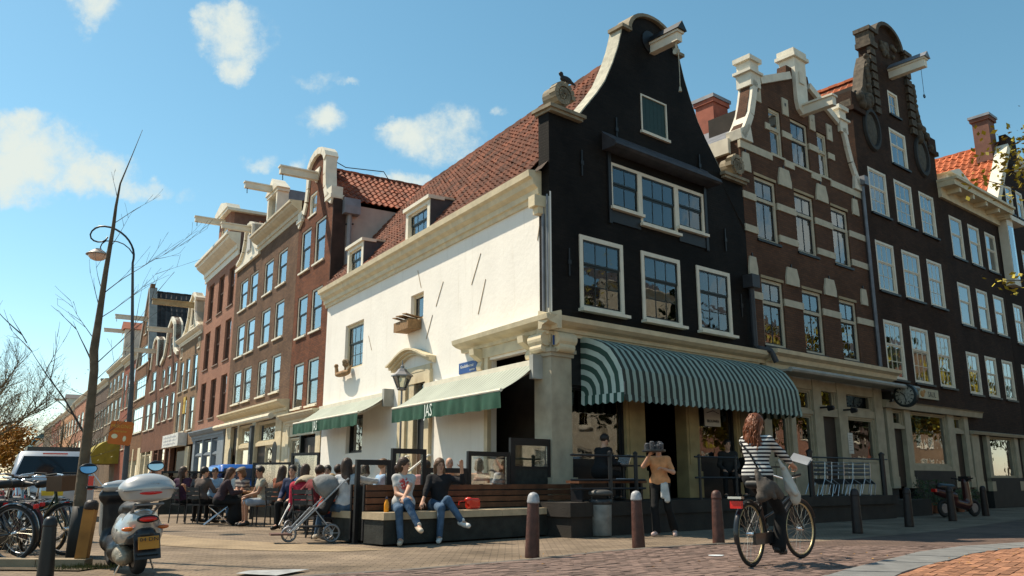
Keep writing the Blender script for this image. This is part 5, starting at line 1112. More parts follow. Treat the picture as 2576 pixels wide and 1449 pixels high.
# ---- L7b, L7a
s0, s1 = 49.82, 55.5; c = (s1 - s0) / 2
gp = [(3.0, c), (8.2, c), (8.6, c - .5), (9.2, 1.5), (11.2, 1.1), (11.4, .7), (11.55, .2)]
H, w = lhouse('low brown house with plain neck gable before the tall tiled gable', s0, s1, [(z, c - h, c + h) for z, h in gp], [(50.3, 52.4, 4.6, 6.6), (53.0, 55.0, 4.6, 6.6), (51.5, 53.5, 7.4, 8.9)], BRL6, WHITE, BLACKP, cols=3, fw=.05, curtain=('',), eave=8.2, backz=8)
beam(H, c, 10.4, WHITE, 2.2, .22, .26); saddle_roof(H, .2, w - .2, 8.2, 10.8, .36, 9, MATS['grey_roof'])
trim_poly(H, 'gable_edge', WHITE, [((c + sd * a[1], a[0]), (c + sd * b[1], b[0]), sd) for sd in (-1, 1) for a, b in zip(gp[3:], gp[4:])], .2, -.1, .44)
shopfront(H, w, 0, 3.0, [(.2, .6), (2.6, 2.9), (5, w)], [(.6, 2.6, .5, 2.8, 'w'), (2.9, 5, .5, 2.8, 'w'), (.6, 5, 0, .5, 'p')], CREAM)
s0, s1 = 55.52, 62.4; c = (s1 - s0) / 2
H, w = lhouse('tall steep gabled house with black tiled roof along the left row', s0, s1, [(2.5, 0, 2 * c), (10.3, 0, 2 * c), (16.5, c - .35, c + .35), (16.9, c - .3, c + .3)], [(a, b, z0, z1) for a, b in ((56.2, 61.7),) for z0, z1 in ((4.65, 6.7), (7.4, 9.1), (10.1, 11.7))] + [(58.3, 59.6, 12.7, 13.9)], brickmat('brown_orange_brick', (.2, .105, .055), (.15, .08, .05), (.1, .07, .05), .21, .065, .25), WHITE, BLACKP, cols=4, fw=.06, curtain=('',), eave=10.2, backz=10)
saddle_roof(H, -.3, w + .1, 10.2, 16.3, .34, 12, MATS['grey_roof'], TILE_C, 'r', .4, .46)
trim_poly(H, 'gable_coping', mat('grey_coping', (.3, .28, .25), .8), [((-.05, 10.3), (c - .3, 16.6), -1), ((w + .05, 10.3), (c + .3, 16.6), 1)], .3, -.1, .5); beam(H, c, 13.9, WHITE, 2.4, .24, .3)
shopfront(H, w, 0, 3.4, [(.2, .6), (2.8, 3.3), (5.6, w)], [(.6, 2.8, .4, 3.2, 'w'), (3.3, 5.6, .4, 3.2, 'w')], CREAM)
def farhouse(label, s0, s1, ztop, brick, nw, rws, fr=WHITE, gable=None, roofm=None, chim=False, lod_cols=2, tall=None):
    w = s1 - s0; step = w / nw; wl = [(s0 + step * (k + .18), s0 + step * (k + .82), a, b) for k in range(nw) for a, b in rws]
    H, w = lhouse(label, s0, s1, [(0, 0, w), (ztop, 0, w)], wl, brick, fr, BLACKP, cols=lod_cols, fw=.06, curtain=('', 'c'), eave=ztop - .1)
    cornice(H, mat('far_cornice', (.55, .49, .38), .7, var=.15), -.05, w + .05, ztop - .5, ztop + .15, .4)
    saddle = MB().quad((0, -.1, ztop + .1), (w, -.1, ztop + .1), (w, 3.5, ztop + 2.4), (0, 3.5, ztop + 2.4)).quad((0, 3.5, ztop + 2.4), (w, 3.5, ztop + 2.4), (w, 8, ztop), (0, 8, ztop)).add([(w, -.1, ztop + .1), (w, 8, ztop), (w, 3.5, ztop + 2.4)], [(0, 1, 2)]).add([(0, -.1, ztop + .1), (0, 8, ztop), (0, 3.5, ztop + 2.4)], [(0, 1, 2)])
    saddle.build('roof', roofm or TILE_D, H)
    if gable:
        gx, gw, gh = gable; o = MB().box(gx, gx + gw, -.05, 2.5, ztop, ztop + gh).build('dormer', WHITE, H); MB().box(gx + gw * .2, gx + gw * .8, -.06, -.052, ztop + .3, ztop + gh - .3).build('pane', GL, o)
        MB().prism_xz([(gx - .2, ztop + gh), (gx + gw + .2, ztop + gh), (gx + gw / 2, ztop + gh + .9)], -.2, 2.6).build('dormer_roof', roofm or TILE_D, o, fix=True); beam(H, gx + gw / 2, ztop + gh - .1, WHITE, 1.8, .24, .3, hook=False)
    if chim: ch = MB().box(w * .2, w * .2 + .8, 2.5, 3.4, ztop, ztop + 3.2).build('chimney', mat('dark_chimney', (.09, .07, .06), .8), H); MB().box(w * .2 - .1, w * .2 + .9, 2.4, 3.5, ztop + 3.2, ztop + 3.4).build('chimney_cap', STONE, ch)
    return H
BRL8 = brickmat('brick_red', (.31, .115, .08), (.25, .095, .07), (.2, .09, .07), .21, .065, .2)
farhouse('bright red house with red roof and tall dark chimney', 62.42, 70.2, 11.6, BRL8, 3, ((3.6, 6.2), (7.2, 10.4)), chim=True)
BRL9 = brickmat('umber_brick', (.2, .14, .095), (.15, .105, .075), (.1, .08, .06), .21, .065, .25)
farhouse('umber brick house with tall white dormer and long hoist beam', 70.22, 82.5, 12.0, BRL9, 4, ((3.6, 5.4), (6.5, 8.6), (9.4, 11)), gable=(7.5, 2.6, 3.2))
BRL10 = brickmat('slate_brown_brick', (.145, .105, .085), (.115, .085, .07), (.08, .065, .055), .21, .065, .25)
farhouse('slate brown house with a rank of square windows behind the young tree', 82.52, 96.5, 11.3, BRL10, 5, ((3.6, 5.4), (6.4, 8.5)), roofm=mat('far_grey_roof', (.12, .11, .11), .8, var=.3), chim=True)
BRF1 = brickmat('coral_brick', (.42, .21, .14), (.36, .18, .125), (.3, .16, .12), .21, .065, .15)
farhouse('coral house with dark attic just past the leaning trunk', 96.52, 124, 11.8, BRF1, 5, ((4, 6), (7.5, 9.8)), roofm=MATS['grey_roof'], chim=True)
BRF2 = brickmat('apricot_plaster', (.5, .28, .16), (.46, .25, .15), (.42, .23, .14), 2, 1, .1)
farhouse('apricot house with pointed white dormer far down the street', 124.02, 151, 11.6, BRF2, 5, ((4, 6), (7.5, 9.8)), gable=(4, 5, 2.6), roofm=MATS['grey_roof'])
farhouse('dull red house with iron railing on the roof far down the street', 151.02, 176, 11.9, BRL8, 5, ((4, 6), (7.5, 9.8)), roofm=MATS['far_grey_roof'], chim=True)
farhouse('brown house second from the teal block', 176.02, 205, 12.2, BRL9, 6, ((4, 6), (7.5, 9.8)), chim=True)
farhouse('rose brown house beside the teal block', 205.02, 250, 10.0, BRF1, 7, ((4, 6), (7, 8.8)), roofm=TILE_D)
TEAL = mat('teal_cladding', (.02, .14, .17), .6, var=.15)
farhouse('teal clad block at the far end of the street', 262, 330, 12.6, TEAL, 8, ((4, 6), (7, 9)), fr=TEAL, roofm=TEAL)
# ================================================================ people
def V3(*a): return np.array(a, float)
def nrm(v): return v / max(np.linalg.norm(v), 1e-9)
def ik(a, b, l1, l2, pole):
    d = b - a; D = np.linalg.norm(d); D2 = min(max(D, abs(l1 - l2) + .01), l1 + l2 - .002); u_ = d / max(D, 1e-6); b = a + u_ * D2
    x = (l1 * l1 - l2 * l2 + D2 * D2) / (2 * D2); h = math.sqrt(max(l1 * l1 - x * x, 0))
    p = pole - u_ * (pole @ u_); p = nrm(p)
    return a + u_ * x + p * h, b
SKIN = mat('skin', (.50, .27, .18), .55, var=.12, scale=12); SKIN2 = mat('skin_tanned', (.36, .18, .11), .55, var=.12, scale=12)
EYE = mat('eye_dark', (.02, .015, .012), .3); LIP = mat('lip', (.32, .1, .09), .5)
HB = mat('brown_hair', (.045, .022, .012), .5, var=.45, scale=30, bump=.5, bscale=45); HD = mat('dark_hair', (.015, .01, .008), .45, var=.4, scale=30, bump=.5, bscale=45)
HBL = mat('blond_hair', (.32, .2, .09), .5, var=.4, scale=30, bump=.5, bscale=45); HR = mat('auburn_hair', (.16, .045, .014), .45, var=.5, scale=22, bump=.8, bscale=30)
HLB = mat('light_brown_hair', (.12, .06, .03), .5, var=.4, scale=30, bump=.5, bscale=45)
JEANS = mat('blue_denim', (.05, .10, .17), .85, var=.45, scale=9, bump=.8, bscale=13); BLACKC = mat('black_cloth', (.007, .007, .0075), .9, var=.3, scale=8, bump=.3, bscale=20)
def cloth(n, c, v=.28): return mat(n, c, .9, var=v, scale=9, bump=.9, bscale=11)
def hand_prims(w, d, up, side, curl=.5, spread=.02):
    d = nrm(d); up = nrm(up - d * (up @ d)); lat = np.cross(d, up); P = []
    pal = w + d * .085
    for s in (-.024, -.008, .008, .024): P.append(('c', w + lat * s * .6, pal + lat * s, .0165, .0145, .012))
    for i, (s, L) in enumerate(((-.03, .062), (-.0105, .078), (.0105, .074), (.03, .058))):
        base = pal + lat * s * .95 - d * .004; d1 = nrm(d * math.cos(curl) - up * math.sin(curl) + lat * s * 2.2); m = base + d1 * L * .52
        d2 = nrm(d * math.cos(curl * 2.1) - up * math.sin(curl * 2.1) + lat * s * 2.2); P += [('c', base, m, .0105, .0095, .004), ('c', m, m + d2 * L * .5, .0095, .0082, .003)]
    tb = w + d * .03 + lat * side * .03; tm = tb + nrm(lat * side * .8 + d * .75 - up * .3) * .042; P += [('c', tb, tm, .014, .0115, .008), ('c', tm, tm + nrm(d * .9 + lat * side * .25 - up * .4) * .034, .0112, .0088, .003)]
    return P
def person(label, loc, face, sit=True, seat=.45, lean=0., tilt=0., twist=0., yaw=0., pitch=0., handL=None, handR=None, kneeL=None, kneeR=None, footL=None, footR=None, poleL=None, poleR=None,
           skin=None, top=None, sleeve=2., neckline=0., bottom=None, leglen=1., flare=0., shoes=None, hair='short', hairm=None, vox=.02, scale=1., group=None, hip=None, skirt=None, curl=.5, toeL=None, toeR=None, back_bare=False, slim=1.):
    skin = skin or SKIN
    t = thing('person', label, 'person', loc, math.atan2(-face[0], face[1]), group); t.scale = (scale,) * 3
    hp = V3(0, 0, (seat + .085) if sit else .93) if hip is None else V3(*hip)
    l, ti = R_(lean), R_(tilt); v = nrm(V3(math.sin(ti), math.sin(l), math.cos(l))); tw = R_(twist); rt = V3(math.cos(tw), math.sin(tw), 0); rt = nrm(rt - v * (rt @ v)); fwv = np.cross(v, rt)
    ch = hp + v * .34; nk = hp + v * .49; v2 = nrm(v + V3(0, 0, .8)); hc = nk + v2 * .165 + V3(0, .02, 0)
    yw, pt = R_(yaw), R_(pitch); hf = V3(-math.sin(yw) * math.cos(pt), math.cos(yw) * math.cos(pt), -math.sin(pt)); hr = V3(math.cos(yw), math.sin(yw), 0); hu = np.cross(hr, hf); HM = np.stack([hr, hf, hu], 1)
    sh = {s: hp + v * .445 + rt * .158 * s * slim for s in (-1, 1)}
    torso = [('c', hp - rt * .07, hp + rt * .07, .112, .112, .03), ('c', hp + v * .02, hp + v * .2, .115, .098, .03), ('c', hp + v * .17 - rt * .035, ch - rt * .055, .092, .098, .04), ('c', hp + v * .17 + rt * .035, ch + rt * .055, .092, .098, .04),
             ('c', ch - rt * .06, ch + rt * .06, .1, .1, .04), ('c', sh[-1], sh[1], .058, .058, .05)]
    neck = [('c', nk - v * .02, hc - hu * .03, .056, .047, .03)]
    head = [('e', hc + hu * .025 - hf * .008, (.073, .092, .098), .02, HM), ('c', hc - hu * .035 + hf * .012, hc - hu * .082 + hf * .045, .058, .034, .03), ('c', hc + hu * .012 + hf * .083, hc - hu * .022 + hf * .102, .009, .0135, .012)] + [('e', hc + hr * .072 * s - hu * .008 - hf * .008, (.012, .022, .03), .008, HM) for s in (-1, 1)]
    hands = {-1: handL or (-.13, .33, seat + .17), 1: handR or (.13, .33, seat + .17)}; poles = {-1: poleL or (-.5, -.5, -.6), 1: poleR or (.5, -.5, -.6)}
    body = torso + neck + head; topP = [('c', p[1], p[2], p[3] + .014, p[4] + .014, p[5]) for p in torso[1:]] + [('c', hp + v * .05 - rt * .07, hp + v * .05 + rt * .07, .13, .13, .04)]
    if neckline: topP[-1] = ('c', sh[-1] - v * neckline, sh[1] - v * neckline, .07, .07, .03)
    for s in (-1, 1):
        el, wr = ik(sh[s], V3(*hands[s]), .275, .245, V3(*poles[s])); d = nrm(wr - el)
        body += [('c', sh[s], el, .048, .039, .03), ('c', el, wr, .041, .026, .02)]
        up = V3(0, 0, 1) if abs(d[2]) < .8 else V3(0, -1, 0)
        body += hand_prims(wr, d, up, -s, curl)
        if sleeve > 0:
            f = min(sleeve, 1.); topP.append(('c', sh[s], sh[s] + (el - sh[s]) * f, .058, .052, .02))
            if sleeve > 1: topP.append(('c', el, el + (wr - el) * (sleeve - 1), .055, .042, .02))
    legs = {-1: (kneeL, footL, toeL), 1: (kneeR, footR, toeR)}; tr = [('c', hp - rt * .07, hp + rt * .07, .127, .127, .03), ('c', hp, hp + v * .07, .12, .11, .03)]; shp = []
    for s in (-1, 1):
        kn, ft, toe = legs[s]; hj = hp + rt * .085 * s - V3(0, 0, .02)
        if sit: kn = V3(*(kn or (.11 * s, .42, seat + .06))); ft = V3(*(ft or (.11 * s, .4, .085)))
        else: ft = V3(*(ft or (.1 * s, 0, .085))); kn, ft = (V3(*kn), ft) if kn else ik(hj, ft, .43, .42, V3(0, 1, 0))
        td = nrm(V3(*(toe or (.15 * s, 1, -.12)))); tip = ft + td * .15 + V3(0, 0, -.035)
        body += [('c', hj, kn, .082, .056, .03), ('c', kn, ft, .053, .037, .02), ('c', ft, tip, .036, .028, .02)]
        kx = kn + (ft - kn) * 1.0
        if leglen > .5: tr += [('c', hj, kn, .094, .068, .03), ('c', kn, kn + (ft - kn) * ((leglen - .5) * 2 * .97), .067, .05 + flare, .02)]
        else: tr += [('c', hj, hj + (kn - hj) * leglen * 2, .1, .085, .03)]
        shp += [('c', ft - td * .05 - V3(0, 0, .03), tip, .043, .035, .015), ('c', ft - V3(0, 0, .02), ft + V3(0, 0, .02), .046, .045, .015), ('c', ft + td * .05 - V3(0, 0, .04), tip, .042, .036, .015)]
    sdf_obj('body', body, vox, skin, t)
    if top: sdf_obj('shirt', topP, vox, top, t)
    if skirt: sdf_obj('skirt', [('c', hp, hp + v * .08, .128, .115, .03)] + skirt(hp), vox * 1.2, bottom, t)
    if bottom: sdf_obj('trousers', tr, vox, bottom, t)
    if shoes: sdf_obj('shoes', shp, vox * .9, shoes, t)
    if hair and hairm:
        b = [('e', hc + hu * .04 - hf * .02, (.087, .104, .1), .02, HM)]; cut = [('-', hc - hu * .05 + hf * .105, (.075, .085, .115), 0, HM)]
        if hair in ('long', 'curly', 'pony', 'bob'): b.append(('e', hc - hf * .045 - hu * .03, (.085, .08, .1), .03, HM))
        if hair == 'long': b += [('c', hc - hf * .06 + hr * x, nk - fwv * .085 - v * (.12 + .03 * (i % 2)) + hr * x * 1.3, .04, .022, .03) for i, x in enumerate((-.05, -.018, .018, .05))] + [('c', hc + hr * .072 * s - hf * .02, nk + rt * .09 * s - v * .06 - fwv * .02, .03, .02, .03) for s in (-1, 1)]
        if hair == 'bob': b += [('e', hc - hf * .035 - hu * .06, (.098, .085, .07), .03, HM)]
        if hair == 'pony': b += [('c', hc - hf * .1 + hu * .0, hc - hf * .13 - hu * .05, .03, .038, .02), ('c', hc - hf * .13 - hu * .05, hc - hf * .115 - hu * .15, .038, .022, .02)]
        if hair == 'curly':
            rr = random.Random(3)
            b += [('c', hc - hf * .06, hc - hf * .075 - hu * .2, .09, .07, .04)]; hm_ = MB()
            for k in range(230):
                a = rr.uniform(-1, 1); ph = rr.uniform(0, 6.3); p0 = hc + hr * a * .088 + hu * rr.uniform(-.02, .125) * (1 - a * a * .5) - hf * (.02 + .085 * math.sqrt(max(1 - a * a, 0)) * rr.uniform(.6, 1.1)); L_ = rr.uniform(.2, .4); pts_ = []; am_ = rr.uniform(.008, .02); fr_q = rr.uniform(22, 40)
                for i in range(12):
                    s_ = L_ * i / 11; o_w = min(s_ / .1, 1); pts_.append(tuple(p0 - V3(0, 0, 1) * s_ + hr * (a * .07 * (s_ / .3) + am_ * o_w * math.sin(fr_q * s_ + ph)) - hf * (.045 * o_w * rr.uniform(.8, 1.2) - .05 * max(s_ - .12, 0) - am_ * o_w * math.cos(fr_q * s_ + ph))))
                hm_.tube(pts_, [.009, .011, .011, .011, .011, .01, .01, .009, .008, .007, .005, .002], 4, False)
            hm_.build('hair_curls', hairm, t, True)
        sdf_obj('hair', b + cut, vox * .75, hairm, t)
    fm = MB()
    for s in (-1, 1): fm.ball(tuple(hc + hf * .083 + hr * .03 * s + hu * .014), .0095, 8, 5)
    fm.build('eyes', EYE, t); MB().ball(tuple(hc + hf * .088 - hu * .05), (.022, .012, .007), 8, 5).build('mouth', LIP, t)
    if hairm:
        eb = MB()
        for s in (-1, 1): eb.cbox(tuple(hc + hf * .088 + hr * .03 * s + hu * .032), (.03, .01, .007), Matrix(HM.tolist()))
        eb.build('eyebrows', hairm, t)
    return t, dict(hc=hc, hf=hf, hr=hr, hu=hu, nk=nk, hp=hp, v=v, sh=sh)
# ================================================================ the double bench in front of the corner
BA = Vector((-2.0, 13.37)); BD = Vector((.735, .678)).normalized(); BN = Vector((-BD.y, BD.x))
def BP(t, off, z=0): p = BA + BD * t + BN * off; return (p.x, p.y, z)
BRZ = math.atan2(BD.y, BD.x)
SEATS = mat('bench_stone_top', (.44, .34, .22), .8, var=.2, scale=5, bump=.3, bscale=30); BBASE = mat('bench_base', (.025, .026, .022), .75, var=.45, scale=7, bump=.3)
def bench(label, x0, x1, y0, y1, back, flip):
    t = thing('bench', label, 'bench', BP(0, 0), BRZ)
    MB().box(x0 + .03, x1, y0 + .04, y1 - .03, .02, .385).build('base', BBASE, t)
    n = max(1, int((x1 - x0) / 1.75)); L = (x1 - x0) / n
    for k in range(n): MB().box(x0 + k * L + .004, x0 + (k + 1) * L - .004, y0, y1, .388, .5).build('seat', SEATS, t)
    yb = back
    for k in range(4): MB().box(x0 + .04, x1 - .05, yb, yb + .045, .52 + k * .105, .605 + k * .105).build('slat', WOODD, t)
    for x in (x0 + .02, (x0 + x1) / 2, x1 - .1): MB().box(x, x + .06, yb + .045, yb + .09, .05, .93).build('post', BLACKM, t)
    return t
bench('long slatted bench with pale stone seat in front of the windscreens', 0, 5.0, 0, .62, .56, 0)
b2 = bench('slatted bench standing back to back behind the long front bench', .0, 1.9, .98, 1.55, .93, 1)
# the women on the bench
PR = cloth('print_tee', (.42, .42, .41)); m_ = PR
m2, t2, b_ = newmat('grey_tee_with_red_print'); tcn = t2.nodes.new('ShaderNodeTexCoord'); n1 = t2.nodes.new('ShaderNodeTexNoise'); n1.inputs['Scale'].default_value = 26; t2.links.new(tcn.outputs['Object'], n1.inputs['Vector'])
vd = t2.nodes.new('ShaderNodeVectorMath'); vd.operation = 'DISTANCE'; t2.links.new(tcn.outputs['Object'], vd.inputs[0]); vd.inputs[1].default_value = (-.02, .13, .95)
ml = t2.nodes.new('ShaderNodeMapRange'); t2.links.new(vd.outputs['Value'], ml.inputs[0]); ml.inputs[1].default_value = .09; ml.inputs[2].default_value = .14; ml.inputs[3].default_value = 1; ml.inputs[4].default_value = 0
gt = t2.nodes.new('ShaderNodeMath'); gt.operation = 'GREATER_THAN'; t2.links.new(n1.outputs['Fac'], gt.inputs[0]); gt.inputs[1].default_value = .47
mm = t2.nodes.new('ShaderNodeMath'); mm.operation = 'MULTIPLY'; t2.links.new(ml.outputs[0], mm.inputs[0]); t2.links.new(gt.outputs[0], mm.inputs[1])
mxx = t2.nodes.new('ShaderNodeMix'); mxx.data_type = 'RGBA'; t2.links.new(mm.outputs[0], mxx.inputs[0]); mxx.inputs[6].default_value = (.42, .42, .41, 1); mxx.inputs[7].default_value = (.42, .05, .045, 1); t2.links.new(mxx.outputs[2], b_.inputs['Base Color']); b_.inputs['Roughness'].default_value = .9
WSH = mat('white_sneaker', (.6, .6, .58), .6, var=.1); DSH = mat('dark_shoe', (.02, .018, .016), .5); TSH = mat('cream_sneaker', (.45, .38, .3), .6)
W1, j = person('woman in grey tee with red print and ponytail sitting on the bench', BP(.58, .3), (.2, -.98), seat=.5, lean=-4, twist=8, yaw=62, pitch=4, handL=(.02, .38, .72), handR=(-.02, .30, .74), kneeL=(-.02, .42, .66), footL=(-.2, .62, .3), toeL=(-.2, 1, -.2), kneeR=(.1, .42, .54), footR=(.06, .42, .09),
    top=m2, sleeve=.45, bottom=JEANS, shoes=TSH, hair='pony', hairm=HB, vox=.0135, curl=.3, slim=.84)
W2, j = person('woman in black top with a raised hand sitting on the bench', BP(1.32, .3), (.12, -.99), seat=.5, lean=-5, yaw=-14, pitch=4, handL=(.42, .22, 1.22), poleL=(.6, .1, -1), handR=(-.3, .32, .58), kneeL=(.16, .44, .68), footL=(.42, .5, .33), toeL=(.7, .8, -.2), kneeR=(.0, .46, .55), footR=(-.02, .42, .09),
    top=cloth('black_scoop_top', (.012, .011, .013)), sleeve=1.5, neckline=.05, bottom=JEANS, shoes=WSH, hair='long', hairm=HLB, vox=.0135, curl=.25) if False else person('woman in black top with a raised hand sitting on the bench', BP(1.32, .3), (.12, -.99), seat=.5, lean=-5, yaw=18, pitch=4, handL=(-.36, .2, 1.2), poleL=(-.8, .1, -1), handR=(.3, .34, .6), kneeL=(-.12, .44, .68), footL=(-.36, .52, .34), toeL=(-.7, .8, -.2), kneeR=(-.02, .46, .55), footR=(.0, .42, .09),
    top=cloth('black_scoop_top', (.012, .011, .013)), sleeve=1.5, neckline=.05, bottom=JEANS, shoes=WSH, hair='long', hairm=HLB, vox=.0135, curl=.25)
bt = thing('bottle', 'orange juice bottle on the left end of the long bench', 'bottle', BP(.2, .22, .5))
MB().lathe([(.036, 0), (.04, .01), (.04, .13), (.034, .15), (.015, .19), (.015, .205)], 12).build('bottle_body', mat('orange_juice', (.75, .28, .015), .3), bt, True); MB().lathe([(.019, .2), (.019, .235), (.004, .24)], 10).build('cap', mat('dark_cap', (.05, .05, .08), .4), bt)
rb = thing('handbag', 'shiny red bag on the long bench beside the woman in black', 'bag', BP(2.02, .25, .5), BRZ)
sdf_obj('bag_body', [('b', (0, 0, .1), (.13, .07, .09), .02), ('e', (-.1, 0, .16), (.07, .06, .05), .03)], .014, mat('red_patent', (.62, .035, .02), .2, coat=.6), rb); MB().tube([(-.2, 0, .15), (-.3, .0, .14), (-.3, .02, .08)], .012, 6).build('strap', MATS['red_patent'], rb)
# ---- windscreens
def screen(label, a, b, z1, zg, frame=.075, glassm=GLC, loc=None, off=.75, panel=True):
    # a, b world points of the foot line
    a, b = Vector(a), Vector(b); d = b - a; L = d.length; t = thing('windscreen', label, 'windscreen', (a.x, a.y, 0), math.atan2(d.y, d.x))
    f = MB().box(0, frame, -.03, .03, 0, z1).box(L - frame, L, -.03, .03, 0, z1).box(frame, L - frame, -.028, .028, z1 - frame * 1.15, z1).box(frame, L - frame, -.028, .028, zg - .05, zg)
    f.build('frame', BLACKP, t)
    if z1 - frame * 1.15 > zg: pane(t, L - 2 * frame, z1 - frame * 1.15 - zg, (frame, 0, zg), glassm)
    MB().box(frame, L - frame, -.02, .02, .05, zg - .05).build('panel', BBASE, t)
    return t
def bpt(t_, off): p = BP(t_, off); return (p[0], p[1])
screen('low black framed windscreen behind the left end of the long bench', bpt(-.02, .82), bpt(.66, .82), 1.33, .9)
screen('tall black framed windscreen in front of the stair handrails', bpt(.68, .82), bpt(1.4, .82), 1.53, .9)
screen('lowest dark windscreen with brown panel behind the bench', bpt(1.42, .82), bpt(2.34, .82), 1.21, 1.08)
screen('black framed windscreen with two heads showing through its glass', bpt(2.36, .82), bpt(3.4, .82), 1.52, .92)
f4 = screen('tallest windscreen with small high pane beside the corner pillar', bpt(3.42, .82), bpt(4.55, .82), 1.8, 1.26, .12)
MB().box(.15, .9, .06, .075, 1.3, 1.66).build('menu_board', mat('olive_board', (.10, .1, .05), .6, var=.3), f4)
screen('long low screen with black top rail at the far edge of the terrace', (-10.0, 24.2), (-8.4, 25.0), 1.25, .62, .05, glassmat('smoky_glass', (.35, .35, .36), 1.0))
screen('thin railed screen before the open brown shop doorway', (-6.9, 22.6), (-5.75, 22.0), 1.45, .7, .05, GLC)
screen('narrow upright screen nearest the rusty brick house', (-5.7, 21.9), (-4.85, 21.3), 1.68, .8, .06, GLC)
# ---- terrace people (each placed on a seat of its own)
CHB = mat('chair_wood', (.2, .09, .035), .55, var=.3, scale=6)
def chair(x, y, face, label, kind=0, h=.45, group='terrace chairs'):
    t = thing('chair', label, 'chair', (x, y, 0), math.atan2(-face[0], face[1]), group); m = CHB if kind == 0 else BLACKM
    MB().box(-.2, .2, -.2, .22, h - .035, h).build('seat', m, t)
    for sx in (-.18, .18):
        MB().tube([(sx, .19, 0), (sx, .18, h - .02)], .016, 6).build('leg', BLACKM, t); MB().tube([(sx, -.22, 0), (sx, -.19, h), (sx, -.26, .86)], .016, 6).build('leg', BLACKM, t)
    for k in range(3): MB().cbox((0, -.215 - .02 * k, .6 + k * .095), (.36, .018, .075)).build('slat', m, t)
    return t
def seated(label, px, d, face, chairlabel=None, kind=1, seat=.45, dx=0, **k):
    x, y = px_at(px, d)
    if chairlabel: chair(x, y, face, chairlabel, kind, seat)
    return person(label, (x, y, 0), face, seat=seat, **k)
def px_at(px, d): return ((px - 1440) / 2330 * d * 1.002, d)
GRP = None
seated('woman with long dark hair in purple top, arm over a black chair', 545, 20.6, (.6, .8), 'black chair under the woman in purple', lean=-6, twist=30, yaw=-35, handR=(.36, -.22, .86), handL=(-.1, .35, .62), top=cloth('purple_top', (.05, .018, .04)), sleeve=.6, bottom=BLACKC, shoes=DSH, hair='long', hairm=HB)
seated('man in grey brown sweater seen from behind on the left terrace', 590, 20.2, (.35, .93), 'black chair under the man in the grey brown sweater', lean=10, yaw=-30, handR=(.2, .4, .78), handL=(-.2, .4, .78), top=cloth('grey_brown_sweater', (.095, .07, .06)), bottom=BLACKC, shoes=DSH, hair='short', hairm=HD)
seated('person in pale blue shirt facing the street from behind the round table', 628, 22.3, (.25, -.97), 'black chair behind the round wooden table', lean=6, yaw=10, handR=(.2, .38, .74), handL=(-.2, .38, .74), top=cloth('pale_blue_shirt', (.22, .32, .42)), bottom=BLACKC, shoes=DSH, hair='short', hairm=HD, skin=SKIN2)
seated('woman with long auburn brown hair leaning to the table in dark dress', 642, 19.6, (.93, .35), None, lean=22, yaw=0, pitch=8, handR=(.1, .5, .74), handL=(-.1, .5, .74), top=cloth('plum_sweater', (.035, .02, .026)), sleeve=1.9, bottom=BLACKC, hair='long', hairm=mat('chestnut_hair', (.075, .03, .014), .5, var=.45, scale=30, bump=.5, bscale=45), shoes=DSH,
       skirt=lambda hp: [('c', hp + V3(0, .05, 0), hp + V3(0, .38, .0), .16, .13, .05), ('c', hp + V3(0, .42, -.05), hp + V3(0, .4, -.36), .15, .2, .05)])
xs, ys = px_at(642, 19.6); stl = thing('folding_stool', 'folding stool with crossed metal legs under the woman in dark dress', 'stool', (xs, ys, 0), math.atan2(-.93, .35))
MB().box(-.2, .2, -.2, .2, .4, .44).build('seat', BLACKC, stl)
for s in (-1, 1):
    MB().tube([(s * .19, -.28, .01), (s * .19, .2, .41)], .013, 6).build('leg', CHROME, stl); MB().tube([(s * .17, .28, .01), (s * .17, -.2, .41)], .013, 6).build('leg', CHROME, stl)
SCF = stripemat('striped_scarf_shirt', (.3, .27, .24), (.08, .07, .075), 2, .09, .5, soft=True)
pc, j = seated('person in flat grey cap and striped top leaning on the round table', 716, 20.9, (-.55, -.83), 'wooden chair under the person in the flat cap', kind=0, lean=18, yaw=-5, pitch=18, handL=(.1, .4, .76), handR=(-.12, .42, .76), top=SCF, sleeve=.5, bottom=JEANS, shoes=DSH, hair='bob', hairm=HLB, kneeL=(-.05, .45, .56), footL=(-.25, .62, .2))
HMt = np.stack([j['hr'], j['hf'], j['hu']], 1); sdf_obj('flat_cap', [('e', j['hc'] + j['hu'] * .1 - j['hf'] * .02, (.105, .12, .045), .02, HMt), ('e', j['hc'] + j['hu'] * .085 + j['hf'] * .1, (.075, .05, .014), .015, HMt)], .015, mat('cap_tweed', (.2, .18, .15), .9, var=.4, scale=60), pc)
rt_ = thing('round_table', 'round wooden cafe table on a single leg on the left terrace', 'table', (*px_at(700, 20.3), 0))
MB().lathe([(.02, .69), (.44, .69), (.46, .705), (.46, .735), (.44, .745), (.02, .745)], 24).build('tabletop', WOODL, rt_, True); MB().lathe([(.035, .03), (.035, .69)], 10).build('leg', GREYM, rt_); MB().lathe([(.24, 0), (.24, .025), (.04, .05)], 16).build('foot', GREYM, rt_)
seated('person with short dark hair in pale waistcoat and shorts by the stroller', 766, 19.4, (-.85, -.5), 'wooden slatted chair under the person in shorts', kind=0, lean=12, yaw=15, pitch=8, handL=(-.1, .42, .66), handR=(.1, .4, .62), top=cloth('pale_waistcoat', (.3, .28, .22)), sleeve=.4, bottom=cloth('grey_shorts', (.27, .31, .36)), leglen=.46, shoes=DSH, hair='short', hairm=HD, skin=SKIN2)
seated('woman with brown hair and black scarf over a blue jacket', 872, 17.2, (.2, .98), 'red backed chair under the woman in the blue jacket', lean=4, yaw=-20, handL=(-.2, .4, .7), handR=(.2, .4, .7), top=cloth('blue_jacket', (.02, .075, .2)), bottom=BLACKC, shoes=DSH, hair='long', hairm=HB)
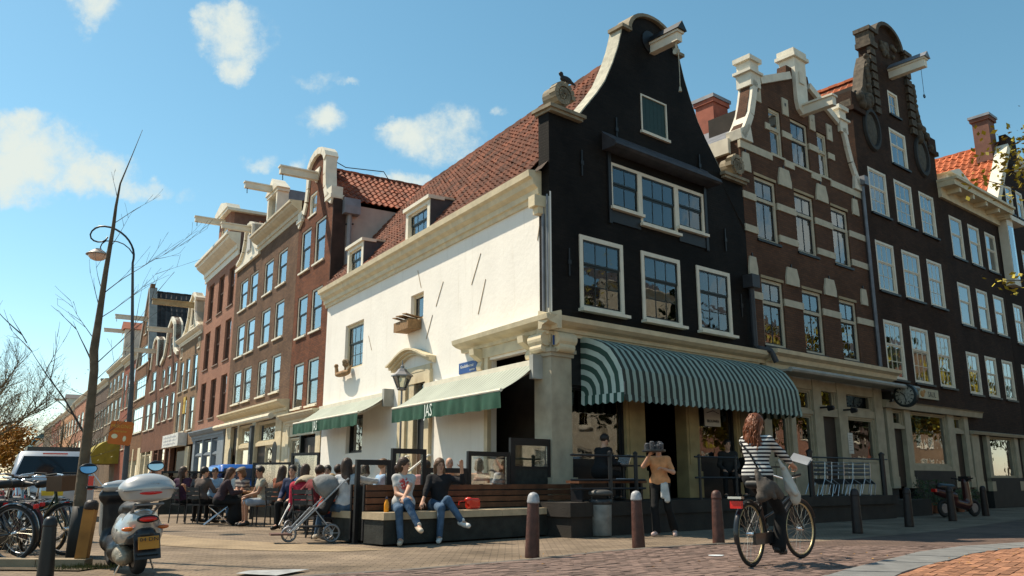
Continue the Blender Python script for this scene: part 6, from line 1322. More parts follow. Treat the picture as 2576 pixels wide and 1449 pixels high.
rj = thing('jacket', 'bright red jacket hung over the chair of the woman in blue', 'jacket', (*px_at(866, 16.85), 0), math.atan2(-.2, .98)); sdf_obj('jacket_body', [('c', (-.16, 0, .9), (.16, 0, .9), .07, .07, .04), ('c', (-.15, 0, .86), (-.17, -.02, .45), .1, .07, .04), ('c', (.15, 0, .86), (.17, -.02, .45), .1, .07, .04), ('c', (0, -.02, .85), (0, -.03, .5), .1, .09, .05)], .02, cloth('red_jacket', (.42, .02, .045)), rj)
seated('blond child in orange red jumper crouched beside the black stroller', 925, 15.3, (.85, .5), 'low black stool under the blond child', seat=.36, scale=.92, lean=16, yaw=10, handL=(-.12, .42, .7), handR=(.16, .36, .6), top=cloth('orange_red_jumper', (.36, .05, .025)), bottom=cloth('navy_trousers', (.012, .016, .03)), shoes=TSH, hair='bob', hairm=HBL)
seated('person in dark red sweater bending over the black stroller', 888, 15.8, (.5, .85), 'black chair under the person in the dark red sweater', lean=24, yaw=0, pitch=10, handL=(-.25, .3, .75), handR=(.2, .42, .7), top=cloth('dark_red_sweater', (.14, .018, .02)), bottom=BLACKC, shoes=DSH, hair='short', hairm=HB)
seated('man in sunglasses and black sweater in the middle of the terrace', 934, 18.6, (.25, -.97), 'black chair under the man in sunglasses', lean=2, yaw=-10, top=cloth('black_sweater', (.014, .014, .016)), bottom=BLACKC, shoes=DSH, hair='short', hairm=HD)
person('woman in light grey sweater with long dark hair on the rear bench', BP(.12, 1.28), (-.35, .94), seat=.5, lean=6, twist=-25, yaw=-45, handR=(.62, .25, .98), poleR=(.3, -.3, -1), handL=(-.15, .3, .72), kneeL=(-.36, .3, .56), footL=(-.4, .5, .1), top=cloth('light_grey_sweater', (.46, .47, .48)), bottom=JEANS, shoes=TSH, hair='long', hairm=HB, vox=.016)
seated('woman with brown bob partly hidden behind the sweatered woman', 1034, 17.0, (.3, .95), 'black chair just behind the low windscreen', lean=4, yaw=20, top=cloth('dark_brown_top', (.03, .02, .016)), bottom=BLACKC, shoes=DSH, hair='bob', hairm=HB)
pb, j = person('man in pale blue shirt with sunglasses pushed up on his hair', BP(.78, 1.32), (.9, .43), seat=.5, lean=6, yaw=8, handL=(-.1, .4, .8), handR=(.15, .38, .75), top=cloth('sky_blue_shirt', (.24, .38, .56)), bottom=JEANS, shoes=DSH, hair='short', hairm=HLB, vox=.016)
sg_ = MB()
for s in (-1, 1): sg_.ball(tuple(j['hc'] + j['hu'] * .095 + j['hf'] * .06 + j['hr'] * .035 * s), (.03, .012, .022), 8, 5)
sg_.build('sunglasses', BLACKM, pb)
person('person in pink shirt half hidden behind the woman in black', BP(1.12, 1.32), (-.4, .9), seat=.5, lean=4, yaw=30, top=cloth('pink_shirt', (.55, .27, .28)), bottom=JEANS, shoes=DSH, hair='short', hairm=HB, vox=.02) if False else None
seated('person in pink shirt half hidden behind the woman in black', 1204, 15.9, (-.5, .87), None, seat=.5, lean=4, yaw=30, top=cloth('pink_shirt', (.55, .27, .28)), bottom=JEANS, shoes=DSH, hair='short', hairm=HB)
seated('bald man whose head shows above the lowest windscreen', 1268, 17.2, (.1, -.99), 'black chair behind the lowest windscreen', seat=.58, lean=0, yaw=10, top=cloth('rust_shirt', (.25, .07, .04)), bottom=BLACKC, shoes=DSH, hair=None, hairm=None)
seated('woman with brown bob and bare shoulders behind the windscreen glass', 1351, 16.9, (-.15, .99), 'black chair behind the glass under the bare shouldered woman', seat=.55, lean=4, yaw=-10, sleeve=0, top=None, bottom=BLACKC, shoes=DSH, hair='bob', hairm=HB, vox=.016)
seated('woman in white tee in profile behind the windscreen glass', 1408, 16.6, (-.97, .2), 'black chair behind the glass under the woman in the white tee', seat=.55, lean=2, yaw=0, sleeve=.5, top=cloth('white_tee', (.7, .7, .7)), bottom=JEANS, shoes=DSH, hair='pony', hairm=HLB, vox=.016)
for px, d, fc, lb, hh, hm_, c_ in ((806, 19.0, (.4, .9), 'woman in rust cardigan turned away near the thin railed screen', 'long', HB, (.2, .06, .03)), (846, 18.2, (-.3, -.95), 'man in navy shirt facing the street left of the red jacket', 'short', HD, (.02, .03, .07)), (958, 17.6, (.5, .86), 'person in black coat behind the blond child', 'short', HB, (.015, .015, .016)), (1008, 18.4, (-.2, .98), 'woman in olive top far behind the light grey sweater', 'bob', HLB, (.09, .085, .03)), (668, 23.2, (-.3, -.95), 'man in white shirt at the back of the left terrace', 'short', HB, (.5, .5, .48))):
    seated(lb, px, d, fc, 'black chair under the ' + lb.split(' turned')[0].split(' facing')[0].split(' behind')[0].split(' far')[0].split(' at')[0], lean=rnd.uniform(0, 10), yaw=rnd.uniform(-25, 25), top=cloth('cloth_' + lb[:14].replace(' ', '_'), c_), bottom=BLACKC, shoes=DSH, hair=hh, hairm=hm_)
# ---- in front of the cafe
wt, j = person('waiter in peach tee shirt carrying a tray at head height', (2.78, 16.0, 0), (-.45, -.89), sit=False, lean=0, yaw=20, pitch=5, handR=(.1, .3, 1.44), poleR=(.7, .5, -1), handL=(-.16, .27, 1.2), poleL=(-.7, -.1, -1), footL=(-.18, -.22, .12), toeL=(-.3, .8, -.5), footR=(.06, .12, .085), top=cloth('peach_tee', (.6, .27, .12)), sleeve=.75, bottom=BLACKC, flare=.03, shoes=mat('pink_sneaker', (.5, .36, .33), .6), hair='short', hairm=HD, vox=.014)
MB().lathe([(.01, 1.505), (.2, 1.505), (.22, 1.52), (.22, 1.55), (.21, 1.53), (.01, 1.52)], 20, (-.02, .36, 0)).build('tray', mat('dark_tray', (.03, .03, .032), .3), wt)
gm = MB()
for k in range(8):
    a = k * .8; gm.lathe([(.04, 1.525), (.05, 1.62 + .03 * (k % 3)), (.03, 1.64 + .03 * (k % 3))], 10, (-.02 + .14 * math.cos(a), .36 + .12 * math.sin(a), 0))
gm.build('glasses', mat('patterned_glass', (.07, .07, .075), .25, var=.9, scale=45), wt)
sdf_obj('waist_cloth', [('c', (-.14, .1, .92), (-.17, .13, .64), .045, .055, .02), ('c', (-.08, .12, .92), (-.09, .14, .7), .03, .04, .02)], .014, cloth('white_cloth', (.5, .5, .48)), wt)
person('man in black sweater bent over a laptop by the corner pillar', RW(.72, .62, .6), (D2.x, D2.y), seat=.46, lean=14, yaw=-6, pitch=24, handL=(-.12, .42, .72), handR=(.12, .42, .72), top=cloth('black_knit', (.01, .01, .011)), bottom=BLACKC, shoes=DSH, hair='short', hairm=HD, vox=.016)
person('dark clothed person sitting by the right cafe window', RW(5.0, .65, .6), (-D2.x * .6 + N2.x * .5, -D2.y * .6 + N2.y * .5), seat=.46, lean=6, yaw=20, top=cloth('charcoal_coat', (.02, .019, .018)), bottom=BLACKC, shoes=DSH, hair='short', hairm=HD)
person('dark clothed person crouched low beside the right cafe column', RW(5.85, .7, .6), (-D2.x, -D2.y), seat=.36, lean=22, pitch=20, top=cloth('black_coat', (.012, .012, .012)), bottom=BLACKC, shoes=DSH, hair='short', hairm=HD)
def table(loc, label, w=.7, d=.6, h=.74, m=BLACKP):
    t = thing('cafe_table', label, 'table', loc, RZ); MB().box(-w / 2, w / 2, -d / 2, d / 2, h - .03, h).build('tabletop', m, t); MB().tube([(0, 0, .02), (0, 0, h - .03)], .03, 8).build('leg', BLACKM, t); MB().box(-.22, .22, -.22, .22, 0, .02).build('foot', BLACKM, t); return t
table(RW(1.4, .62, .6), 'dark table with a laptop between the corner pillar and the ochre column', .75, .6, .7)
lt = thing('laptop', 'open laptop on the dark table by the corner pillar', 'laptop', RW(1.3, .62, 1.3), RZ - math.pi / 2); MB().box(-.16, .16, -.11, .11, 0, .018).build('keyboard', GREYM, lt); MB().cbox((0, .16, .11), (.32, .012, .21), Matrix.Rotation(-.45, 3, 'X')).build('lid', CHROME, lt)
pb_ = thing('paper_stack', 'spread newspaper lying on the terrace bench by the pillar', 'newspaper', RW(.95, 1.15, 1.0), RZ + .2); MB().box(-.3, .35, -.12, .12, 0, .012).box(-.28, .1, -.11, .1, .014, .03).build('sheet', mat('newsprint', (.42, .45, .48), .8, var=.15), pb_)
tb_ = thing('terrace_bench', 'narrow dark bench behind the railing left of the waiter', 'bench', RW(-.5, 1.0, .6), RZ); MB().box(0, 1.9, -.25, .1, .34, .39).build('seat', WOODD, tb_)
for x in (.1, 1.75): MB().box(x, x + .06, -.22, .08, 0, .34).build('leg', BLACKM, tb_)
table(RW(6.3, .75, .6), 'small dark table with a steel ashtray right of the cafe window', .6, .6, .72)
ash = thing('ashtray', 'steel ashtray pot on the small dark table', 'ashtray', RW(6.3, .85, 1.32)); MB().lathe([(.05, 0), (.055, .01), (.055, .1), (.045, .1), (.045, .02)], 14).build('pot', CHROME, ash, True)
# railings on the stoop
def railing(label, s0, s1, posts, rails, ztop, r=.028, zb=.6, pr=1.34):
    t = thing('railing', label, 'railing', RW(s0, pr, 0), RZ)
    for s in posts: MB().tube([(s - s0, 0, zb), (s - s0, 0, ztop)], r, 8).lathe([(.005, ztop + r * 1.3), (r * 1.2, ztop + r * .6), (r * 1.2, ztop - .01)], 10, (s - s0, 0, 0)).build('post', BLACKM, t)
    for z in rails: MB().tube([(0, 0, z), (s1 - s0, 0, z)], .02, 8).build('rail', BLACKM, t)
    return t
railing('black railing on the stoop between corner pillar and waiter', -.8, 1.25, (.25, .98), (1.45, 1.0, .84), 1.5, .04)
railing('black railing on the stoop in front of the dark seated people', 2.85, 4.4, (3.0, 4.3), (1.48, 1.05), 1.5, .03)
railing('railing with two thick black posts beside the leaning metal chairs', 7.2, 11.4, (7.4, 11.1), (1.55,), 1.66, .07)
ALU = mat('aluminium_tube', (.5, .56, .6), .3, metal=.7, var=.15)
for k in range(6):
    t = thing('tilted_chair', ['first', 'second', 'third', 'fourth', 'fifth', 'last'][k] + ' aluminium chair from the cyclist, tilted against the railing', 'chair', RW(7.9 + k * .52, 1.0 - .08 * (k % 2), .6), RZ + .12 * (k % 3 - 1), 'tilted aluminium terrace chairs')
    M_ = Matrix.Rotation(R_(24), 4, 'Y') @ Matrix.Translation((0, 0, .1))
    fr_ = MB()
    for y in (-.22, .22): fr_.tube([(.05, y, .0), (.1, y, .43), (.48, y, .45), (.55, y, .02)], .014, 6).tube([(.1, y, .43), (-.02, y, .84)], .014, 6)
    fr_.tube([(-.02, -.22, .84), (-.02, .22, .84)], .014, 6); fr_.xf(M_); fr_.v = [(a, b, max(c_ - .02, .0)) for a, b, c_ in fr_.v]; fr_.build('frame', ALU, t)
    sm_ = MB()
    for q in range(5): sm_.cbox((.15 + .07 * q, 0, .445), (.05, .42, .012))
    for q in range(3): sm_.cbox((.07 - .035 * q, 0, .55 + .1 * q), (.014, .42, .06))
    sm_.xf(M_); sm_.v = [(a, b, c_ - .02) for a, b, c_ in sm_.v]; sm_.build('slats', GREYM, t)
# ================================================================ street furniture
BOLM = mat('brown_bollard_paint', (.075, .03, .022), .5, var=.5, scale=9, bump=.3, bscale=30); BOLD = mat('dark_bollard_paint', (.025, .016, .014), .5, var=.4, scale=9, bump=.3)
BOLK = mat('black_bollard_paint', (.014, .014, .015), .4, var=.3, scale=9); CAPM = mat('worn_white_cap', (.34, .34, .35), .45, var=.45, scale=14)
def bollard(x, y, label, m, cap, h=.84, r=.1, grp='bollards along the pavement edge'):
    t = thing('bollard', label, 'bollard', (x, y, 0), rnd.uniform(0, 1), grp); t.rotation_euler.x = rnd.uniform(-.02, .02); t.rotation_euler.y = rnd.uniform(-.025, .025)
    k = h / .84
    MB().lathe([(r * 1.02, -.05), (r, .02), (r * .93, .3 * k), (r * .8, .69 * k), (r * .78, .71 * k)], 14).build('shaft', m, t, True)
    MB().lathe([(r * .84, .695 * k), (r * .87, .705 * k), (r * .87, .725 * k), (r * .83, .735 * k), (r * .81, .765 * k), (r * .7, .8 * k), (r * .46, .828 * k), (.004, .84 * k)], 14).build('cap', cap, t, True)
bollard(.27, 11.62, 'brown bollard with worn white cap nearest the long bench', BOLM, CAPM)
bollard(1.94, 13.25, 'brown bollard with white cap left of the waiter', BOLM, CAPM)
bollard(3.37, 14.09, 'brown bollard between the waiter and the cyclist', BOLM, BOLM)
bollard(6.73, 16.78, 'dark bollard just right of the front bicycle wheel', BOLD, BOLD)
bollard(8.8, 19.06, 'dark leaning bollard, second past the cyclist', BOLD, BOLD)
bollard(11.14, 21.72, 'dark bollard before the moped, third past the cyclist', BOLD, BOLD)
bollard(13.7, 24.81, 'dark bollard right of the moped, fourth past the cyclist', BOLD, BOLD)
bollard(-4.98, 9.3, 'short black round topped bollard beside the parked bicycles', BOLK, BOLK, .62, .085)
tbn = thing('trash_bin', 'grey metal trash bin with dark domed lid before the railing', 'trash bin', (1.64, 15.85, 0))
MB().lathe([(.185, 0), (.19, .02), (.205, .56), (.2, .57)], 20).build('body', mat('dull_bin_metal', (.20, .19, .17), .55, metal=.3, var=.35, scale=6, bump=.2), tbn, True)
MB().lathe([(.2, .55), (.22, .58), (.215, .64), (.19, .66)], 20).build('bag_rim', mat('bin_bag', (.03, .03, .032), .3, var=.4, scale=20, bump=.6, bscale=25), tbn, True)
MB().lathe([(.03, .72), (.2, .72), (.23, .74), (.22, .79), (.15, .82), (.01, .83)], 20).tube([(.16, 0, .62), (.16, 0, .74)], .012, 6).tube([(-.16, 0, .62), (-.16, 0, .74)], .012, 6).build('lid', mat('dark_lid', (.06, .06, .058), .5), tbn, True)
# ================================================================ bicycles
SPOKE = mat('spoke_steel', (.5, .47, .4), .35, metal=.8); RIMM = mat('brass_toned_rim', (.45, .36, .2), .35, metal=.6)
REDL = mat('red_reflector', (.6, .01, .01), .25, coat=.5)
def bicycle(label, loc, face, col=(.012, .012, .013), R=.35, wb=1.12, lean=0., rim=None, steer=0., fenders=True, basket=False, saddle=(.012, .012, .012), group=None, lights=True, crate=None, spokes=20):
    t = thing('bicycle', label, 'bicycle', loc, math.atan2(-face[0], face[1]), group); t.rotation_euler.y = R_(lean)
    fm = mat('bike_%.3f_%.3f_%.3f' % col, col, .3, var=.2, coat=.3); rim = rim or GREYM
    Y = lambda mb: mb.xf(Matrix.Rotation(math.pi / 2, 4, 'Z'))
    # bike runs along +y, rear hub at y=0
    for (yy, nm) in ((0., 'wheel'), (wb, 'wheel')):
        M_ = Matrix.Translation((0, yy, R)) @ (Matrix.Rotation(R_(steer), 4, 'Z') if yy else Matrix()) @ Matrix.Rotation(math.pi / 2, 4, 'Z')
        hub = MB().lathe([(.02, -.045), (.028, -.04), (.02, -.02), (.02, .02), (.028, .04), (.02, .045)], 10, axis='y').xf(M_).build('wheel', CHROME, t)
        MB().torus(R - .02, .021, seg=36).xf(M_).build('tyre', RUBBER, hub, True); MB().torus(R - .05, .008, seg=36, sub=6, rz=.013).xf(M_).build('rim', rim, hub, True)
        sp = MB()
        for k in range(spokes):
            a = 2 * math.pi * k / spokes; b = a + (.35 if k % 2 else -.35); sp.tube([(.022 * math.cos(b), .035 * (1 if k % 2 else -1), .022 * math.sin(b)), ((R - .055) * math.cos(a), 0, (R - .055) * math.sin(a))], .0016, 3, False)
        sp.xf(M_).build('spokes', SPOKE, hub)
        if fenders:
            fb_ = MB(); a0, a1 = (R_(-15), R_(150)) if yy == 0 else (R_(20), R_(165)); n = 16
            for k in range(n + 1):
                a = a0 + (a1 - a0) * k / n; a = math.pi - a if yy == 0 else a
                for (w_, rr) in ((-.028, R + .012), (0, R + .026), (.028, R + .012)): fb_.v.append((rr * math.cos(a), w_, rr * math.sin(a)))
            for k in range(n):
                for q in range(2): fb_.f.append((3 * k + q, 3 * k + q + 1, 3 * k + q + 4, 3 * k + q + 3))
            fb_.xf(M_).build('mudguard', fm, t, True)
    bb = (0, .46, .29 * R / .35); seat_t = (0, .3, .78); head_t = (0, wb - .26, .86); head_b = (0, wb - .2, .66)
    f = MB().tube([bb, seat_t], .017, 8).tube([bb, (0, .72, .42), (0, wb - .22, .72)], .019, 8).tube([(0, .38, .54), (0, .74, .62), (0, wb - .24, .8)], .015, 8).tube([head_b, head_t], .021, 8)
    for s in (-1, 1):
        f.tube([(s * .05, 0, R), (s * .03, .4, bb[2])], .011, 6).tube([(s * .05, 0, R), (s * .02, .32, .7)], .009, 6)
        f.tube([(s * .02, wb - .2, .66), (s * .05, wb - .12, .5), (s * .05, wb, R)], .012, 6)
    f.build('frame', fm, t)
    MB().tube([seat_t, (0, .27, .9)], .013, 8).build('seat_post', CHROME, t)
    sdf_obj('saddle', [('c', (-.07, .18, .95), (.07, .18, .95), .05, .05, .04), ('c', (0, .2, .95), (0, .38, .945), .045, .022, .03)], .014, mat('saddle_%.3f' % saddle[0], saddle, .5), t)
    sg = MB().tube([head_t, (0, wb - .29, 1.0)], .014, 8)
    cs, sn = math.cos(R_(steer)), math.sin(R_(steer)); hbp = [(-.29, -.32, 1.05), (-.28, -.14, 1.07), (-.2, .0, 1.06), (0, .02, 1.0), (.2, .0, 1.06), (.28, -.14, 1.07), (.29, -.32, 1.05)]
    hbp = [(x * cs - y * sn, wb - .3 + x * sn + y * cs, z) for x, y, z in hbp]
    sg.tube(hbp, .011, 8); sg.build('handlebar', CHROME, t)
    MB().tube(hbp[:2], .017, 8).tube(hbp[-2:], .017, 8).build('grips', RUBBER, t)
    rk = MB()
    for s in (-1, 1): rk.tube([(s * .06, .22, .74), (s * .06, -.3, .74), (s * .055, 0, R)], .007, 6)
    for y in (-.28, -.1, .08): rk.tube([(-.06, y, .74), (.06, y, .74)], .006, 5)
    rk.build('rear_rack', BLACKM, t)
    MB().box(.035, .075, -.02, .56, bb[2] - .06, bb[2] + .07).build('chain_case', fm, t); MB().lathe([(.02, .03), (.095, .035), (.095, .045), (.02, .05)], 18, bb, 'x').tube([(.06, .46, bb[2]), (.075, .46 + .05, bb[2] - .16)], .01, 6).tube([(-.06, .46, bb[2]), (-.075, .46 - .05, bb[2] + .16)], .01, 6).build('crank', CHROME, t)
    MB().box(.07, .17, .47, .55, bb[2] - .175, bb[2] - .15).build('pedal', RUBBER, t); MB().box(-.17, -.07, .37, .45, bb[2] + .15, bb[2] + .175).build('pedal', RUBBER, t)
    if lights:
        MB().lathe([(.02, -.06), (.045, -.02), (.045, .02), (.02, .025)], 12, (0, wb - .16, .9), 'y').build('headlight', CHROME, t, True)
        MB().box(-.035, .035, -.33, -.31, .66, .71).build('rear_light', REDL, t)
    if crate: MB().box(-.17, .17, wb - .22, wb + .1, .86, .88).box(-.17, -.16, wb - .22, wb + .1, .88, 1.06).box(.16, .17, wb - .22, wb + .1, .88, 1.06).box(-.16, .16, wb - .22, wb - .21, .88, 1.06).box(-.16, .16, wb + .09, wb + .1, .88, 1.06).build('front_crate', mat('crate_%.2f' % crate[0], crate, .6), t)
    if basket: sdf_obj('saddle_bag', [('b', (.13, -.1, .6), (.06, .17, .15), .03), ('b', (-.13, -.1, .6), (.06, .17, .15), .03)], .02, mat('bag_%.2f' % basket[0], basket, .7, bump=.3), t)
    return t
# the cyclist and her bicycle
BF = Vector((.651, .756)).normalized(); BL = Vector((2.84, 10.27))
bc = bicycle('black city bicycle ridden away by the woman in stripes', (BL.x, BL.y, 0), BF, R=.375, wb=1.48, rim=RIMM, steer=-9, lights=False, spokes=28)
MB().box(-.07, .07, -.35, -.3, .675, .76).build('rear_light', REDL, bc); MB().box(-.085, .085, -.37, -.29, .785, .81).build('rack_end', CHROME, bc)
STR = stripemat('navy_white_stripes', (.58, .57, .54), (.014, .015, .022), 2, .046, .5, rough=.9)
cy, j = person('woman with curly auburn hair in striped top riding a bicycle', (BL.x + BF.x * .27, BL.y + BF.y * .27, 0), (BF.x, BF.y), hip=(0, .02, 1.03), lean=5, twist=-4, yaw=-28, pitch=10, handL=(-.27, .60, 1.1), handR=(.29, .62, 1.1), poleL=(-.8, -.4, -.6), poleR=(.9, -.3, -.5),
    kneeL=(-.12, .4, .82), footL=(-.12, .28, .5), kneeR=(.12, .36, .6), footR=(.12, .24, .2), toeL=(0, 1, -.2), toeR=(0, 1, -.15), top=STR, sleeve=1.72, bottom=BLACKC, flare=.035, shoes=DSH, hair='curly', hairm=HR, vox=.0125, curl=1.0)
sh_ = thing('shoulder_bag', 'grey brown cloth shoulder bag at the cyclist\'s right hip', 'bag', (BL.x + BF.x * .22, BL.y + BF.y * .22, 0), math.atan2(-BF.x, BF.y))
sdf_obj('bag_body', [('e', (.19, -.1, .9), (.09, .12, .12), .03), ('c', (.1, -.16, 1.1), (.18, -.13, .86), .03, .085, .04), ('c', (.22, -.02, .92), (.27, .08, .82), .07, .05, .03), ('e', (.15, -.17, .8), (.07, .07, .06), .03), ('c', (.12, -.19, 1.05), (.2, -.2, .8), .02, .03, .01), ('c', (.2, -.14, 1.02), (.28, -.1, .8), .02, .03, .01)], .015, mat('bag_cloth', (.075, .062, .052), .85, var=.35, scale=9, bump=.6, bscale=14), sh_)
MB().tube([(.12, -.15, 1.12), (.03, -.15, 1.3), (-.1, -.12, 1.44), (-.16, .0, 1.47)], .012, 6).build('strap', BLACKC, sh_)
ppb = thing('paper_bag', 'crumpled white paper bag carried at the cyclist\'s right side', 'bag', (BL.x + BF.x * .3, BL.y + BF.y * .3, 0), math.atan2(-BF.x, BF.y))
sdf_obj('bag_body', [('c', (.28, .14, 1.14), (.33, .2, .9), .035, .075, .03), ('e', (.36, .24, .8), (.065, .07, .1), .03), ('c', (.28, .1, 1.16), (.26, .06, 1.24), .03, .015, .02), ('c', (.3, .12, 1.0), (.4, .16, .84), .02, .035, .01)], .015, mat('white_paper', (.45, .43, .38), .8, var=.12, bump=.5, bscale=12), ppb)
fp = thing('folded_map', 'sheet of white paper held up at the bicycle handlebar', 'paper', (BL.x + BF.x * .95 + .35 * BF.y, BL.y + BF.y * .95 - .35 * BF.x, 1.2), math.atan2(-BF.x, BF.y)); MB().cbox((-.05, -.02, .06), (.23, .19, .006), Matrix.Rotation(.5, 3, 'X') @ Matrix.Rotation(.35, 3, 'Y')).cbox((-.05, .02, .045), (.22, .18, .006), Matrix.Rotation(.4, 3, 'X') @ Matrix.Rotation(.3, 3, 'Y')).build('sheet', mat('white_sheet', (.26, .27, .28), .8), fp)
# the parked bicycles at the left
bicycle('black parked bicycle with red rear reflector nearest the short black bollard', (-6.2, 10.75, 0), (-.97, .22), lean=-5, steer=20, rim=GREYM); 
for k in (0,): pass
bicycle('dark maroon bicycle second from the short black bollard', (-6.55, 11.55, 0), (-.95, .3), (.06, .012, .012), lean=-4, steer=-15, rim=CHROME)
bicycle('black bicycle with orange tyred rim third from the bollard', (-6.45, 12.1, 0), (-.9, .42), (.012, .012, .014), lean=-6, steer=25, rim=mat('orange_rim', (.42, .2, .04), .4))
bicycle('pale blue framed bicycle with handlebar toward the leaning tree', (-7.7, 13.3, 0), (.62, -.78), (.2, .32, .4), lean=5, steer=-20, saddle=(.14, .06, .02))
bicycle('silver framed bicycle between the tree and the van', (-8.6, 15.2, 0), (.8, -.6), (.35, .36, .37), lean=-4, steer=10, crate=(.03, .03, .03))
bicycle('dark blue bicycle with grey saddle bags among the parked bicycles', (-7.6, 12.9, 0), (-.85, .5), (.012, .025, .07), lean=-7, steer=-30, basket=(.12, .12, .12))
bicycle('mustard bicycle leaning at the van side of the parked bicycles', (-8.9, 14.4, 0), (-.3, -.95), (.35, .2, .03), lean=8, steer=15)
bicycle('grey bicycle with black saddle bags close behind the black parked bicycle', (-6.9, 11.2, 0), (-.99, .1), (.12, .12, .125), lean=-3, steer=-10, basket=(.02, .02, .02))
bicycle('dark green bicycle with front crate squeezed among the parked bicycles', (-7.1, 12.3, 0), (.9, -.44), (.012, .03, .018), lean=4, steer=22, crate=(.12, .06, .03))
bicycle('worn white bicycle at the back of the near parked bicycles', (-8.3, 13.9, 0), (-.8, .6), (.32, .32, .3), lean=-6, steer=-18)
for k in range(9):
    x, y = -11.6 - k * 1.25 + rnd.uniform(-.3, .3), 19 + k * 2.3
    bicycle(['red', 'black', 'grey', 'green', 'white', 'blue', 'brown', 'silver', 'dark'][k] + ' bicycle in the far row beyond the silver van', (x, y, 0), (.8 + rnd.uniform(-.2, .2), -.5), [(.3, .02, .02), (.012, .012, .012), (.15, .15, .15), (.02, .1, .04), (.5, .5, .5), (.02, .06, .2), (.1, .05, .03), (.4, .4, .42), (.03, .03, .04)][k], lean=rnd.uniform(-6, 6), steer=rnd.uniform(-25, 25), group='far row of parked bicycles', spokes=8)
bicycle('black bicycle at the far right with pale wheel rim', (15.6, 24.6, 0), (.75, .66), lean=4, rim=CHROME, steer=10)
# ================================================================ scooter
SILV = mat('silver_scooter_paint', (.44, .43, .41), .25, metal=.35, var=.06, coat=.6); SBLK = mat('black_plastic', (.012, .012, .014), .35, var=.2, coat=.2)
sc = thing('motor_scooter', 'silver and black motor scooter with big rounded top case', 'scooter', (-4.08, 9.48, 0), math.atan2(.6, .8)); sc.rotation_euler.y = R_(-3); sc.scale = (1.1, .94, .87)
# runs along +y, rear wheel at y=0
for yy in (0, 1.28):
    hub = MB().lathe([(.03, -.05), (.14, -.045), (.15, 0), (.14, .045), (.03, .05)], 18, (yy, 0, .23), 'y').xf(Matrix.Rotation(math.pi / 2, 4, 'Z')).build('wheel', GREYM, sc); MB().torus(.175, .058, (yy, 0, .23), 26, 8).xf(Matrix.Rotation(math.pi / 2, 4, 'Z')).build('tyre', RUBBER, hub, True)
sdf_obj('body_panel', [('c', (0, -.2, .66), (0, .32, .62), .13, .16, .08), ('e', (0, .06, .56), (.2, .4, .17), .06), ('c', (0, -.34, .68), (0, -.1, .66), .07, .14, .08), ('e', (.13, .08, .5), (.09, .34, .14), .05), ('e', (-.13, .08, .5), (.09, .34, .14), .05)], .016, SILV, sc)
sdf_obj('seat', [('c', (0, -.08, .8), (0, .42, .77), .1, .12, .05), ('e', (0, .1, .82), (.14, .22, .06), .05)], .016, mat('seat_vinyl', (.02, .02, .021), .5), sc)
sdf_obj('leg_shield', [('b', (0, 1.0, .66), (.17, .03, .33), .05), ('c', (-.12, 1.0, .95), (.12, 1.0, .95), .08, .08, .05), ('c', (0, .98, .35), (0, .6, .26), .16, .17, .06), ('c', (0, .6, .26), (0, .3, .3), .17, .14, .06)], .018, SBLK, sc)
sdf_obj('front_apron', [('b', (0, 1.06, .7), (.19, .04, .34), .05), ('e', (0, 1.1, .98), (.15, .1, .12), .06)], .018, SILV, sc)
sdf_obj('front_mudguard', [('e', (0, 1.28, .34), (.09, .26, .14), .03), ('-', (0, 1.28, .2), (.2, .24, .2), 0)], .016, SBLK, sc)
sdf_obj('lower_tail', [('c', (0, -.3, .5), (0, .0, .46), .1, .15, .05), ('b', (0, -.1, .44), (.16, .2, .06), .04)], .016, SBLK, sc)
tc_ = sdf_obj('top_case', [('e', (0, -.3, 1.06), (.255, .2, .17), .03), ('b', (0, -.3, .99), (.21, .17, .09), .06)], .013, mat('silver_case', (.43, .43, .42), .3, metal=.25, var=.05, coat=.5), sc)
MB().cbox((0, -.305, 1.035), (.505, .39, .012)).build('case_seam', GREYM, tc_); sdf_obj('case_reflector', [('e', (0, -.485, 1.0), (.11, .025, .026), 0)], .008, REDL, tc_); text('lettering', 'HEDGE', .032, GREYM, tc_, (.02, -.493, 1.1))
MB().tube([(-.1, -.3, .84), (-.13, -.42, .86), (.13, -.42, .86), (.1, -.3, .84)], .016, 8).tube([(-.1, -.1, .74), (-.12, -.4, .87)], .016, 8).tube([(.1, -.1, .74), (.12, -.4, .87)], .016, 8).build('luggage_rack', GREYM, sc)
sdf_obj('tail_light', [('e', (0, -.405, .685), (.085, .03, .032), 0)], .008, mat('tail_red', (.6, .012, .008), .2, coat=.6), sc); sdf_obj('tail_light_surround', [('e', (0, -.392, .685), (.105, .03, .05), 0)], .01, SBLK, sc)
for s in (-1, 1): sdf_obj('indicator', [('e', (s * .165, -.3, .575), (.055, .04, .028), 0)], .009, mat('amber_lens', (.6, .13, .015), .25, coat=.5), sc)
npl = MB().cbox((0, -.47, .41), (.19, .012, .15), Matrix.Rotation(-.28, 3, 'X')).build('number_plate', mat('plate_orange', (.5, .2, .02), .5, var=.1), sc); text('lettering', '04 DN', .062, BLACKP, npl, (0, -.492, .45), (math.pi / 2 - .28, 0, 0)); text('lettering', 'D4·FJ', .062, BLACKP, npl, (0, -.472, .378), (math.pi / 2 - .28, 0, 0))
MB().cbox((0, -.4, .36), (.24, .03, .3), Matrix.Rotation(-.3, 3, 'X')).cbox((0, -.42, .27), (.2, .14, .02), Matrix.Rotation(-.2, 3, 'X')).build('rear_splash_guard', SBLK, sc)
sdf_obj('engine', [('e', (-.12, .08, .25), (.1, .2, .12), .04), ('e', (.12, -.02, .27), (.08, .22, .09), .04), ('c', (-.14, -.06, .2), (-.1, .14, .16), .07, .06, .03)], .016, mat('engine_alloy', (.3, .26, .2), .45, metal=.5, var=.4, scale=14, bump=.4), sc)
